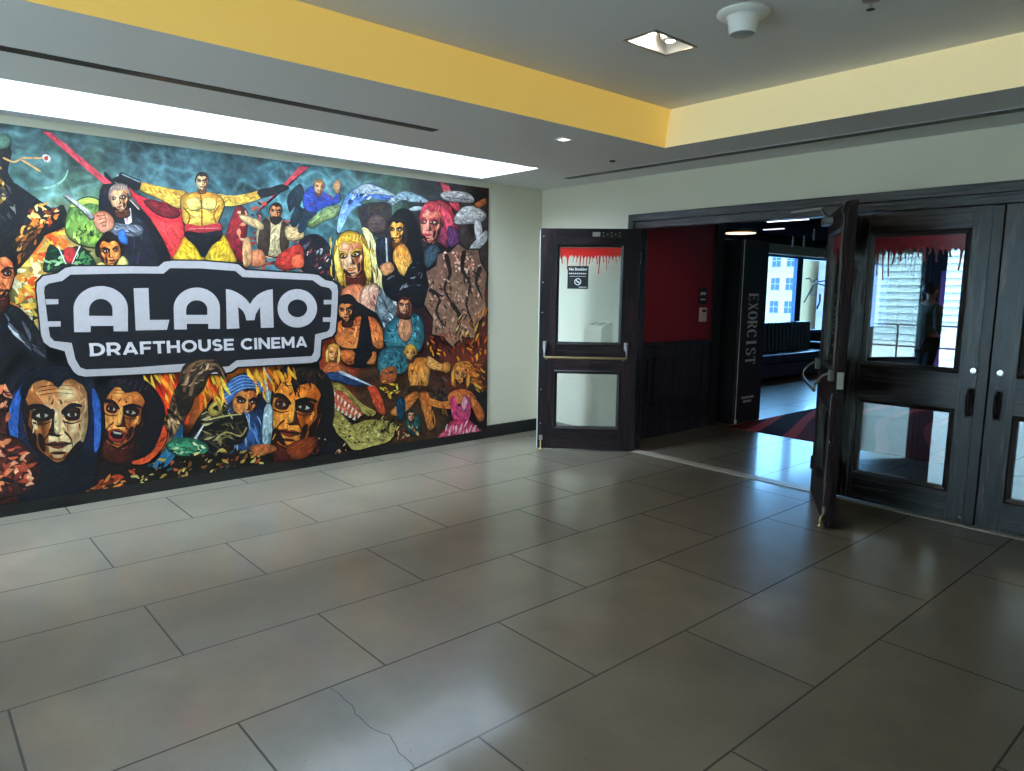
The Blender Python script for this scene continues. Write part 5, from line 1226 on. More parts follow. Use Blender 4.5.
P c87c2c c87c2c 1 -1066,796 -1036,748 -1037,624 -1070,583 -1085,652 -1072,718
P f4bc58 f4bc58 1 -1066,784 -1061,706 -1075,617 -1071,616 -1055,705 -1058,784
P f4bc58 f4bc58 1 -1059,772 -1053,705 -1067,616 -1063,615 -1047,704 -1050,772
P f4bc58 f4bc58 1 -1051,760 -1045,704 -1059,615 -1055,615 -1039,703 -1043,760
P f4bc58 f4bc58 1 -1043,748 -1037,703 -1051,614 -1046,614 -1031,702 -1035,748
S 40 f0a838/c06820/f8d060/8a3c14/e88c30 26 5 25 25 -1088,860 -843,824 -799,559 -923,526 -1034,707
P d87038 f0a060 1 -1322,518 -1219,572 -1060,559 -950,463 -894,304 -977,334 -1059,408 -1270,428
P e08840 e08840 1 -1548,517 -1399,462 -1270,471 -1270,386 -1424,401 -1573,458
P d87840 d87840 1 -1032,513 -895,392 -824,252 -893,194 -977,313
P d83c70 e85888 1 -1296,452 -1244,511 -1179,377 -1113,499 -1032,427 -1058,234 -1244,255
P f4b0c0 f4b0c0 1 -1113,499 -1059,429 -1125,328 -1152,417
P d03060 f07090 1 -1270,258 -1058,234 -948,156 -850,55 -1084,85 -1424,64 -1475,91 -1348,182
S 22 f8c0c8/b82050/ee6040/ffe8e8 22 4 -70 25 -1373,185 -1058,212 -920,108 -1322,82
P 8a7838 c8b868 1 -2737,496 -2657,562 -2558,477 -2436,350 -2287,372 -2135,355 -1955,294 -2025,142 -2226,110 -2420,98 -2502,186 -2622,315
P a84030 d87858 1 -2694,677 -2592,742 -2513,661 -2391,537 -2308,432 -2456,410 -2557,496 -2657,562
P 8a7838 b8a858 1 -2694,658 -2652,747 -2552,749 -2451,656 -2328,530 -2178,438 -2265,408 -2432,560 -2553,683
P f4ecd0 f4ecd0 0 -2653,710 -2634,690 -2655,646
P f4ecd0 f4ecd0 0 -2618,679 -2598,658 -2621,615
P f4ecd0 f4ecd0 0 -2583,647 -2563,626 -2588,584
P f4ecd0 f4ecd0 0 -2547,614 -2527,594 -2554,552
P f4ecd0 f4ecd0 0 -2511,582 -2490,561 -2520,521
P f4ecd0 f4ecd0 0 -2474,549 -2454,528 -2486,489
P f4ecd0 f4ecd0 0 -2437,516 -2417,495 -2451,457
P f4ecd0 f4ecd0 0 -2400,483 -2380,462 -2416,424
P f4ecd0 f4ecd0 0 -2363,449 -2342,428 -2381,392
P f4ecd0 f4ecd0 0 -2677,555 -2647,543 -2646,598
P f4ecd0 f4ecd0 0 -2637,529 -2608,516 -2606,570
P f4ecd0 f4ecd0 0 -2598,502 -2568,490 -2567,542
P f4ecd0 f4ecd0 0 -2558,476 -2527,463 -2526,514
P f4ecd0 f4ecd0 0 -2517,449 -2487,436 -2486,485
P f4ecd0 f4ecd0 0 -2477,421 -2446,409 -2445,456
P f4ecd0 f4ecd0 0 -2436,394 -2404,381 -2404,427
S 90 d8cc80/5c5024/a89848/3c3418/e8e0a0/7a6c30 18 1.6 30 60 -2619,446 -2310,335 -2001,280 -2070,148 -2398,133 -2542,267
S 34 3c3418/1c180e/c8bc78/8a7c3c 20 3 -60 30 -2286,449 -1977,337 -1909,208 -2137,197
S 60 e8c8a0/c86a48/8a3828/f0e0c0/3c1c14 24 1.8 0 90 -2958,173 -2783,260 -2603,256 -2462,103 -2787,75 -2943,61
S 30 c86a30/e8c080/7a3018/2c1810 22 2 0 90 -2000,320 -1623,215 -1624,131 -1979,136
P 14131a 14131a 1 -3315,-96 -3184,62 -2961,64 -2746,162 -2641,374 -2586,140 -2749,31 -3002,-40 -3281,-138
P 17141a 17141a 1 -3219,634 -3159,821 -2992,933 -2785,921 -2632,746 -2619,446 -2704,232 -2817,431
P 16110f 16110f 1 -3276,521 -3239,777 -3078,938 -2898,1034 -2745,873 -2648,629 -2708,380 -3004,435
P 4e1a08 4e1a08 1 -3146,362 -2878,329 -2897,16 -3206,88
P d8701c f6a844 1 -3188,677 -3129,842 -2942,894 -2740,761 -2744,557 -2798,365 -2910,218 -3040,187 -3159,286 -3209,479
G d8701c 4e1a08 1 -2950,550 -2812,676 -2754,641 -2788,418 -2891,258 -2982,223 -2943,346
G 4e1a08 d8701c 1 -2890,480 -2828,473 -2854,382 -2905,343 -2908,411
G d8701c f6a844 1 -2988,831 -3079,800 -3097,725 -2999,703
G d8701c f6a844 1 -3103,539 -3140,563 -3151,472 -3107,410
G d8701c 4e1a08 1 -3150,269 -3053,287 -2970,220 -3045,204
G d8701c f6a844 1 -3089,296 -3017,277 -3032,237 -3090,252
P 1c0d0a 1c0d0a 1 -2722,683 -2787,567 -2792,456 -2865,378 -2886,286 -2996,212 -3049,182 -2927,193 -2817,313 -2741,519
P 1c0d0a 1c0d0a 1 -2991,614 -2949,612 -2981,521 -2962,413 -3015,416 -2995,506
P 1c0d0a 1c0d0a 1 -2938,374 -2878,403 -2905,292 -2958,261
P 4e1a08 4e1a08 1 -3125,306 -3009,275 -3035,260 -3108,279
P f6a844 f6a844 1 -2831,511 -2810,491 -2846,425 -2869,438
P 1c0d0a 1c0d0a 1 -3173,405 -3136,352 -3088,230 -3151,269 -3196,375
P 4e1a08 4e1a08 1 -3108,467 -3163,420 -3183,351 -3178,349 -3153,412 -3096,452
P 4e1a08 4e1a08 0 -3037,671 -3013,712 -3017,716 -3052,683
P 4e1a08 4e1a08 1 -3202,563 -3132,530 -3055,535 -3056,542 -3130,541 -3196,576
P f6a844 f6a844 0 -3181,667 -3038,640 -3037,647 -3180,677
P 4e1a08 4e1a08 1 -2986,425 -2946,359 -2944,287 -2939,286 -2934,361 -2970,432
P 4e1a08 4e1a08 0 -2948,659 -2969,705 -2974,704 -2966,655
P 4e1a08 4e1a08 1 -2997,514 -2924,480 -2844,484 -2845,492 -2923,490 -2991,527
P f6a844 f6a844 0 -2977,620 -2826,591 -2825,598 -2975,631
P 4e1a08 4e1a08 1 -3099,764 -2985,755 -2873,717 -2872,721 -2984,761 -3099,772
P 4e1a08 4e1a08 1 -3094,795 -2980,786 -2867,749 -2866,753 -2979,792 -3093,803
P 4e1a08 4e1a08 1 -3088,826 -2974,818 -2862,781 -2861,784 -2973,823 -3088,834
P d8701c d8701c 0 -2837,467 -2849,398 -2844,397 -2823,464
P f6a844 f6a844 0 -3188,354 -3212,302 -3208,300 -3177,347
P f6a844 f6a844 0 -3101,781 -3089,735 -3084,736 -3089,782
P f6a844 f6a844 0 -2864,607 -2848,550 -2844,551 -2851,609
P 4e1a08 4e1a08 1 -3181,630 -3135,672 -3056,644 -3054,593 -3086,557 -3166,576
P 16110f 16110f 1 -3182,666 -3114,666 -3050,596 -3031,612 -3097,694 -3181,708
P c7c0b2 c7c0b2 1 -3159,614 -3115,627 -3079,595 -3122,587
P 2a2018 2a2018 1 -3140,631 -3105,623 -3109,589 -3145,596
P 16110f 16110f 1 -3162,617 -3115,628 -3074,598 -3070,603 -3113,636 -3164,627
P 221009 221009 1 -2998,587 -2937,627 -2827,591 -2820,538 -2862,503 -2974,530
P 16110f 16110f 1 -3003,577 -2896,616 -2797,586 -2790,610 -2899,650 -3019,618
P c7c0b2 c7c0b2 1 -2967,568 -2907,578 -2855,542 -2914,538
P 2a2018 2a2018 1 -2933,583 -2896,574 -2900,540 -2938,547
P 16110f 16110f 1 -2972,572 -2907,579 -2848,544 -2844,551 -2905,588 -2974,583
P 4e1a08 4e1a08 1 -3005,599 -2988,460 -2970,412 -3053,415 -3016,474
P f6a844 f6a844 1 -3024,622 -2995,615 -3017,446 -3066,450
P 16110f 16110f 0 -3091,439 -2996,415 -3047,406
P 8a2814 8a2814 1 -3154,379 -3082,382 -3055,364 -3024,367 -2958,327 -3064,311
P 16110f 16110f 1 -3159,372 -3059,338 -2955,318 -2953,335 -3056,354 -3155,387
P 16110f 16110f 1 -3205,646 -3169,833 -3030,947 -2877,932 -2760,857 -2706,661 -2746,520 -2754,671 -2837,770 -2965,761 -3050,836 -3144,757
P 4a3020 4a3020 0 -3104,869 -3070,925 -3076,929 -3119,880
P 4a3020 4a3020 0 -3041,889 -3011,912 -3015,918 -3051,905
P 4a3020 4a3020 0 -2980,879 -2950,900 -2953,906 -2989,896
P 4a3020 4a3020 0 -2922,837 -2887,888 -2893,893 -2937,849
P 4a3020 4a3020 0 -2865,788 -2824,876 -2831,880 -2882,797
P 4a3020 4a3020 0 -2803,766 -2760,864 -2767,867 -2821,775
P 4a3020 4a3020 0 -2735,781 -2696,851 -2703,855 -2752,791
S 18 0e0c0c/3a2418/6a4424 40 6 75 15 -3157,874 -2767,883 -2731,753 -3126,749
P 8a3c14 8a3c14 1 -3087,228 -2802,281 -2844,139 -2999,69
P 182c50 182c50 1 -3623,706 -3569,835 -3434,893 -3316,850 -3269,708 -3258,515 -3300,310 -3459,227 -3572,345 -3597,535
P 1a1a20 1a1a20 1 -3551,658 -3546,741 -3493,816 -3415,831 -3335,793 -3302,694 -3317,618 -3440,600
P b86428 e89c50 1 -3536,701 -3514,774 -3426,799 -3329,745 -3324,659 -3342,576 -3388,510 -3448,493 -3507,532 -3539,614
G b86428 42170b 1 -3386,646 -3359,708 -3331,694 -3339,599 -3381,528 -3422,510 -3408,564
G 42170b b86428 1 -3372,620 -3359,621 -3368,582 -3390,564 -3394,592
G b86428 e89c50 1 -3430,769 -3489,756 -3494,723 -3431,713
G b86428 e89c50 1 -3458,637 -3509,652 -3511,613 -3487,587
G b86428 42170b 1 -3483,521 -3438,532 -3396,505 -3450,500
G b86428 e89c50 1 -3453,534 -3423,529 -3428,511 -3452,516
P 1c0d0a 1c0d0a 1 -3318,713 -3344,662 -3342,615 -3373,579 -3379,540 -3428,505 -3451,491 -3395,499 -3348,553 -3321,643
P 1c0d0a 1c0d0a 1 -3409,673 -3392,673 -3402,633 -3392,587 -3413,587 -3408,626
P 1c0d0a 1c0d0a 1 -3381,572 -3357,586 -3366,538 -3386,522
P 42170b 42170b 1 -3456,535 -3407,526 -3418,519 -3448,524
P e89c50 e89c50 1 -3362,637 -3352,629 -3366,600 -3377,605
P 1c0d0a 1c0d0a 1 -3518,583 -3499,561 -3471,510 -3503,525 -3528,570
P 42170b 42170b 1 -3503,676 -3480,695 -3436,683 -3432,661 -3447,645 -3492,652
P 1a1a20 1a1a20 1 -3507,692 -3467,692 -3428,662 -3422,670 -3462,705 -3507,710
P c7c0b2 c7c0b2 1 -3490,669 -3467,675 -3446,662 -3469,658
P 2a2018 2a2018 1 -3472,675 -3457,673 -3457,658 -3472,660
P 1a1a20 1a1a20 1 -3493,670 -3467,676 -3443,663 -3442,666 -3467,679 -3494,675
P 221009 221009 1 -3395,658 -3376,678 -3342,668 -3340,646 -3352,629 -3387,635
P 1a1a20 1a1a20 1 -3394,654 -3363,675 -3334,667 -3331,678 -3366,690 -3404,670
P c7c0b2 c7c0b2 1 -3385,652 -3367,659 -3350,646 -3369,641
P 2a2018 2a2018 1 -3371,659 -3356,656 -3357,642 -3372,643
P 1a1a20 1a1a20 1 -3386,653 -3367,659 -3349,647 -3347,650 -3366,663 -3388,657
P 42170b 42170b 1 -3414,666 -3403,607 -3395,586 -3429,585 -3415,612
P e89c50 e89c50 1 -3422,675 -3410,673 -3415,599 -3435,600
P 1a1a20 1a1a20 0 -3445,594 -3406,587 -3426,581
P 8a3024 8a3024 1 -3469,565 -3440,569 -3428,563 -3416,565 -3388,551 -3431,540
P 1a1a20 1a1a20 1 -3472,562 -3429,552 -3386,547 -3386,554 -3429,559 -3470,569
P 1a1a20 1a1a20 1 -3543,687 -3533,769 -3471,821 -3401,817 -3342,786 -3310,703 -3323,643 -3332,707 -3374,748 -3432,741 -3476,773 -3518,736
P 3a2418 3a2418 0 -3504,786 -3491,811 -3494,813 -3510,790
P 3a2418 3a2418 0 -3474,796 -3463,806 -3464,809 -3479,802
P 3a2418 3a2418 0 -3445,792 -3433,802 -3435,804 -3449,799
P 3a2418 3a2418 0 -3416,775 -3404,798 -3406,800 -3423,780
P 3a2418 3a2418 0 -3388,755 -3374,794 -3377,795 -3395,758
P 3a2418 3a2418 0 -3359,747 -3344,789 -3347,791 -3366,750
P 3a2418 3a2418 0 -3328,754 -3314,785 -3317,786 -3335,758
P 2c5088 4c78b0 1 -3624,672 -3586,820 -3451,885 -3316,850 -3268,726 -3371,769 -3490,745 -3576,651
P 88acd4 88acd4 1 -3596,699 -3454,772 -3302,761 -3302,765 -3456,779 -3601,708
P 88acd4 88acd4 1 -3583,736 -3453,799 -3310,782 -3310,787 -3455,806 -3587,744
P 88acd4 88acd4 1 -3569,772 -3453,826 -3318,804 -3318,808 -3454,833 -3573,781
P 88acd4 88acd4 1 -3555,809 -3452,853 -3326,825 -3325,829 -3452,860 -3559,817
P 88acd4 88acd4 1 -3542,845 -3451,880 -3334,846 -3333,850 -3451,887 -3545,854
P 1c3458 3c6090 1 -3594,602 -3481,540 -3325,592 -3275,535 -3301,292 -3459,227 -3572,345
S 34 6a94c4/10203c/3c68a0/a0c0dc 20 6 75 12 -3579,584 -3292,554 -3337,279 -3540,307
P c8e0e0 8ab4b8 1 -3275,1036 -3226,947 -3205,790 -3219,634 -3254,637 -3265,829
P d0e4e4 88a8b0 1 -3273,587 -3203,580 -3232,247 -3302,257
P f4ffff f4ffff 0 -3256,966 -3240,653 -3231,653 -3247,966
P b86838 b86838 1 -3406,271 -3231,265 -3179,204 -3358,177
P 141214 141214 1 -3920,391 -3836,545 -3753,652 -3686,728 -3607,704 -3579,584 -3447,553 -3418,412 -3490,300 -3639,303 -3659,221 -3769,287 -3842,414
S 60 8a7c4c/26221a/0c0b0c/c0b080/4a4430 20 5 20 60 -3837,512 -3688,695 -3464,538 -3454,364 -3705,279
P c8b878 c8b878 1 -3757,531 -3612,549 -3480,551 -3481,562 -3613,559 -3759,541
P b8a868 b8a868 1 -3698,357 -3601,411 -3486,362 -3429,427 -3439,436 -3488,375 -3603,424 -3705,368
P d8e0e0 d8e0e0 0 -3849,375 -3772,503 -3778,508 -3868,391
P b8a050 b8a050 1 -3738,634 -3672,694 -3625,639 -3644,574 -3725,566
P 1a1614 1a1614 1 -3706,630 -3665,651 -3659,601
S 50 e8501c/f09030/c02c14/f8c848/981c10 33 6 75 14 -4188,913 -3941,911 -3908,635 -4113,416 -4180,505
S 36 e8641c/f0a030/c83418/f8d050 33 5 80 16 -3867,874 -3583,886 -3607,704 -3830,676
S 30 d8881c/f0b83c/a84c14 33 4 70 20 -3400,890 -2938,894 -3124,801 -3288,658
P 4a3826 8a6844 1 -4131,339 -4061,570 -4008,757 -3927,878 -3855,808 -3861,679 -3944,525 -4028,340
S 50 a8845c/2c2018/c8a478/16100c/6a5038 26 3 70 40 -4098,414 -3991,787 -3871,793 -3960,494
P 241c16 241c16 1 -3991,787 -3928,862 -3856,776 -3878,631 -3956,591
P c03c1c e06030 1 -4334,273 -4215,382 -4092,542 -4069,411 -4208,254
P 1c4c6c 3c80a0 1 -4181,217 -4057,360 -3944,525 -3967,348 -4079,202
P 2c6a50 4c9a70 1 -4071,362 -3994,417 -3873,401 -3766,337 -3769,271 -3971,267
S 20 7ac898/16382c/e8e0b0 20 2 20 60 -4056,376 -3781,356 -3801,275 -4030,292
S 150 c8a84c/8a5a28/1a1410/e8d080/c0582c/2c5058/101014 24 2.2 -10 60 -4407,190 -4046,278 -3575,277 -3252,161 -3275,22 -3983,21 -4415,50
S 60 e08c3c/c85028/14110f/e8c070/7a2c18 24 3 -15 40 -4988,96 -4408,175 -4345,69 -4807,61
P 15131a 15131a 1 -4544,381 -4527,683 -4465,843 -4354,925 -4230,916 -4122,814 -4065,635 -4127,418 -4219,303 -4402,283
P 15121a 15121a 1 -4578,520 -4518,829 -4402,941 -4282,1021 -4198,886 -4142,706 -4218,399 -4378,575
P 4e1d0e 4e1d0e 1 -4470,524 -4304,497 -4330,273 -4519,327
P c87030 eaa858 1 -4483,754 -4439,872 -4319,905 -4200,805 -4212,659 -4253,521 -4329,418 -4411,397 -4481,469 -4505,610
G c87030 4e1d0e 1 -4335,655 -4248,746 -4214,719 -4245,560 -4315,446 -4373,422 -4344,510
G 4e1d0e c87030 1 -4303,605 -4267,599 -4287,535 -4320,507 -4319,556
G c87030 eaa858 1 -4348,860 -4409,840 -4424,786 -4361,768
G c87030 eaa858 1 -4431,650 -4458,669 -4469,603 -4443,558
G c87030 4e1d0e 1 -4474,456 -4412,467 -4363,418 -4414,408
G c87030 eaa858 1 -4435,475 -4390,460 -4401,431 -4437,443
P 1c0d0a 1c0d0a 1 -4192,748 -4238,666 -4245,587 -4294,531 -4311,466 -4383,414 -4417,393 -4340,400 -4267,485 -4211,631
P 1c0d0a 1c0d0a 1 -4358,703 -4332,700 -4355,635 -4348,557 -4381,559 -4365,624
P 1c0d0a 1c0d0a 1 -4335,528 -4296,549 -4318,469 -4352,447
P 4e1d0e 4e1d0e 1 -4455,481 -4384,458 -4400,447 -4445,462
P eaa858 eaa858 1 -4267,627 -4255,612 -4281,565 -4294,575
P 1c0d0a 1c0d0a 1 -4485,555 -4464,517 -4439,428 -4477,457 -4501,534
P 4e1d0e 4e1d0e 1 -4437,598 -4474,564 -4490,515 -4486,513 -4468,559 -4430,587
P 4e1d0e 4e1d0e 0 -4384,745 -4367,774 -4370,777 -4393,753
P 4e1d0e 4e1d0e 1 -4492,669 -4450,644 -4401,646 -4401,652 -4448,652 -4488,678
P eaa858 eaa858 0 -4475,745 -4386,722 -4385,727 -4473,752
P 4e1d0e 4e1d0e 1 -4363,565 -4341,518 -4343,465 -4339,465 -4333,519 -4352,571
P 4e1d0e 4e1d0e 0 -4329,735 -4340,768 -4343,767 -4340,732
P 4e1d0e 4e1d0e 1 -4366,630 -4322,604 -4272,606 -4272,612 -4321,612 -4362,639
P eaa858 eaa858 0 -4348,707 -4256,683 -4255,688 -4347,714
P 4e1d0e 4e1d0e 1 -4419,814 -4348,805 -4280,775 -4279,777 -4347,809 -4418,819
P 4e1d0e 4e1d0e 1 -4414,836 -4343,827 -4275,798 -4274,800 -4342,831 -4413,842
P 4e1d0e 4e1d0e 1 -4409,859 -4338,850 -4270,821 -4269,823 -4337,854 -4409,864
P 4e1d0e 4e1d0e 0 -4432,802 -4445,757 -4443,755 -4425,798
P eaa858 eaa858 0 -4274,590 -4265,560 -4262,561 -4266,592
P c87030 c87030 0 -4264,705 -4276,661 -4274,660 -4256,701
P c87030 c87030 0 -4471,626 -4465,598 -4463,599 -4463,627
P c87030 c87030 0 -4256,698 -4266,660 -4263,659 -4249,694
P eaa858 eaa858 0 -4450,696 -4462,663 -4460,662 -4443,692
P 4e1d0e 4e1d0e 1 -4476,717 -4445,748 -4397,725 -4398,688 -4419,663 -4469,678
P 15121a 15121a 1 -4475,744 -4432,742 -4395,691 -4383,701 -4421,763 -4473,774
P c7c0b2 c7c0b2 1 -4463,705 -4435,714 -4413,690 -4441,685
P 2a2018 2a2018 1 -4449,717 -4427,710 -4431,686 -4454,692
P 15121a 15121a 1 -4464,707 -4435,715 -4410,692 -4407,696 -4433,721 -4466,715
P 221009 221009 1 -4363,683 -4323,711 -4256,683 -4255,644 -4282,620 -4350,641
P 15121a 15121a 1 -4367,676 -4298,702 -4238,679 -4233,696 -4299,727 -4375,706
P c7c0b2 c7c0b2 1 -4344,669 -4307,675 -4276,648 -4313,646
P 2a2018 2a2018 1 -4322,678 -4299,672 -4303,647 -4326,653
P 15121a 15121a 1 -4347,672 -4307,676 -4272,650 -4269,654 -4305,682 -4348,679
P 4e1d0e 4e1d0e 1 -4367,692 -4362,591 -4353,556 -4405,559 -4379,602
P eaa858 eaa858 1 -4378,709 -4360,703 -4381,581 -4411,585
P 15121a 15121a 0 -4427,577 -4369,558 -4402,553
P a83828 a83828 1 -4467,536 -4404,543 -4351,498 -4377,445 -4425,442 -4466,474
P 200808 200808 1 -4453,526 -4407,530 -4368,498 -4388,462 -4450,482
P c7c0b2 c7c0b2 0 -4440,528 -4378,507 -4390,497 -4434,512
P 15121a 15121a 1 -4495,731 -4464,867 -4372,946 -4277,932 -4208,875 -4183,732 -4214,632 -4212,741 -4259,814 -4339,810 -4389,866 -4452,810
P 3a3440 3a3440 0 -4422,891 -4398,931 -4401,934 -4431,899
P 3a3440 3a3440 0 -4381,905 -4361,920 -4364,925 -4387,916
P 3a3440 3a3440 0 -4344,896 -4324,910 -4326,915 -4349,908
P 3a3440 3a3440 0 -4309,864 -4285,900 -4289,904 -4318,873
P 3a3440 3a3440 0 -4276,827 -4247,890 -4251,893 -4286,834
P 3a3440 3a3440 0 -4239,810 -4208,880 -4212,882 -4249,817
P 3a3440 3a3440 0 -4196,819 -4169,869 -4173,872 -4206,827
P 1a2440 1a2440 1 -5076,684 -5028,890 -4915,1022 -4747,1040 -4589,957 -4509,771 -4511,499 -4604,253 -4780,87 -4983,168 -5074,386
P 2c5090 3c6cb0 1 -5078,656 -5044,821 -4955,954 -5000,803 -5029,536 -4985,314 -5049,411
P 2c5090 3c6cb0 1 -4556,865 -4511,741 -4526,471 -4570,385 -4557,626
P b87038 ecd09c 1 -4982,751 -4951,905 -4797,978 -4615,892 -4593,711 -4615,532 -4692,384 -4800,337 -4911,407 -4977,572
G b87038 361a0e 1 -4848,679 -4910,819 -4961,802 -4972,609 -4920,446 -4853,388 -4863,505
G 361a0e b87038 1 -4895,635 -4932,644 -4927,561 -4894,514 -4880,570
G b87038 ecd09c 1 -4754,913 -4667,865 -4665,794 -4767,799
G b87038 ecd09c 1 -4722,629 -4658,637 -4664,553 -4715,511
G b87038 361a0e 1 -4880,391 -4799,421 -4720,374 -4805,351
G b87038 ecd09c 1 -4826,424 -4772,419 -4779,380 -4822,385
P 1c0d0a 1c0d0a 1 -4978,844 -4948,733 -4963,640 -4920,554 -4919,472 -4844,374 -4805,331 -4903,381 -4967,514 -4991,704
P 1c0d0a 1c0d0a 1 -4801,724 -4830,732 -4822,646 -4851,558 -4815,546 -4814,629
P 1c0d0a 1c0d0a 1 -4874,531 -4909,573 -4907,471 -4877,429
P 361a0e 361a0e 1 -4840,425 -4754,417 -4771,399 -4825,405
P ecd09c ecd09c 1 -4923,675 -4943,664 -4926,599 -4906,604
P 1c0d0a 1c0d0a 1 -4658,486 -4700,451 -4764,359 -4703,372 -4642,452
P 361a0e 361a0e 1 -4843,572 -4878,521 -4886,456 -4882,455 -4870,516 -4833,561
P 361a0e 361a0e 0 -4812,766 -4799,806 -4802,808 -4824,773
P 361a0e 361a0e 1 -4934,644 -4881,626 -4827,643 -4828,649 -4881,635 -4931,656
P ecd09c ecd09c 0 -4929,740 -4824,738 -4824,745 -4929,749
P 361a0e 361a0e 1 -4752,555 -4717,503 -4708,438 -4704,438 -4708,506 -4741,564
P 361a0e 361a0e 0 -4747,769 -4766,806 -4770,804 -4760,763
P 361a0e 361a0e 1 -4753,631 -4698,612 -4641,630 -4642,636 -4698,622 -4750,644
P ecd09c ecd09c 0 -4749,729 -4639,727 -4639,734 -4749,739
P 361a0e 361a0e 1 -4881,839 -4783,848 -4683,832 -4683,835 -4783,853 -4881,846
P 361a0e 361a0e 1 -4880,867 -4782,877 -4682,861 -4682,864 -4782,882 -4880,874
P 361a0e 361a0e 1 -4879,895 -4781,905 -4681,889 -4681,893 -4781,910 -4879,902
P 361a0e 361a0e 0 -4659,608 -4652,565 -4649,565 -4650,609
P ecd09c ecd09c 0 -4935,618 -4942,576 -4939,575 -4926,615
P ecd09c ecd09c 0 -4666,771 -4651,729 -4648,730 -4657,774
P ecd09c ecd09c 0 -4924,678 -4914,638 -4911,638 -4916,681
P 361a0e 361a0e 0 -4928,544 -4930,482 -4927,482 -4919,543
P ecd09c ecd09c 0 -4739,811 -4751,767 -4748,765 -4730,806
P 361a0e 361a0e 0 -4673,722 -4673,679 -4670,679 -4664,721
P 221009 221009 1 -4941,707 -4903,752 -4824,738 -4815,693 -4840,656 -4919,662
P 181418 181418 1 -4948,739 -4880,749 -4809,696 -4799,714 -4873,778 -4950,777
P c7c0b2 c7c0b2 1 -4918,697 -4878,715 -4839,691 -4879,678
P 2a2018 2a2018 1 -4890,714 -4864,712 -4864,682 -4890,682
P 181418 181418 1 -4922,699 -4878,715 -4835,694 -4833,700 -4878,723 -4924,708
P 361a0e 361a0e 1 -4745,695 -4715,741 -4653,728 -4646,682 -4666,644 -4728,649
P 181418 181418 1 -4743,686 -4690,738 -4637,729 -4634,751 -4697,768 -4762,717
P c7c0b2 c7c0b2 1 -4727,684 -4695,703 -4665,680 -4696,666
P 2a2018 2a2018 1 -4708,702 -4680,700 -4680,670 -4707,670
P 181418 181418 1 -4729,686 -4695,704 -4662,683 -4659,689 -4695,712 -4732,695
P 361a0e 361a0e 1 -4793,708 -4826,591 -4846,555 -4788,534 -4805,596
P ecd09c ecd09c 1 -4798,724 -4776,723 -4776,568 -4811,565
P 181418 181418 0 -4828,550 -4758,544 -4794,528
P 6a2c1c 6a2c1c 1 -4867,486 -4816,501 -4795,489 -4773,497 -4722,473 -4796,441
P 181418 181418 1 -4871,479 -4796,466 -4719,465 -4719,480 -4795,480 -4869,493
P 10131e 10131e 1 -4993,901 -4906,993 -4772,1027 -4639,975 -4557,836 -4605,899 -4703,950 -4769,883 -4825,945 -4922,923 -4977,801
P 12151f 12151f 1 -5008,318 -4908,404 -4802,344 -4686,402 -4583,387 -4570,171 -4745,50 -5049,63
P 4a241c 4a241c 1 -5219,561 -5073,571 -4975,472 -4914,303 -4983,168 -5113,148 -5248,145
S 90 c86040/e89060/2c1418/8a3428/a84830/f0b088/16101a 33 2.2 20 70 -5221,534 -5052,539 -4925,319 -4995,170 -5245,187
S 26 c87048/7a3424/e09870/2c1818 33 2 70 50 -5193,938 -5061,920 -5065,683 -5214,630
P 16171d 16171d 1 -5158,1442 -5011,1482 -4914,1399 -4831,1229 -4819,1044 -4881,1005 -4976,1165 -5116,932 -5195,904
S 22 30323c/c8c8c8/0e0f14/5a5c66 26 5 60 20 -5060,1428 -4905,1357 -4840,1088 -4952,1178
P 141214 141214 1 -5180,1674 -5171,1768 -5120,1860 -5049,1887 -4980,1855 -4955,1748 -4971,1661 -5082,1624
P 42140b 42140b 1 -5142,1576 -5029,1585 -5033,1435 -5164,1439
P b84c24 e89058 1 -5164,1725 -5141,1810 -5061,1849 -4977,1802 -4976,1705 -4996,1609 -5041,1530 -5095,1502 -5146,1538 -5170,1627
G b84c24 42140b 1 -5090,1686 -5125,1762 -5151,1753 -5166,1647 -5149,1559 -5119,1529 -5118,1592
G 42140b b84c24 1 -5121,1662 -5144,1667 -5146,1622 -5132,1596 -5123,1627
G b84c24 e89058 1 -5037,1814 -5003,1788 -5006,1749 -5050,1752
G b84c24 e89058 1 -5030,1659 -5011,1665 -5018,1620 -5045,1597
G b84c24 42140b 1 -5125,1530 -5084,1547 -5047,1523 -5097,1510
G b84c24 e89058 1 -5098,1548 -5069,1546 -5075,1525 -5098,1527
P 1c0d0a 1c0d0a 1 -5157,1776 -5148,1715 -5160,1664 -5143,1618 -5147,1573 -5115,1522 -5098,1499 -5143,1524 -5169,1596 -5171,1699
P 1c0d0a 1c0d0a 1 -5064,1710 -5080,1715 -5080,1668 -5100,1620 -5081,1614 -5077,1659
P 1c0d0a 1c0d0a 1 -5113,1605 -5130,1628 -5135,1572 -5120,1550
P 42140b 42140b 1 -5101,1549 -5055,1545 -5065,1535 -5093,1537
P e89058 e89058 1 -5139,1684 -5149,1677 -5144,1642 -5134,1645
P 1c0d0a 1c0d0a 1 -5019,1585 -5041,1565 -5077,1515 -5046,1523 -5013,1566
P 42140b 42140b 1 -5095,1628 -5116,1600 -5124,1565 -5122,1564 -5112,1597 -5090,1622
P 42140b 42140b 0 -5068,1733 -5059,1755 -5061,1756 -5074,1737
P 42140b 42140b 1 -5136,1666 -5109,1657 -5079,1666 -5079,1669 -5108,1662 -5134,1673
P e89058 e89058 0 -5129,1718 -5072,1718 -5072,1721 -5128,1724
P 42140b 42140b 1 -5047,1619 -5031,1591 -5030,1557 -5028,1557 -5027,1593 -5041,1624
P 42140b 42140b 0 -5034,1735 -5042,1755 -5044,1754 -5041,1732
P 42140b 42140b 1 -5048,1661 -5020,1651 -4989,1660 -4989,1664 -5019,1656 -5046,1667
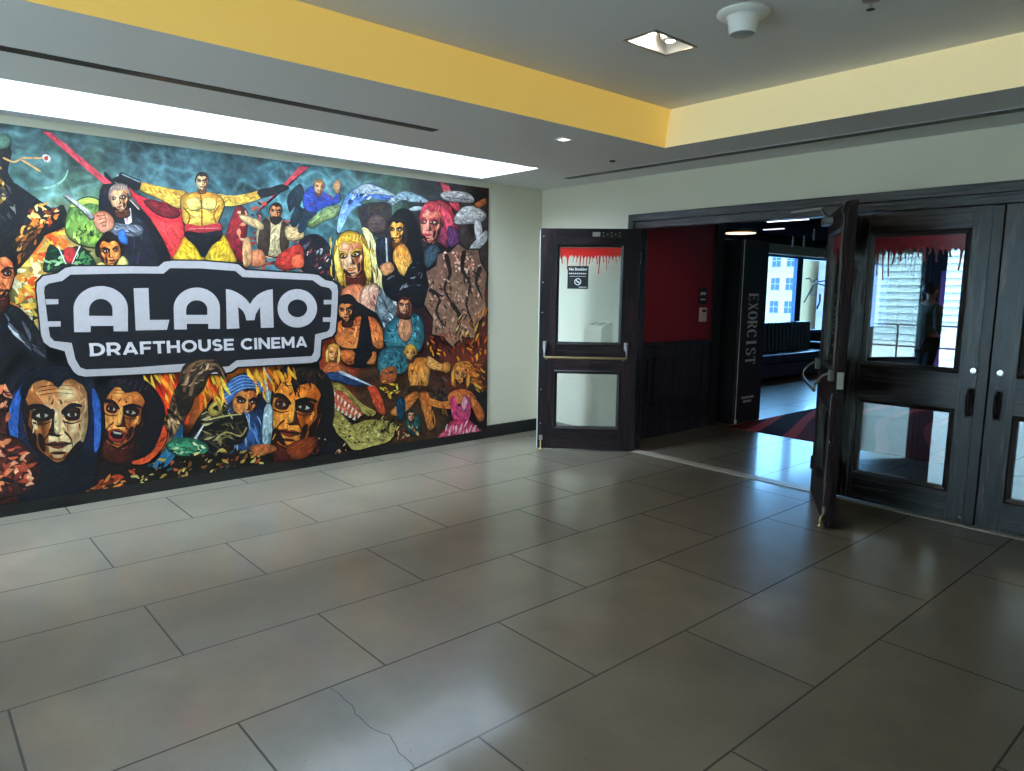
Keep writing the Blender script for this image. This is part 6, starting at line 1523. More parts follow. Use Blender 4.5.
P e89058 e89058 0 -5041,1713 -4983,1713 -4982,1716 -5040,1719
P 42140b 42140b 1 -5098,1773 -5049,1778 -5001,1769 -5001,1771 -5048,1781 -5098,1777
P 42140b 42140b 1 -5096,1788 -5047,1794 -4999,1785 -4999,1787 -5046,1796 -5096,1792
P 42140b 42140b 1 -5094,1804 -5045,1809 -4997,1801 -4997,1802 -5045,1812 -5094,1808
P 42140b 42140b 0 -5106,1759 -5107,1740 -5106,1740 -5101,1759
P 42140b 42140b 0 -5118,1659 -5113,1634 -5111,1634 -5113,1661
P e89058 e89058 0 -5026,1563 -5034,1539 -5033,1538 -5021,1560
P e89058 e89058 0 -5142,1594 -5147,1568 -5146,1567 -5137,1592
P e89058 e89058 0 -5142,1594 -5147,1568 -5146,1567 -5137,1592
P e89058 e89058 0 -5026,1563 -5034,1539 -5033,1538 -5021,1560
P 42140b 42140b 0 -5118,1659 -5113,1634 -5111,1634 -5113,1661
P 42140b 42140b 0 -5106,1759 -5107,1740 -5106,1740 -5101,1759
P b84c24 b84c24 0 -5095,1748 -5105,1717 -5103,1716 -5090,1747
P e89058 e89058 0 -5132,1568 -5138,1549 -5136,1548 -5127,1565
P 221009 221009 1 -5137,1701 -5114,1725 -5073,1718 -5070,1693 -5085,1673 -5127,1676
P 141214 141214 1 -5139,1718 -5102,1724 -5067,1695 -5060,1705 -5097,1739 -5139,1739
P c7c0b2 c7c0b2 1 -5125,1695 -5103,1705 -5083,1692 -5105,1685
P 2a2018 2a2018 1 -5107,1704 -5093,1703 -5094,1687 -5108,1687
P 141214 141214 1 -5127,1696 -5103,1705 -5080,1694 -5079,1697 -5102,1710 -5128,1701
P 42140b 42140b 1 -5040,1695 -5022,1720 -4990,1713 -4989,1688 -5001,1668 -5034,1670
P 141214 141214 1 -5040,1690 -5009,1719 -4982,1714 -4979,1726 -5011,1735 -5048,1707
P c7c0b2 c7c0b2 1 -5031,1689 -5014,1700 -4999,1687 -5016,1680
P 2a2018 2a2018 1 -5018,1699 -5004,1698 -5005,1682 -5019,1682
P 141214 141214 1 -5032,1690 -5014,1700 -4997,1689 -4995,1692 -5013,1704 -5033,1695
P 42140b 42140b 1 -5061,1702 -5085,1638 -5097,1618 -5067,1607 -5073,1641
P e89058 e89058 1 -5063,1710 -5052,1710 -5059,1626 -5078,1624
P 141214 141214 0 -5088,1616 -5051,1613 -5071,1604
P 8a3024 8a3024 1 -5112,1581 -5084,1589 -5073,1583 -5061,1588 -5035,1575 -5077,1557
P 141214 141214 1 -5114,1577 -5075,1571 -5034,1571 -5034,1579 -5074,1578 -5113,1585
P 141214 141214 1 -5171,1708 -5158,1802 -5100,1868 -5037,1873 -4986,1847 -4961,1758 -4976,1688 -4981,1759 -5017,1799 -5069,1784 -5107,1813 -5146,1767
P 2c2420 2c2420 0 -5131,1824 -5118,1854 -5120,1856 -5137,1828
P 2c2420 2c2420 0 -5104,1839 -5092,1853 -5094,1855 -5108,1846
P 2c2420 2c2420 0 -5078,1840 -5067,1852 -5068,1855 -5082,1847
P 2c2420 2c2420 0 -5053,1824 -5040,1851 -5043,1853 -5059,1828
P 2c2420 2c2420 0 -5029,1805 -5014,1851 -5016,1852 -5036,1808
P 2c2420 2c2420 0 -5003,1800 -4987,1850 -4990,1851 -5010,1802
P 2c2420 2c2420 0 -4975,1812 -4961,1848 -4963,1850 -4981,1816
P 0d0d10 0d0d10 0 -5382,101 -5397,-106 -4137,-66 -793,-19 -793,54 -2961,64 -4203,60
B 0e0e12 0e0e12 0 -4864,1588 -4857,1639 -4819,1684 -4734,1704 -4683,1746 -4636,1758 -4267,1771 -4071,1774 -4031,1811 -3969,1822 -3735,1829 -3483,1818 -3435,1811 -3380,1767 -2804,1751 -2733,1744 -2662,1699 -2594,1688 -2551,1659 -2540,1605 -2555,1415 -2575,1215 -2610,1171 -2718,1142 -2732,995 -2763,951 -2826,938 -3475,945 -3531,907 -3601,897 -3879,903 -3922,949 -3967,934 -4310,938 -4609,944 -4650,957 -4676,981 -4708,1048 -4724,1136 -4809,1168 -4846,1205 -4857,1255 -4861,1436
B c0b8b8 c0b8b8 0 -4855,1578 -4848,1629 -4810,1674 -4724,1694 -4673,1735 -4626,1747 -4256,1760 -4060,1763 -4019,1800 -3957,1811 -3748,1817 -3498,1805 -3449,1798 -3395,1755 -2821,1737 -2750,1730 -2679,1685 -2611,1675 -2568,1645 -2558,1591 -2572,1402 -2592,1230 -2626,1185 -2734,1156 -2748,1009 -2779,966 -2842,953 -3488,958 -3545,920 -3614,911 -3865,914 -3908,960 -3954,945 -4298,948 -4597,954 -4639,967 -4665,991 -4697,1059 -4713,1146 -4799,1178 -4835,1215 -4847,1265 -4851,1426
B 1b1b21 1b1b21 0 -4811,1565 -4805,1602 -4782,1623 -4697,1644 -4645,1689 -4257,1707 -4027,1711 -3978,1754 -3751,1759 -3476,1746 -3420,1698 -2803,1684 -2728,1634 -2642,1617 -2619,1582 -2631,1402 -2650,1249 -2676,1227 -2791,1205 -2807,1048 -2831,1013 -3496,1012 -3563,965 -3847,969 -3884,1008 -4295,1000 -4586,1005 -4623,1022 -4651,1085 -4666,1203 -4772,1220 -4796,1252 -4802,1355
B c0b8b8 c0b8b8 0 -4807,1515 -4729,1515 -4731,1481 -4803,1478
B c0b8b8 c0b8b8 0 -4807,1360 -4725,1359 -4726,1323 -4803,1322
B c0b8b8 c0b8b8 0 -2701,1511 -2602,1511 -2603,1472 -2702,1472
B c0b8b8 c0b8b8 0 -2713,1355 -2614,1354 -2615,1314 -2714,1316
Q c8c0c0 c8c0c0 0 -4646,1280 -4640,1445 -4637,1470 -4629,1495 -4617,1519 -4602,1541 -4584,1561 -4562,1578 -4539,1592 -4513,1602 -4486,1608 -4459,1611 -4431,1609 -4404,1603 -4379,1594 -4356,1580 -4335,1563 -4318,1543 -4304,1520 -4294,1495 -4289,1469 -4288,1442 -4297,1276 -4393,1279 -4391,1319 -4540,1322 -4543,1277
Q 1b1b21 1b1b21 0 -4546,1395 -4543,1438 -4540,1455 -4534,1472 -4524,1487 -4511,1500 -4497,1510 -4480,1516 -4463,1518 -4447,1516 -4431,1510 -4417,1500 -4405,1487 -4397,1472 -4392,1455 -4391,1436 -4394,1392
Q c8c0c0 c8c0c0 0 -4241,1597 -4139,1600 -4142,1358 -4001,1357 -4023,1280 -4243,1281
Q c8c0c0 c8c0c0 0 -3969,1281 -3966,1444 -3963,1469 -3955,1494 -3944,1518 -3929,1539 -3911,1559 -3889,1576 -3866,1589 -3840,1599 -3813,1605 -3786,1608 -3758,1606 -3731,1600 -3706,1591 -3683,1577 -3662,1560 -3644,1540 -3630,1518 -3620,1494 -3614,1468 -3613,1441 -3620,1277 -3711,1280 -3709,1319 -3874,1323 -3876,1279
Q 1b1b21 1b1b21 0 -3876,1393 -3874,1433 -3871,1450 -3865,1466 -3854,1480 -3841,1492 -3826,1501 -3808,1506 -3790,1508 -3772,1506 -3755,1501 -3740,1492 -3728,1480 -3719,1465 -3713,1449 -3712,1432 -3714,1391
Q c8c0c0 c8c0c0 0 -3559,1598 -3518,1592 -3471,1572 -3431,1547 -3394,1514 -3366,1475 -3337,1517 -3302,1550 -3259,1576 -3215,1593 -3168,1601 -3170,1276 -3281,1276 -3282,1452 -3300,1426 -3322,1390 -3334,1342 -3402,1342 -3409,1383 -3426,1419 -3455,1447 -3466,1453 -3463,1277 -3565,1275
Q c8c0c0 c8c0c0 0 -2767,1437 -2769,1463 -2775,1488 -2785,1512 -2799,1534 -2817,1554 -2837,1571 -2861,1585 -2886,1595 -2913,1602 -2940,1605 -2968,1603 -2995,1598 -3021,1590 -3045,1577 -3067,1562 -3087,1544 -3103,1523 -3115,1501 -3124,1477 -3129,1452 -3130,1427 -3127,1402 -3120,1378 -3108,1355 -3094,1334 -3076,1316 -3054,1300 -3031,1287 -3005,1278 -2978,1272 -2951,1270 -2923,1273 -2896,1279 -2869,1289 -2845,1302 -2823,1319 -2805,1339 -2789,1361 -2778,1385 -2770,1410
Q 1b1b21 1b1b21 0 -2860,1437 -2861,1453 -2867,1469 -2875,1483 -2887,1495 -2902,1504 -2918,1511 -2936,1515 -2954,1515 -2972,1513 -2989,1507 -3005,1499 -3018,1488 -3028,1475 -3036,1460 -3039,1445 -3039,1429 -3036,1414 -3029,1399 -3018,1387 -3005,1376 -2990,1368 -2972,1362 -2954,1360 -2936,1361 -2918,1366 -2902,1373 -2887,1383 -2875,1396 -2867,1410 -2861,1425
H
P 2a201a 2a201a 1 -3950,719 -3939,943 -3876,1019 -3751,1044 -3643,1006 -3582,903 -3600,854 -3662,925 -3726,896 -3762,801 -3843,726
P 7a5a40 7a5a40 1 -3904,793 -3872,933 -3750,1007 -3755,1017 -3886,945 -3928,801
P 7a5a40 7a5a40 1 -3860,755 -3813,896 -3689,971 -3694,981 -3827,909 -3884,766
P 7a5a40 7a5a40 1 -3741,981 -3650,965 -3605,868 -3595,873 -3638,980 -3735,1008
P 7a5a40 7a5a40 1 -3902,930 -3811,1006 -3689,1019 -3690,1030 -3818,1025 -3917,952
S 26 a8805c/1a120e/c8a880/4a3626 17 3 -40 50 -3930,814 -3862,986 -3659,990 -3792,819
"""
def mural():
    root = empty('wall_mural', (0, 0, 0)); tag(root, 'huge painted film-poster mural with a cinema name badge covering the left wall', 'mural')
    Y0, Y1, Z0, Z1 = -6.4, -.79, .092, 2.676
    rnd = random.Random(11)
    # ground of the painting: soft mottled colour from a noise field, on a fine grid
    anchors = [(-4.93, 2.5, '46696a', .5), (-4.6, 2.3, '5c7c60', .4), (-4.5, 2.05, '70683c', .25), (-4.1, 2.45, '25383a', .3), (-3.75, 2.4, '3a5c64', .4), (-3.3, 2.45, '437078', .4), (-2.9, 2.45, '487880', .4), (-2.6, 2.45, '3c646a', .35),
               (-2.3, 2.4, '485c4c', .3), (-2.0, 2.4, '46604e', .25), (-1.6, 2.35, '2a2829', .3), (-1.0, 2.3, '382a28', .35), (-4.75, 1.75, 'cdbd68', .3), (-4.75, 1.85, 'd8742a', .22), (-4.9, 1.3, '17181d', .5), (-4.0, 1.8, '16171c', .4),
               (-4.5, .7, '151824', .6), (-3.95, .85, 'b84420', .28), (-3.7, .85, 'c8702a', .3), (-3.2, .8, 'b85c1e', .3), (-2.8, .85, '9c3c1e', .3), (-1.7, 1.75, '262427', .4), (-1.1, 1.0, '5c201c', .4), (-1.5, 1.2, '35191b', .4),
               (-1.1, .9, '74301a', .3), (-5.0, .4, '5c2822', .4), (-4.2, .3, '201815', .4), (-2.9, .3, '191617', .4), (-1.9, .5, '4c321f', .4), (-.9, .5, '17151a', .35), (-5.8, 1.4, '1a1c22', .8)]
    acol = [lin(a[2]) for a in anchors]
    NX, NZ = 480, 220
    vs = []; cols = []
    for j in range(NZ + 1):
        z = Z0 + (Z1 - Z0) * j / NZ
        for i in range(NX + 1):
            y = Y0 + (Y1 - Y0) * i / NX
            vs.append((.0145, y, z))
            wy = y + .12 * noise.noise((y*3, z*3, 0)); wz = z + .12 * noise.noise((y*3, z*3, 7))
            sw = 0; c = [0, 0, 0]
            for a, q in zip(anchors, acol):
                d = ((wy-a[0])**2 + (wz-a[1])**2) / (a[3]*a[3]); w_ = math.exp(-d*2.2) + 1e-6
                sw += w_
                for t in range(3): c[t] += q[t]*w_
            sky = max(0, min(1, (z-1.95)/.25)) * max(0, min(1, (y+5.2)/.3)) * max(0, min(1, (-1.9-y)/.5))
            rd = abs(noise.noise((y*4.5, z*6, 3))) + .5*abs(noise.noise((y*10, z*13, 5)))
            k = (1.55 - 1.9*rd) if z > 1.9 else (1.25 - .9*rd)
            k = max(.35, k)
            c = [q/sw*k for q in c]
            if sky:
                wx = y + .10*noise.noise((y*5, z*5, 11)); wz2 = z + .10*noise.noise((y*5, z*5, 12))
                r1 = 1 - abs(noise.noise((wx*4.2, wz2*6.5, 1)))*2.2; r2 = 1 - abs(noise.noise((wx*9, wz2*14, 2)))*2.2; bd_ = noise.noise((y*1.6, z*2.2, 9))
                hl = max(0, r1)**3*.55 + max(0, r2)**3*.30
                dkk = max(0, min(1, .55 + 1.3*bd_))
                for t in range(3): c[t] = c[t]*(1 - sky*(1-.25-.75*dkk)*.8) + sky*hl*(.25, .52, .56)[t]*(.3+.7*dkk)
            cols.append([max(0, min(1, q*(.62 if z > 1.9 else .8))) for q in c] + [1])
    fs = [(j*(NX+1)+i, j*(NX+1)+i+1, (j+1)*(NX+1)+i+1, (j+1)*(NX+1)+i) for j in range(NZ) for i in range(NX)]
    def paint_mat(name, lo_=.62, hi_=1.36):
        m = bpy.data.materials.new(name); m.use_nodes = True; nt = m.node_tree; b = nt.nodes['Principled BSDF']
        at = nt.nodes.new('ShaderNodeVertexColor'); at.layer_name = 'paint'
        tc = nt.nodes.new('ShaderNodeTexCoord'); nz = nt.nodes.new('ShaderNodeTexNoise'); nz.inputs['Scale'].default_value = 24; nz.inputs['Detail'].default_value = 5
        mr = nt.nodes.new('ShaderNodeMapRange'); mr.inputs[1].default_value = .3; mr.inputs[2].default_value = .7; mr.inputs[3].default_value = lo_; mr.inputs[4].default_value = hi_
        mx = nt.nodes.new('ShaderNodeMix'); mx.data_type = 'RGBA'; mx.blend_type = 'MULTIPLY'; mx.inputs['Factor'].default_value = 1
        nt.links.new(tc.outputs['Object'], nz.inputs['Vector']); nt.links.new(nz.outputs['Fac'], mr.inputs[0])
        nt.links.new(at.outputs['Color'], mx.inputs['A']); nt.links.new(mr.outputs[0], mx.inputs['B']); nt.links.new(mx.outputs['Result'], b.inputs['Base Color'])
        b.inputs['Roughness'].default_value = .5; b.inputs['Specular IOR Level'].default_value = .3
        return m
    PM = paint_mat('mural_ink'); PB = paint_mat('badge_ink', .95, 1.05)
    def link(name, vs, fs, cols, parent, PM=PM):
        me = bpy.data.meshes.new(name); me.from_pydata(vs, [], fs); me.materials.append(PM)
        ca = me.color_attributes.new('paint', 'FLOAT_COLOR', 'POINT')
        ca.data.foreach_set('color', [x for c in cols for x in c])
        o = bpy.data.objects.new(name, me); C.objects.link(o); o.parent = parent; return o
    # sheet body
    MB().box((.012, Y0, Z0), (.0144, Y1, Z1)).build('sheet', M['black'], root)
    pv, pf, pc = list(vs), list(fs), list(cols)
    boxes = []
    def layer(pts):
        a0, a1 = min(p[0] for p in pts), max(p[0] for p in pts); b0, b1 = min(p[1] for p in pts), max(p[1] for p in pts)
        L = 0
        for q in boxes:
            if q[4] >= L and q[0] < a1 and q[1] > a0 and q[2] < b1 and q[3] > b0: L = q[4] + 1
        boxes.append((a0, a1, b0, b1, L)); return L
    def put(acc, pts, c1, c2):
        pts = [(max(Y0+.001, min(Y1-.001, p[0])), max(Z0+.001, min(Z1-.001, p[1]))) for p in pts]
        x = .0147 + 0.000014 * (layer(pts) + 1)
        v, f, c = acc; n = len(v); zs = [p[1] for p in pts]; lo, hi = min(zs), max(zs)
        for p in pts:
            t = (p[1]-lo)/(hi-lo) if hi > lo else 0
            v.append((x, p[0], p[1])); c.append([(c1[i]*(1-t) + c2[i]*t)**1.1*.80 for i in range(3)] + [1])
        f.append(list(range(n, n+len(pts))))
    def inside(p, poly):
        r = False; k = len(poly)
        for i in range(k):
            a, b = poly[i], poly[i-1]
            if (a[1] > p[1]) != (b[1] > p[1]) and p[0] < (b[0]-a[0])*(p[1]-a[1])/(b[1]-a[1]) + a[0]: r = not r
        return r
    pic = (pv, pf, pc); badge = ([], [], []); letters = ([], [], []); over = ([], [], []); cur = pic
    for ln in MURAL.strip().split('\n'):
        t = ln.split()
        if t[0] == 'H': cur = over; continue
        if t[0] == 'S':
            n = int(t[1]); pal = [lin(h) for h in t[2].split('/')]; size = int(t[3])/1000; el = float(t[4]); ang = R(int(t[5])); jit = R(int(t[6]))
            poly = [tuple(int(q)/1000 for q in s.split(',')) for s in t[7:]]
            a0, a1 = min(p[0] for p in poly), max(p[0] for p in poly); b0, b1 = min(p[1] for p in poly), max(p[1] for p in poly)
            done = 0; tries = 0
            while done < n and tries < n*20:
                tries += 1; p = (rnd.uniform(a0, a1), rnd.uniform(b0, b1))
                if not inside(p, poly): continue
                done += 1; th = -(ang + rnd.uniform(-jit, jit)); s = size*rnd.uniform(.5, 1.3); ca_, sa = math.cos(th), math.sin(th)
                bend = rnd.uniform(-.5, .5); hl = s*el/2
                q = [(-hl, bend*s*.5), (-hl*.3, s*.35), (hl*.4, s*.42), (hl, bend*s), (hl*.3, -s*.3), (-hl*.4, -s*.4)]
                q = [(u*rnd.uniform(.8, 1.2), v*rnd.uniform(.7, 1.3)) for u, v in q]
                c = rnd.choice(pal); k = rnd.uniform(.8, 1.2); c = [min(1, x*k) for x in c]
                put(cur, catmull([(p[0] + u*ca_ - v*sa, p[1] + u*sa + v*ca_) for u, v in q], 2), c, c)
            continue
        pts = [tuple(int(q)/1000 for q in s.split(',')) for s in t[4:]]
        if t[3] == '1': pts = catmull(pts, 3)
        if t[0] == 'G':
            ca, cb = lin(t[1]), lin(t[2]); mx_ = sum(p[0] for p in pts)/len(pts); mz_ = sum(p[1] for p in pts)/len(pts)
            for k in range(5):
                q = 1.22 - .2*k; w_ = (k+1)/5; cc = [ca[i]*(1-w_) + cb[i]*w_ for i in range(3)]
                put(cur, [(mx_ + (p[0]-mx_)*q, mz_ + (p[1]-mz_)*q) for p in pts], cc, cc)
            continue
        dst = cur if t[0] == 'P' else badge if t[0] == 'B' else letters
        c1, c2 = lin(t[2]), lin(t[1])
        if t[0] != 'P': put(dst, pts, c2, c2); continue
        ar = abs(sum(pts[i-1][0]*pts[i][1] - pts[i][0]*pts[i-1][1] for i in range(len(pts))))/2
        mx_ = sum(p[0] for p in pts)/len(pts); mz_ = sum(p[1] for p in pts)/len(pts)
        lum = max(c1[:3] + c2[:3])
        if ar > .006 and lum > .03:
            put(cur, [(mx_ + (p[0]-mx_)*1.045 + .002, mz_ + (p[1]-mz_)*1.045 - .003) for p in pts], (.006, .005, .006), (.006, .005, .006))
        if ar > .0018 and t[3] == '1' and lum > .03:
            # modelled with several tones, darkest at the rim
            put(cur, pts, [q*.42 for q in c1[:3]], [q*.55 for q in c2[:3]])
            w0 = math.sqrt(ar)
            for lv in (1, 2, 3, 4, 5):
                sc_ = 1 - .085*lv; q = [(mx_ + (p[0]-mx_)*sc_ - .012*lv*w0, mz_ + (p[1]-mz_)*sc_ + .014*lv*w0) for p in pts]
                if not all(inside(p, pts) for p in q[::2]): break
                kf = .5 + .14*lv; put(cur, q, [x*kf for x in c1[:3]], [min(.95, x*(kf + .06)) for x in c2[:3]])
            else: lv = 9
            if lv < 3: put(cur, pts, c1, c2)
        else: put(cur, pts, c1, c2)
        if ar > .0022:
            # brushwork: strokes of lighter and darker paint along the patch
            sxx = sum((p[0]-mx_)**2 for p in pts); szz = sum((p[1]-mz_)**2 for p in pts); sxz = sum((p[0]-mx_)*(p[1]-mz_) for p in pts)
            th0 = .5*math.atan2(2*sxz, sxx - szz); dark = lum < .03
            n = int(min(90, ar*1500 + 3) * (.35 if dark else 1)); size = max(.007, min(.02, .10*math.sqrt(ar)))
            a0, a1 = min(p[0] for p in pts), max(p[0] for p in pts); b0, b1 = min(p[1] for p in pts), max(p[1] for p in pts)
            tries = 0
            while n > 0 and tries < 1500:
                tries += 1; p = (rnd.uniform(a0, a1), rnd.uniform(b0, b1)); th = th0 + rnd.gauss(0, .45); hl = size*rnd.uniform(1.2, 2.6); wd_ = size*rnd.uniform(.22, .5)
                ca_, sa = math.cos(th), math.sin(th)
                e1, e2 = (p[0]+hl*ca_, p[1]+hl*sa), (p[0]-hl*ca_, p[1]-hl*sa)
                if not (inside(p, pts) and inside(e1, pts) and inside(e2, pts)): continue
                n -= 1; tt = (p[1]-b0)/(b1-b0 + 1e-6); lr = (p[0]-a0)/(a1-a0 + 1e-6)
                k = rnd.choice((.5, .65, .8, .9, 1.15, 1.3, 1.55)) * (1.25 - .5*lr) * (.8 + .4*tt)
                base = [c1[i]*(1-tt) + c2[i]*tt for i in range(3)]
                if dark: c = [q*rnd.choice((.5, 1.6, 2.6)) + .002 for q in base]
                else: c = [min(.95, max(0, q*k + rnd.uniform(-.012, .012))) for q in base]
                bnd = rnd.uniform(-.5, .5)*wd_
                q = [(-hl, bnd), (-hl*.3, wd_), (hl*.4, wd_*.8), (hl, -bnd), (hl*.3, -wd_), (-hl*.4, -wd_*.8)]
                put(cur, [(p[0] + u*ca_ - v*sa, p[1] + u*sa + v*ca_) for u, v in q], c, c)
    link('painting', pv, pf, pc, root)
    bd = link('badge', *badge, root, PB); bd['label'] = 'black marquee-shaped badge with a silver border'
    # small second line of the badge
    tm = MB(); xm = .0147 + 0.000014 * (max(b[4] for b in boxes) + 2)
    def ar_(cx, cy, rx, ry, a0, a1, n=16): return [(cx + rx*math.cos(R(a0 + (a1-a0)*i/n)), cy + ry*math.sin(R(a0 + (a1-a0)*i/n))) for i in range(n+1)]
    h = .105; e = 1 - h
    GB = {'D': (.86, [[(h, 0), (h, 1)], [(0, e), (.38, e)] + ar_(.36, .5, .395, .395, 90, -90) + [(0, h)]]),
          'R': (.80, [[(h, 0), (h, 1)], [(0, e), (.44, e)] + ar_(.44, .64, .255, .255, 90, -90, 12) + [(0, .385)], [(.42, .40), (.70, 0)]]),
          'A': (.94, [[(.11, 0), (.47, 1)], [(.47, 1), (.83, 0)], [(.2, .27), (.74, .27)]]),
          'F': (.70, [[(h, 0), (h, 1)], [(0, e), (.70, e)], [(0, .46), (.64, .46)]]),
          'T': (.76, [[(.38, 0), (.38, 1)], [(0, e), (.76, e)]]),
          'H': (.84, [[(h, 0), (h, 1)], [(.84-h, 0), (.84-h, 1)], [(h, .5), (.84-h, .5)]]),
          'O': (1.0, [ar_(.5, .5, .395, .395, 0, 360, 30)]),
          'U': (.84, [[(h, 1), (h, .42)] + ar_(.42, .42, .315, .315, 180, 360, 16) + [(.84-h, 1)]]),
          'S': (.70, [ar_(.35, .70, .235, .20, 35, 270, 14) + ar_(.35, .30, .245, .20, 90, -145, 14)]),
          'E': (.70, [[(h, 0), (h, 1)], [(0, e), (.70, e)], [(0, h), (.70, h)], [(0, .5), (.64, .5)]]),
          'C': (.88, [ar_(.5, .5, .395, .395, 48, 312, 22)]), 'I': (.21, [[(h, 0), (h, 1)]]),
          'N': (.86, [[(h, 0), (h, 1)], [(h, .94), (.86-h, .06)], [(.86-h, 0), (.86-h, 1)]]),
          'M': (1.0, [[(h, 0), (h, 1)], [(h, .95), (.5, .25)], [(.5, .25), (1-h, .95)], [(1-h, 0), (1-h, 1)]])}
    word = 'DRAFTHOUSE CINEMA'; tot = sum((.40 if c == ' ' else GB[c][0] + .10) for c in word) - .10
    sx_ = (4.556 - 2.868)/tot; pen = 0; sy_ = .096; cnt = 0
    for c in word:
        if c == ' ': pen += .40; continue
        for pl in GB[c][1]:
            for i in range(len(pl) - 1):
                (ax, ay), (bx, by) = pl[i], pl[i+1]; d = math.hypot(bx-ax, by-ay) or 1e-6; nx, ny = -(by-ay)/d*h, (bx-ax)/d*h
                ex, ey = ((bx-ax)/d*.02, (by-ay)/d*.02) if len(pl) > 2 else (0, 0)
                q = [(ax-ex+nx, ay-ey+ny), (bx+ex+nx, by+ey+ny), (bx+ex-nx, by+ey-ny), (ax-ex-nx, ay-ey-ny)]
                cnt += 1
                tm.add([(xm + .000004*(cnt % 9), -4.556 + (pen + u)*sx_, 1.100 + .0*u - .005*(pen + u)/tot + max(0, min(1, v))*sy_) for u, v in q], [(0, 1, 2, 3)])
        pen += GB[c][0] + .10
    le = link('lettering', letters[0] + tm.v, letters[1] + [[i + len(letters[0]) for i in f] for f in tm.f], letters[2] + [list(lin('c8c0c0'))]*len(tm.v), bd, PB); le['label'] = 'silver capital letters'
    gh = link('painted_hands', *over, root)
mural()


# ------------------------------------------------------------------ the lobby beyond the doors
LZ = 2.72
# vestibule side wall: red above, dark panelling below
vw = empty('wall_vestibule'); struct(vw)
MB().box((.9, .12, 0), (1.088, 1.80, LZ)).build('red_wall', M['red_wall'], vw)
p = MB().box((1.088, .12, 0), (1.10, 1.80, 1.03)).bbox((1.088, .12, 1.03), (1.118, 1.80, 1.068), .005).box((1.088, .12, 0), (1.112, 1.80, .14))
for y0, y1 in ((.18, .62), (.70, 1.66)):
    opening_frame(p, y0, y1, .33, .95, 0, 0, .05) if False else None
    for a, b in (((y0, .36), (y0+.03, .90)), ((y1-.03, .36), (y1, .90)), ((y0, .36), (y1, .39)), ((y0, .87), (y1, .90))): p.bbox((1.10, a[0], a[1]), (1.112, b[0], b[1]), .004)
p.build('wainscot', M['wood_y'], vw)
MB().box((.88, 1.80, 0), (1.115, 1.97, LZ)).build('end_post', M['lobby_dark'], vw)
# lobby shell
struct(MB().box((-1.6, 1.85, 0), (.9, 1.97, LZ)).build('wall_lobby_near', M['lobby_dark']))
struct(MB().box((-1.6, 13.8, 0), (XR, 14, LZ)).build('wall_lobby_far', mat('lobby_grey', '#1c1c20', .9, spec=.1)))
struct(MB().box((-1.6, .12, LZ), (XR, 14, LZ + .1)).build('ceiling_lobby', mat('lobby_black_ceiling', '#050506', 1.0, spec=0)))
w = MB().box((-1.5, 1.97, 0), (-1.3, 4.2, LZ)).box((-1.5, 4.2, 2.40), (-1.3, 13.8, LZ)).box((-1.5, 4.2, 0), (-1.3, 13.8, .78)).box((-1.5, 13.2, .78), (-1.3, 13.8, 2.4))
struct(w.build('wall_lobby_window', M['lobby_dark']))
struct(MB().box((-1.3, 4.2, 2.385), (-1.24, 13.2, 2.58)).build('trim_5', M['beige']))
wy = [4.2, 6.35, 8.60, 10.9, 13.2]
for i in range(4):
    wn = empty('window_%d' % (i + 5), (-1.38, wy[i], .78)); struct(wn); ln = wy[i+1] - wy[i]
    f = MB()
    for y0, y1 in ((0, .12), (ln-.12, ln)): f.box((0, y0, 0), (.08, y1, 1.62))
    f.box((0, .12, 0), (.08, ln-.12, .07)).box((0, .12, 1.55), (.08, ln-.12, 1.62))
    f.build('window_frame', M['alu'], wn)
    MB().box((.03, .12, .07), (.042, ln-.12, 1.55)).build('window_pane', M['tinted'], wn)  # blue tint of the pane is added to colour the daylight

# card reader and small sign on the red wall
cs = empty('wall_sign', (1.089, 1.60, 1.58)); tag(cs, 'small black sign with pale marks on the red wall above the card reader', 'sign')
MB().bbox((0, -.085, -.10), (.008, .075, .10), .003).build('plate', M['black'], cs)
f = MB(); f.box((.008, -.055, .012), (.009, .05, .045)).box((.008, -.055, -.05), (.009, .045, -.032)); f.add([(.009, -.072, -.002), (.009, -.06, .03), (.009, -.045, .03), (.009, -.055, .006)], [(0, 1, 2, 3)])
f.build('marks', M['letter_grey'], cs)
rd = empty('card_reader', (1.089, 1.60, 1.36)); tag(rd, 'square white card reader on the red wall below the small black sign', 'card reader')
MB().bbox((0, -.07, -.085), (.03, .065, .085), .012).build('case', mat('reader_case', '#d0b4b4', .4), rd)
MB().bbox((.029, -.04, .03), (.033, .035, .062), .001).build('display', M['black'], rd)

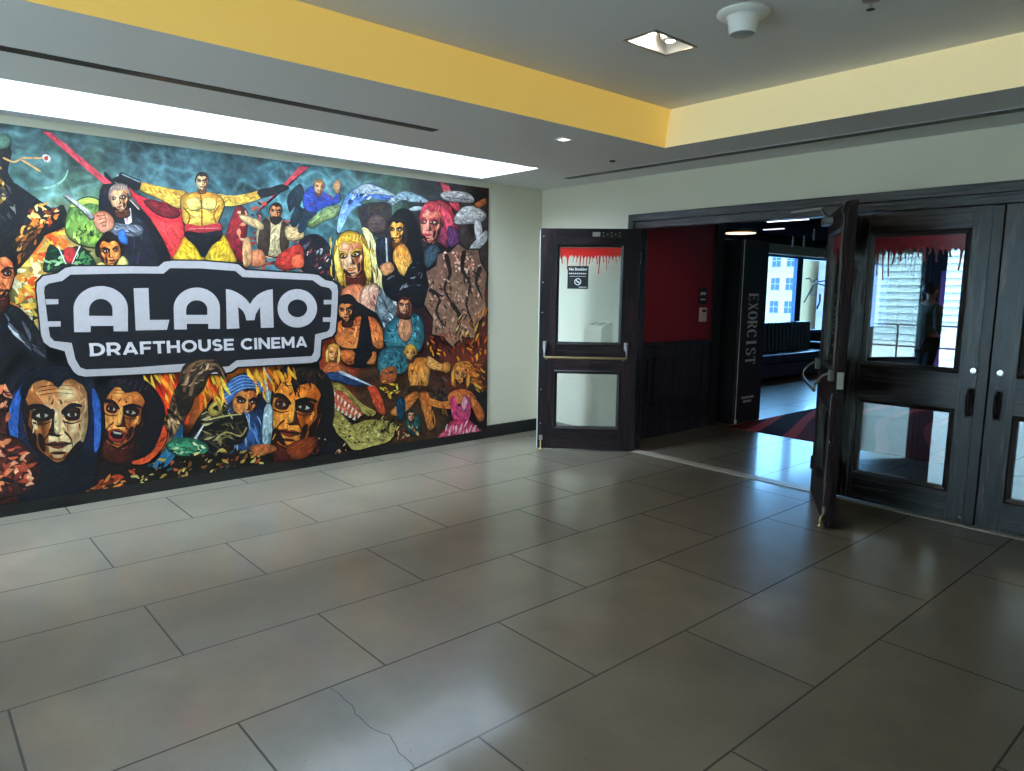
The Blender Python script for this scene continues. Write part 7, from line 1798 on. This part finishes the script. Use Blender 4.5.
# tall black display box with the film title on its side
sx = empty('display_stand', (1.24, 2.2, 0)); tag(sx, 'tall black display box with a film title running down its side', 'display stand')
MB().bbox((-.44, -.06, .0), (0, .58, 2.26), .004).build('box_body', M['black'], sx)
MB().box((-.006, -.006, 0), (.004, .004, 2.26)).build('edge_strip', mat('pale_edge', '#f0eeea', .4), sx)
MB().box((-.03, -.02, 0), (.012, .02, .05)).build('foot', M['letter_grey'], sx)
tm = MB()
GL = {  # serif capitals as bars: (x0,y0,x1,y1,width) in a unit cell
 'E': [(.2,0,.2,1,.2),(.1,.95,.85,.95,.1),(.1,.05,.9,.05,.1),(.2,.52,.7,.52,.09),(.83,.8,.83,1,.06),(.87,0,.87,.22,.06),(.68,.4,.68,.64,.05)],
 'X': [(.18,.97,.82,.03,.2),(.82,.97,.18,.03,.09),(.02,.97,.36,.97,.06),(.64,.97,.98,.97,.06),(.02,.03,.36,.03,.06),(.62,.03,.98,.03,.06)],
 'R': [(.2,0,.2,1,.2),(.05,.96,.6,.96,.08),(.6,.95,.78,.86,.14),(.78,.88,.78,.64,.18),(.78,.66,.58,.52,.14),(.2,.52,.6,.52,.08),(.5,.5,.85,.03,.19),(.78,.03,.98,.03,.06),(.05,.03,.38,.03,.06)],
 'I': [(.5,0,.5,1,.24),(.25,.96,.75,.96,.07),(.25,.04,.75,.04,.07)],
 'T': [(.5,0,.5,1,.2),(.05,.95,.95,.95,.1),(.07,.75,.07,1,.06),(.93,.75,.93,1,.06),(.3,.03,.7,.03,.06)]}
def arcs(cx, cy, rx, ry, a0, a1, n=14): return [(cx+rx*math.cos(R(a0+(a1-a0)*i/n)), cy+ry*math.sin(R(a0+(a1-a0)*i/n))) for i in range(n+1)]
def glyph(ch):
    segs = []
    if ch in GL: segs = GL[ch]
    else:
        pl = {'O': arcs(.5, .5, .38, .46, 0, 360, 20), 'C': arcs(.55, .5, .42, .46, 40, 320, 16) + [(.9, .2)], 'S': arcs(.5, .74, .3, .22, 30, 255, 10) + arcs(.5, .27, .33, .24, 80, -160, 10)}[ch]
        segs = [(a[0], a[1], b[0], b[1], .09 + .13*abs((b[1]-a[1]))/(math.hypot(b[0]-a[0], b[1]-a[1])+1e-9)) for a, b in zip(pl, pl[1:])]
        if ch == 'C': segs = segs + [(.86, .66, .86, .95, .06)]
        if ch == 'S': segs = segs + [(.78, .72, .78, .97, .06), (.18, .04, .18, .3, .06)]
    return segs
zt = 1.62; ch_h = .108; gap = .012; cell = (1.62 - .72) / 8
for i, chh in enumerate('EXORCIST'):
    z0 = zt - i*cell; wdt = cell*.9
    for j, (a, b, c_, d_, wd) in enumerate(glyph(chh)):
        dx, dy = (c_-a)*wdt, (d_-b)*.235; l_ = math.hypot(dx, dy) or 1; k_ = wd*cell*.62
        nx, ny = -dy/l_*k_, dx/l_*k_
        q = [(a*wdt+nx, b*.235+ny), (c_*wdt+nx, d_*.235+ny), (c_*wdt-nx, d_*.235-ny), (a*wdt-nx, b*.235-ny)]
        tm.add([(.0012 + j*.00003, .16 + v, z0 - u) for u, v in q], [(0, 1, 2, 3)])
tm.build('lettering', M['letter_grey'], sx); tm = MB()
for z0, y0, y1 in ((.30, .12, .42), (.25, .16, .36)):
    for k_ in range(7): tm.box((.0005, y0 + (y1-y0)*k_/7, z0), (.0012, y0 + (y1-y0)*(k_+.7)/7, z0 + .028))
    tm.build('small_print', M['letter_grey'], sx); tm = MB()

# sofa along the lobby windows
so = empty('sofa', (-.66, 3.2, 0)); tag(so, 'long black leather bench sofa with a ribbed back below the lobby windows', 'sofa')
SL = 5.55
MB().bbox((-.56, 0, .06), (0, SL, .33), .02).build('base', M['leather'], so)
for k_ in range(3): MB().bbox((-.56, SL/3*k_ + .006, .33), (.02, SL/3*(k_+1) - .006, .50), .035).build('seat_cushion', M['leather'], so)
bk = MB(); nr = 38
bk.bbox((-.62, 0, .3), (-.44, SL, 1.06), .02)
for k_ in range(nr): bk.tube([(-.43, SL*(k_+.5)/nr, .5), (-.46, SL*(k_+.5)/nr, 1.05)], SL/nr*.52, 8)
bk.build('backrest', M['leather'], so)
MB().bbox((-.60, SL, .06), (.0, SL + .16, .64), .03).build('armrest', M['leather'], so)
for y in (.2, SL*.5, SL - .1): MB().tube([(-.05, y, 0), (-.05, y, .07)], .02, 8).build('foot', M['steel'], so)

# carpet with big dark angular shapes
def carpet_mat():
    m = bpy.data.materials.new('patterned_carpet'); m.use_nodes = True; nt = m.node_tree; b = nt.nodes['Principled BSDF']; N = nt.nodes.new; L = nt.links.new
    tc = N('ShaderNodeTexCoord'); vo = N('ShaderNodeTexVoronoi'); vo.distance = 'MANHATTAN'; vo.inputs['Scale'].default_value = 1.7; L(tc.outputs['Object'], vo.inputs['Vector'])
    wv = N('ShaderNodeTexWave'); wv.inputs['Scale'].default_value = .32; wv.inputs['Distortion'].default_value = 9; wv.inputs['Detail Scale'].default_value = .6; wv.inputs['Detail'].default_value = 0; L(tc.outputs['Object'], wv.inputs['Vector'])
    cr = N('ShaderNodeValToRGB'); cr.color_ramp.interpolation = 'CONSTANT'
    cr.color_ramp.elements[0].color = lin('#5e1c20'); cr.color_ramp.elements[1].position = .38; cr.color_ramp.elements[1].color = lin('#b44646')
    e = cr.color_ramp.elements.new(.8); e.color = lin('#2c1216')
    L(wv.outputs['Fac'], cr.inputs[0]); L(cr.outputs[0], b.inputs['Base Color']); b.inputs['Roughness'].default_value = .95; b.inputs['Specular IOR Level'].default_value = .1
    return m
cp = MB().bbox((1.30, 1.95, 0), (7.2, 7.2, .008), .003).build('carpet', carpet_mat()); tag(cp, 'dark red carpet with large black shapes on the lobby floor', 'carpet')

# lamps, rods and hanging bits under the lobby ceiling
dk = empty('pendant_disc_lamp', (.34, 3.56, 2.47)); tag(dk, 'flat warm-lit disc lamp hanging behind the top of the red wall', 'lamp')
MB().lathe([(.01, .05), (.20, .04), (.225, .01), (.225, -.005)], 32).build('shade', M['beige'], dk)
MB().lathe([(.215, -.004), (.215, -.012), (.01, -.014)], 32).build('diffuser', emat('disc_glow', '#e8b070', 1.1), dk)
MB().tube([(0, 0, .04), (0, 0, LZ - 2.47)], .006, 8).build('stem', M['dark_metal'], dk)
for (nm, lab, x0, x1, y0, z0, e) in (('strip_lamp', 'long bright strip lamp just under the door header inside the lobby', 1.22, 1.76, 2.72, 2.50, 1.6), ('strip_lamp', 'short faint strip lamp below the long one inside the lobby', .9, 1.2, 3.2, 2.45, .6)):
    s_ = empty(nm, (x0, y0, z0)); tag(s_, lab, 'lamp')
    MB().bbox((0, -.03, .012), (x1-x0, .03, .05), .004).build('housing', M['dark_metal'], s_)
    MB().box((.01, -.025, 0), (x1-x0-.01, .025, .012)).build('tube', emat('strip_glow', '#e8e8f4', e), s_)
    for x in (.04, x1-x0-.04): MB().tube([(x, 0, .05), (x, 0, LZ - z0)], .004, 6).build('hanger', M['dark_metal'], s_)
cand = None
for i, (x, z0, ln) in enumerate(((.91, 2.27, .14), (1.07, 2.265, .15), (1.205, 2.35, .18))):
    if cand is None:
        cand = empty('hanging_candle', (x, 4, z0)); MB().lathe([(.012, 0), (.013, .02), (.011, .15), (.003, .155)], 10).build('candle', mat('wax_grey', '#a8a4a0', .5), cand)
        MB().tube([(0, 0, .155), (0, 0, .46)], .0015, 5).build('thread', M['dark_metal'], cand); o = cand
    else: o = copy_tree(cand); o.location = (x, 4, z0)
    tag(o, ('leftmost of the three pale candles hanging before the lobby window', 'middle one of the three pale candles hanging before the lobby window', 'rightmost and highest of the three pale candles hanging before the lobby window')[i], 'candle', 'candles hanging in the lobby')
VL = None  # unseen lamps added to brighten the red wall, window head and person
for i, (x, y, lab) in enumerate(((2.2, .5, 'added unseen round lamp over the doorway to the lobby'), (1.6, 4.9, 'added unseen round lamp over the lobby carpet near the display box'), (.3, 7.6, 'added unseen round lamp in the lobby ceiling before the sofa'), (3.4, 7.6, 'added unseen round lamp in the lobby ceiling beyond the person'))):
    if VL is None:
        VL = empty('added_ceiling_lamp', (x, y, LZ)); MB().lathe([(.09, 0), (.09, -.006), (.07, -.008)], 24).build('added_trim_ring', M['white_plastic'], VL)
        MB().lathe([(.068, -.007), (.06, -.010), (.01, -.011)], 24).build('lens', emat('added_lamp_glow', '#ffe6d0', 6), VL); o = VL
    else: o = copy_tree(VL); o.location = (x, y, LZ)
    tag(o, lab, 'light', 'added lamps of the lobby')
    spot('added_lobby_lamp', (x, y, LZ - .03), (14, 2, 2, 60)[i], 150, (1, .9, .8))
# bare branch cut-out on the window
br = MB()
for pts, r in (([(8.86, 1.44), (9.02, 1.60), (9.2, 1.80), (9.4, 1.84), (9.75, 1.80)], .016), ([(9.2, 1.80), (9.14, 1.66), (9.06, 1.62), (9.3, 1.57), (9.4, 1.72)], .011), ([(8.88, 1.93), (9.02, 1.95), (9.12, 1.87), (9.3, 1.93), (9.45, 1.88), (9.75, 1.91)], .014), ([(9.45, 1.3), (9.56, 1.46), (9.54, 1.62)], .022)):
    br.tube([(-1.30, y, z) for y, z in pts], r, 6)
o = br.build('branch_cutout', M['black']); tag(o, 'black bare-branch cut-out on the lobby window glass', 'decoration')
# purple banner deep in the lobby
pb = empty('purple_banner', (.92, 9.9, 0)); tag(pb, 'purple-pink banner standing behind the person in the lobby', 'banner')
MB().box((0, 0, .05), (.5, .02, 2.1)).build('print', mat('purple_print', '#a84a9a', .5, var=.4, scale=2.5), pb)
f = MB().tube([(.25, .032, .02), (.25, .032, 2.12)], .012, 8).bbox((.02, -.12, 0), (.48, .16, .03), .006); f.build('stand', M['dark_metal'], pb)

# ------------------------------------------------------------------ person in the lobby
def skinned(name, verts, edges, m, parent=None, sub=2):
    me = bpy.data.meshes.new(name); me.from_pydata([v[:3] for v in verts], edges, [])
    ob = bpy.data.objects.new(name, me); C.objects.link(ob)
    ob.modifiers.new('skin', 'SKIN')
    for i, v in enumerate(verts):
        r = v[3]; me.skin_vertices[0].data[i].radius = (r, r) if not isinstance(r, tuple) else r
        me.skin_vertices[0].data[i].use_root = (i == 0)
    sm = ob.modifiers.new('sub', 'SUBSURF'); sm.levels = sub; sm.render_levels = sub
    dg = bpy.context.evaluated_depsgraph_get(); dg.update()
    nm = bpy.data.meshes.new_from_object(ob.evaluated_get(dg)); bpy.data.objects.remove(ob)
    nm.name = name; nm.materials.clear(); nm.materials.append(m)
    for p_ in nm.polygons: p_.use_smooth = True
    o = bpy.data.objects.new(name, nm); C.objects.link(o)
    if parent is not None: o.parent = parent
    return o
ps = empty('person', (1.86, 6.6, .012), R(52))
tag(ps, 'person in a dark coat and trousers standing side-on beyond the closed door', 'person')
SK = mat('skin_tone', '#9a6a50', .5); COAT = mat('dark_camouflage_coat', '#4a4c3c', .8, var=.95, scale=14); TRS = mat('black_trousers', '#0e0f14', .8); HAIR = mat('dark_hair', '#0c0a0a', .6); SHOE = mat('black_shoes', '#0a0a0b', .5)
V = [(0,0,.95,.13),(0,0,1.12,.125),(.0,0,1.32,.14),(.0,0,1.44,.11),(.01,0,1.52,.06),(.015,0,1.58,.062),(.02,0,1.66,.092),(.015,0,1.745,.085)]
E = [(i, i+1) for i in range(7)]
def limb(root, pts):
    i0 = len(V)
    for q in pts: V.append(q)
    E.append((root, i0)); E.extend((i0+j, i0+j+1) for j in range(len(pts)-1)); return i0
for s in (-1, 1):
    limb(0, [(.0, s*.10, .88, .09), (.02, s*.105, .68, .075), (.03*s+.01, s*.10, .50, .06), (.0+.05*s, s*.10, .28, .055), (-.02+.06*s, s*.10, .085, .042), (.08+.06*s, s*.11, .035, .034), (.17+.06*s, s*.115, .028, .025)])
    wx, wz = (.16, .98) if s < 0 else (.10, .90)
    a = limb(3, [(.0, s*.19, 1.42, .062), (-.01, s*.235, 1.27, .05), (-.02, s*.25, 1.13, .043), (wx-.05, s*.24, 1.03, .036), (wx, s*.22, wz, .028), (wx+.05, s*.215, wz-.04, .034)])
    h = a + 5
    for j, (dx, dy, dz, ln) in enumerate(((.035, -.028, -.055, .9), (.045, -.01, -.07, 1), (.042, .01, -.068, .98), (.034, .027, -.055, .85))):
        p0 = V[h]; limb(h, [(p0[0]+dx*.5, p0[1]+dy, p0[2]+dz*.5, .010), (p0[0]+dx*.95, p0[1]+dy*1.2, p0[2]+dz, .009), (p0[0]+dx*1.05, p0[1]+dy*1.1, p0[2]+dz*1.4, .008)])
    p0 = V[h]; limb(h, [(p0[0]+.005, p0[1]-s*.04, p0[2]-.02, .011), (p0[0]+.025, p0[1]-s*.05, p0[2]-.05, .009)])
body = skinned('body', V, E, SK, ps)
# face details on the head
MB().lathe([(.004, 0), (.017, .018), (.011, .04)], 10, o=(.108, 0, 1.645)).build('nose', SK, ps)
for q in (.092, -.092): MB().lathe([(.012, -.02), (.02, 0), (.012, .02)], 10, o=(.015, q, 1.66)).build('ear', SK, ps)
for q in (-1, 1): MB().lathe([(.003, -.008), (.009, 0), (.003, .008)], 8, o=(.098, q*.034, 1.685)).build('eye', HAIR, ps)
MB().bbox((.096, -.024, 1.612), (.104, .024, 1.620), .002).build('mouth', mat('lip_tone', '#7a4038', .5), ps)
skinned('coat', [(0,0,.92,.165),(0,0,1.12,.15),(0,0,1.32,.165),(0,0,1.43,.13),(.0,0,1.50,.075),(-.04,0,.72,.19),
                 (0,-.20,1.42,.08),(-.01,-.245,1.26,.068),(-.02,-.255,1.12,.06),(.11,-.24,1.02,.052),
                 (0,.20,1.42,.08),(-.01,.245,1.26,.068),(-.02,.255,1.12,.06),(.05,.24,1.0,.052)],
        [(0,1),(1,2),(2,3),(3,4),(0,5),(3,6),(6,7),(7,8),(8,9),(3,10),(10,11),(11,12),(12,13)], COAT, ps)
TV = [(0,0,.93,.15)]; TE = []
for s in (-1, 1):
    i0 = len(TV); TV += [(.0, s*.10, .86, .108), (.02, s*.105, .68, .09), (.03*s+.01, s*.10, .50, .076), (.05*s, s*.10, .28, .07), (-.01+.06*s, s*.10, .10, .062)]
    TE += [(0, i0)] + [(i0+j, i0+j+1) for j in range(4)]
skinned('trousers', TV, TE, TRS, ps)
for s in (-1, 1): skinned('shoe', [(-.04+.06*s, s*.10, .05, .048), (.06+.06*s, s*.11, .04, .045), (.16+.06*s, s*.115, .034, .036)], [(0, 1), (1, 2)], SHOE, ps)
hr = MB(); n = 14
for i in range(7):
    pass
bmh = bmesh.new(); bmesh.ops.create_uvsphere(bmh, u_segments=20, v_segments=14, radius=1)
for v in bmh.verts:
    k_ = 1 + .06*noise.noise(v.co*3)
    v.co = Vector((-.005 + v.co.x*.108*k_ - .018, v.co.y*.102*k_, 1.715 + v.co.z*.105*k_))
bmesh.ops.delete(bmh, geom=[v for v in bmh.verts if v.co.x > .045 and v.co.z < 1.735 or v.co.z < 1.63], context='VERTS')
meh = bpy.data.meshes.new('hair'); bmh.to_mesh(meh); bmh.free(); meh.materials.append(HAIR)
for p_ in meh.polygons: p_.use_smooth = True
oh = bpy.data.objects.new('hair', meh); C.objects.link(oh); oh.parent = ps

# ------------------------------------------------------------------ outside
FB = empty('office_building', (-44, 80, -8)); tag(FB, 'cream office building with rows of sash windows across the street', 'building')
f = MB().box((-8, 0, 0), (6.1, 8, 16)); 
for z in range(0, 16, 3): f.box((-8, -.06, z + .4), (6.1, 0, z + .55))
f.build('facade', mat('cream_stone', '#a08058', .8, var=.05, scale=.6), FB)
WG = mat('office_window_glass', '#2c3640', .2); WF = mat('sash_frame', '#807c72', .6)
proto = None; cnt = 0
for c_ in range(7):
    for r_ in range(5):
        x = -7.5 + 1.98*c_ + .2; z = 1.34 + 2.91*r_
        if proto is None:
            proto = MB().box((0, -.02, 0), (1.15, .1, 1.5)).build('window', WG, FB)
            g = MB().box((-.06, -.08, -.08), (1.21, -.02, 0)).box((.54, -.05, 0), (.60, -.02, 1.5)).box((0, -.05, .72), (1.15, -.02, .80)); g.build('sash', WF, proto); o = proto
        else: o = copy_tree(proto, FB)
        o.location = (x, 0, z)
TB = MB().box((-38.4, 88.5, -8), (-36.75, 92, 9)); 
for z in range(-7, 9, 2): TB.box((-38.4, 88.4, z), (-36.75, 88.5, z + .12))
tag(TB.build('tan_building', mat('tan_brick', '#806038', .8, var=.1, scale=1)), 'tan brick building next to the cream office building', 'building')
LB = MB().box((-36.7, 83, -8), (-20, 95, 7))
for z in range(-7, 7, 3): LB.box((-36.7, 82.9, z), (-20, 83, z + .15))
tag(LB.build('lavender_building', mat('pale_lavender_render', '#84727a', .8, var=.08, scale=.5)), 'pale lavender building at the right of the lobby window view', 'building')
# the yard behind the viewer, mirrored in the door glass
struct(MB().box((-14, -40, -.3), (22, YB - .2, -.05)).build('ground', mat('pale_concrete', '#d4d6d4', .8, var=.1, scale=2)))
sdg = MB().box((-14, -22.2, -.05), (22, -22, 9))
for k_ in range(36): sdg.prism([(0, .03), (.13, .03), (.02, .25), (0, .25)], lambda u, v, w_, z=k_*.25: (-14 + w_, -22 + u, z + v - .05), 36)
sd_ = sdg.build('clad_building', mat('pale_blue_cladding', '#b4c4c8', .6)); tag(sd_, 'pale horizontally clad building outside, mirrored in the closed door', 'building')
rl = empty('yard_railing', (-6, -10.4, -.05)); tag(rl, 'dark metal railing outside the hall windows', 'railing')
for z in (1.05, .6, .15): MB().tube([(0, 0, z), (20, 0, z)], .02, 8).build('rail', M['dark_metal'], rl)
for k_ in range(11): MB().tube([(2*k_, 0, 0), (2*k_, 0, 1.05)], .022, 8).build('post', M['dark_metal'], rl)
car = empty('parked_car', (1.6, -15.5, -.05)); tag(car, 'pale parked car outside the hall windows', 'car')
side = [(-2.1, .35), (-2.15, .7), (-1.9, .92), (-1.3, .98), (-.75, 1.42), (.55, 1.45), (1.25, 1.02), (1.95, .9), (2.15, .65), (2.1, .32), (1.7, .28), (-1.7, .28)]
MB().prism(side, lambda u, v, w_: (u, w_ - .85, v), 1.7).build('body', mat('car_paint', '#d4dadc', .2, coat=.6), car)
for s in (-.86, .85): MB().prism([(-1.1, 1.0), (-.68, 1.36), (.48, 1.38), (1.05, 1.02)], lambda u, v, w_, s=s: (u, s + w_, v), .012).build('side_window', M['black'], car)
for x in (-1.3, 1.32):
    for y in (-.86, .70): MB().lathe([(.2, 0), (.33, .01), (.33, .15), (.2, .16)], 24, o=(x, y, .33), axis='Y').build('wheel', M['black'], car)

# ------------------------------------------------------------------ daylight and camera
wd = bpy.data.worlds.new('overcast_sky'); bpy.context.scene.world = wd; wd.use_nodes = True
bg = wd.node_tree.nodes['Background']; bg.inputs[0].default_value = (.66, .85, 1.0, 1); bg.inputs[1].default_value = 6.2
def portal(name, loc, rot, sx_, sy_):
    l = bpy.data.lights.new(name, 'AREA'); l.shape = 'RECTANGLE'; l.size = sx_; l.size_y = sy_; l.cycles.is_portal = True
    o = bpy.data.objects.new(name, l); C.objects.link(o); o.location = loc; o.rotation_euler = rot
portal('daylight_portal', (3.66, YB - .22, 1.37), (R(90), 0, 0), 7.1, 2.5)
portal('daylight_portal', (-1.52, 8.7, 1.59), (0, R(-90), 0), 1.62, 9.0)

cam = bpy.data.cameras.new('camera'); cam.sensor_fit = 'HORIZONTAL'; cam.sensor_width = 36; cam.lens = 709.108 / 1024 * 36
cam.clip_end = 300; cam.clip_start = .05
co = bpy.data.objects.new('camera', cam); C.objects.link(co)
RM = Matrix(((.65847841, -.1086962, .74470888), (.75249237, .07838462, -.65391978), (.01270487, .99097981, .13340764)))
co.matrix_world = Matrix.Translation((5.94846768, -5.64242248, 1.62)) @ RM.to_4x4()
sc = bpy.context.scene; sc.camera = co
vs = sc.view_settings; vs.view_transform = 'Standard'; vs.look = 'None'; vs.gamma = 1; vs.use_curve_mapping = False; vs.exposure = 1.02
sc.cycles.max_bounces = 10; sc.cycles.transparent_max_bounces = 16; sc.cycles.diffuse_bounces = 5; sc.cycles.glossy_bounces = 5
sc.cycles.sample_clamp_indirect = 2.5; sc.cycles.caustics_reflective = False; sc.cycles.caustics_refractive = False; sc.cycles.blur_glossy = .6; sc.cycles.use_denoising = True; sc.cycles.use_adaptive_sampling = False
for m_ in bpy.data.materials:
    if m_.name.endswith('_glow') and m_.name not in ('panel_glow',): m_.cycles.emission_sampling = 'NONE'
    if m_.name.endswith('cove_diffuser'): m_.cycles.emission_sampling = 'NONE'  # cove faces with painted glow, no diffusers
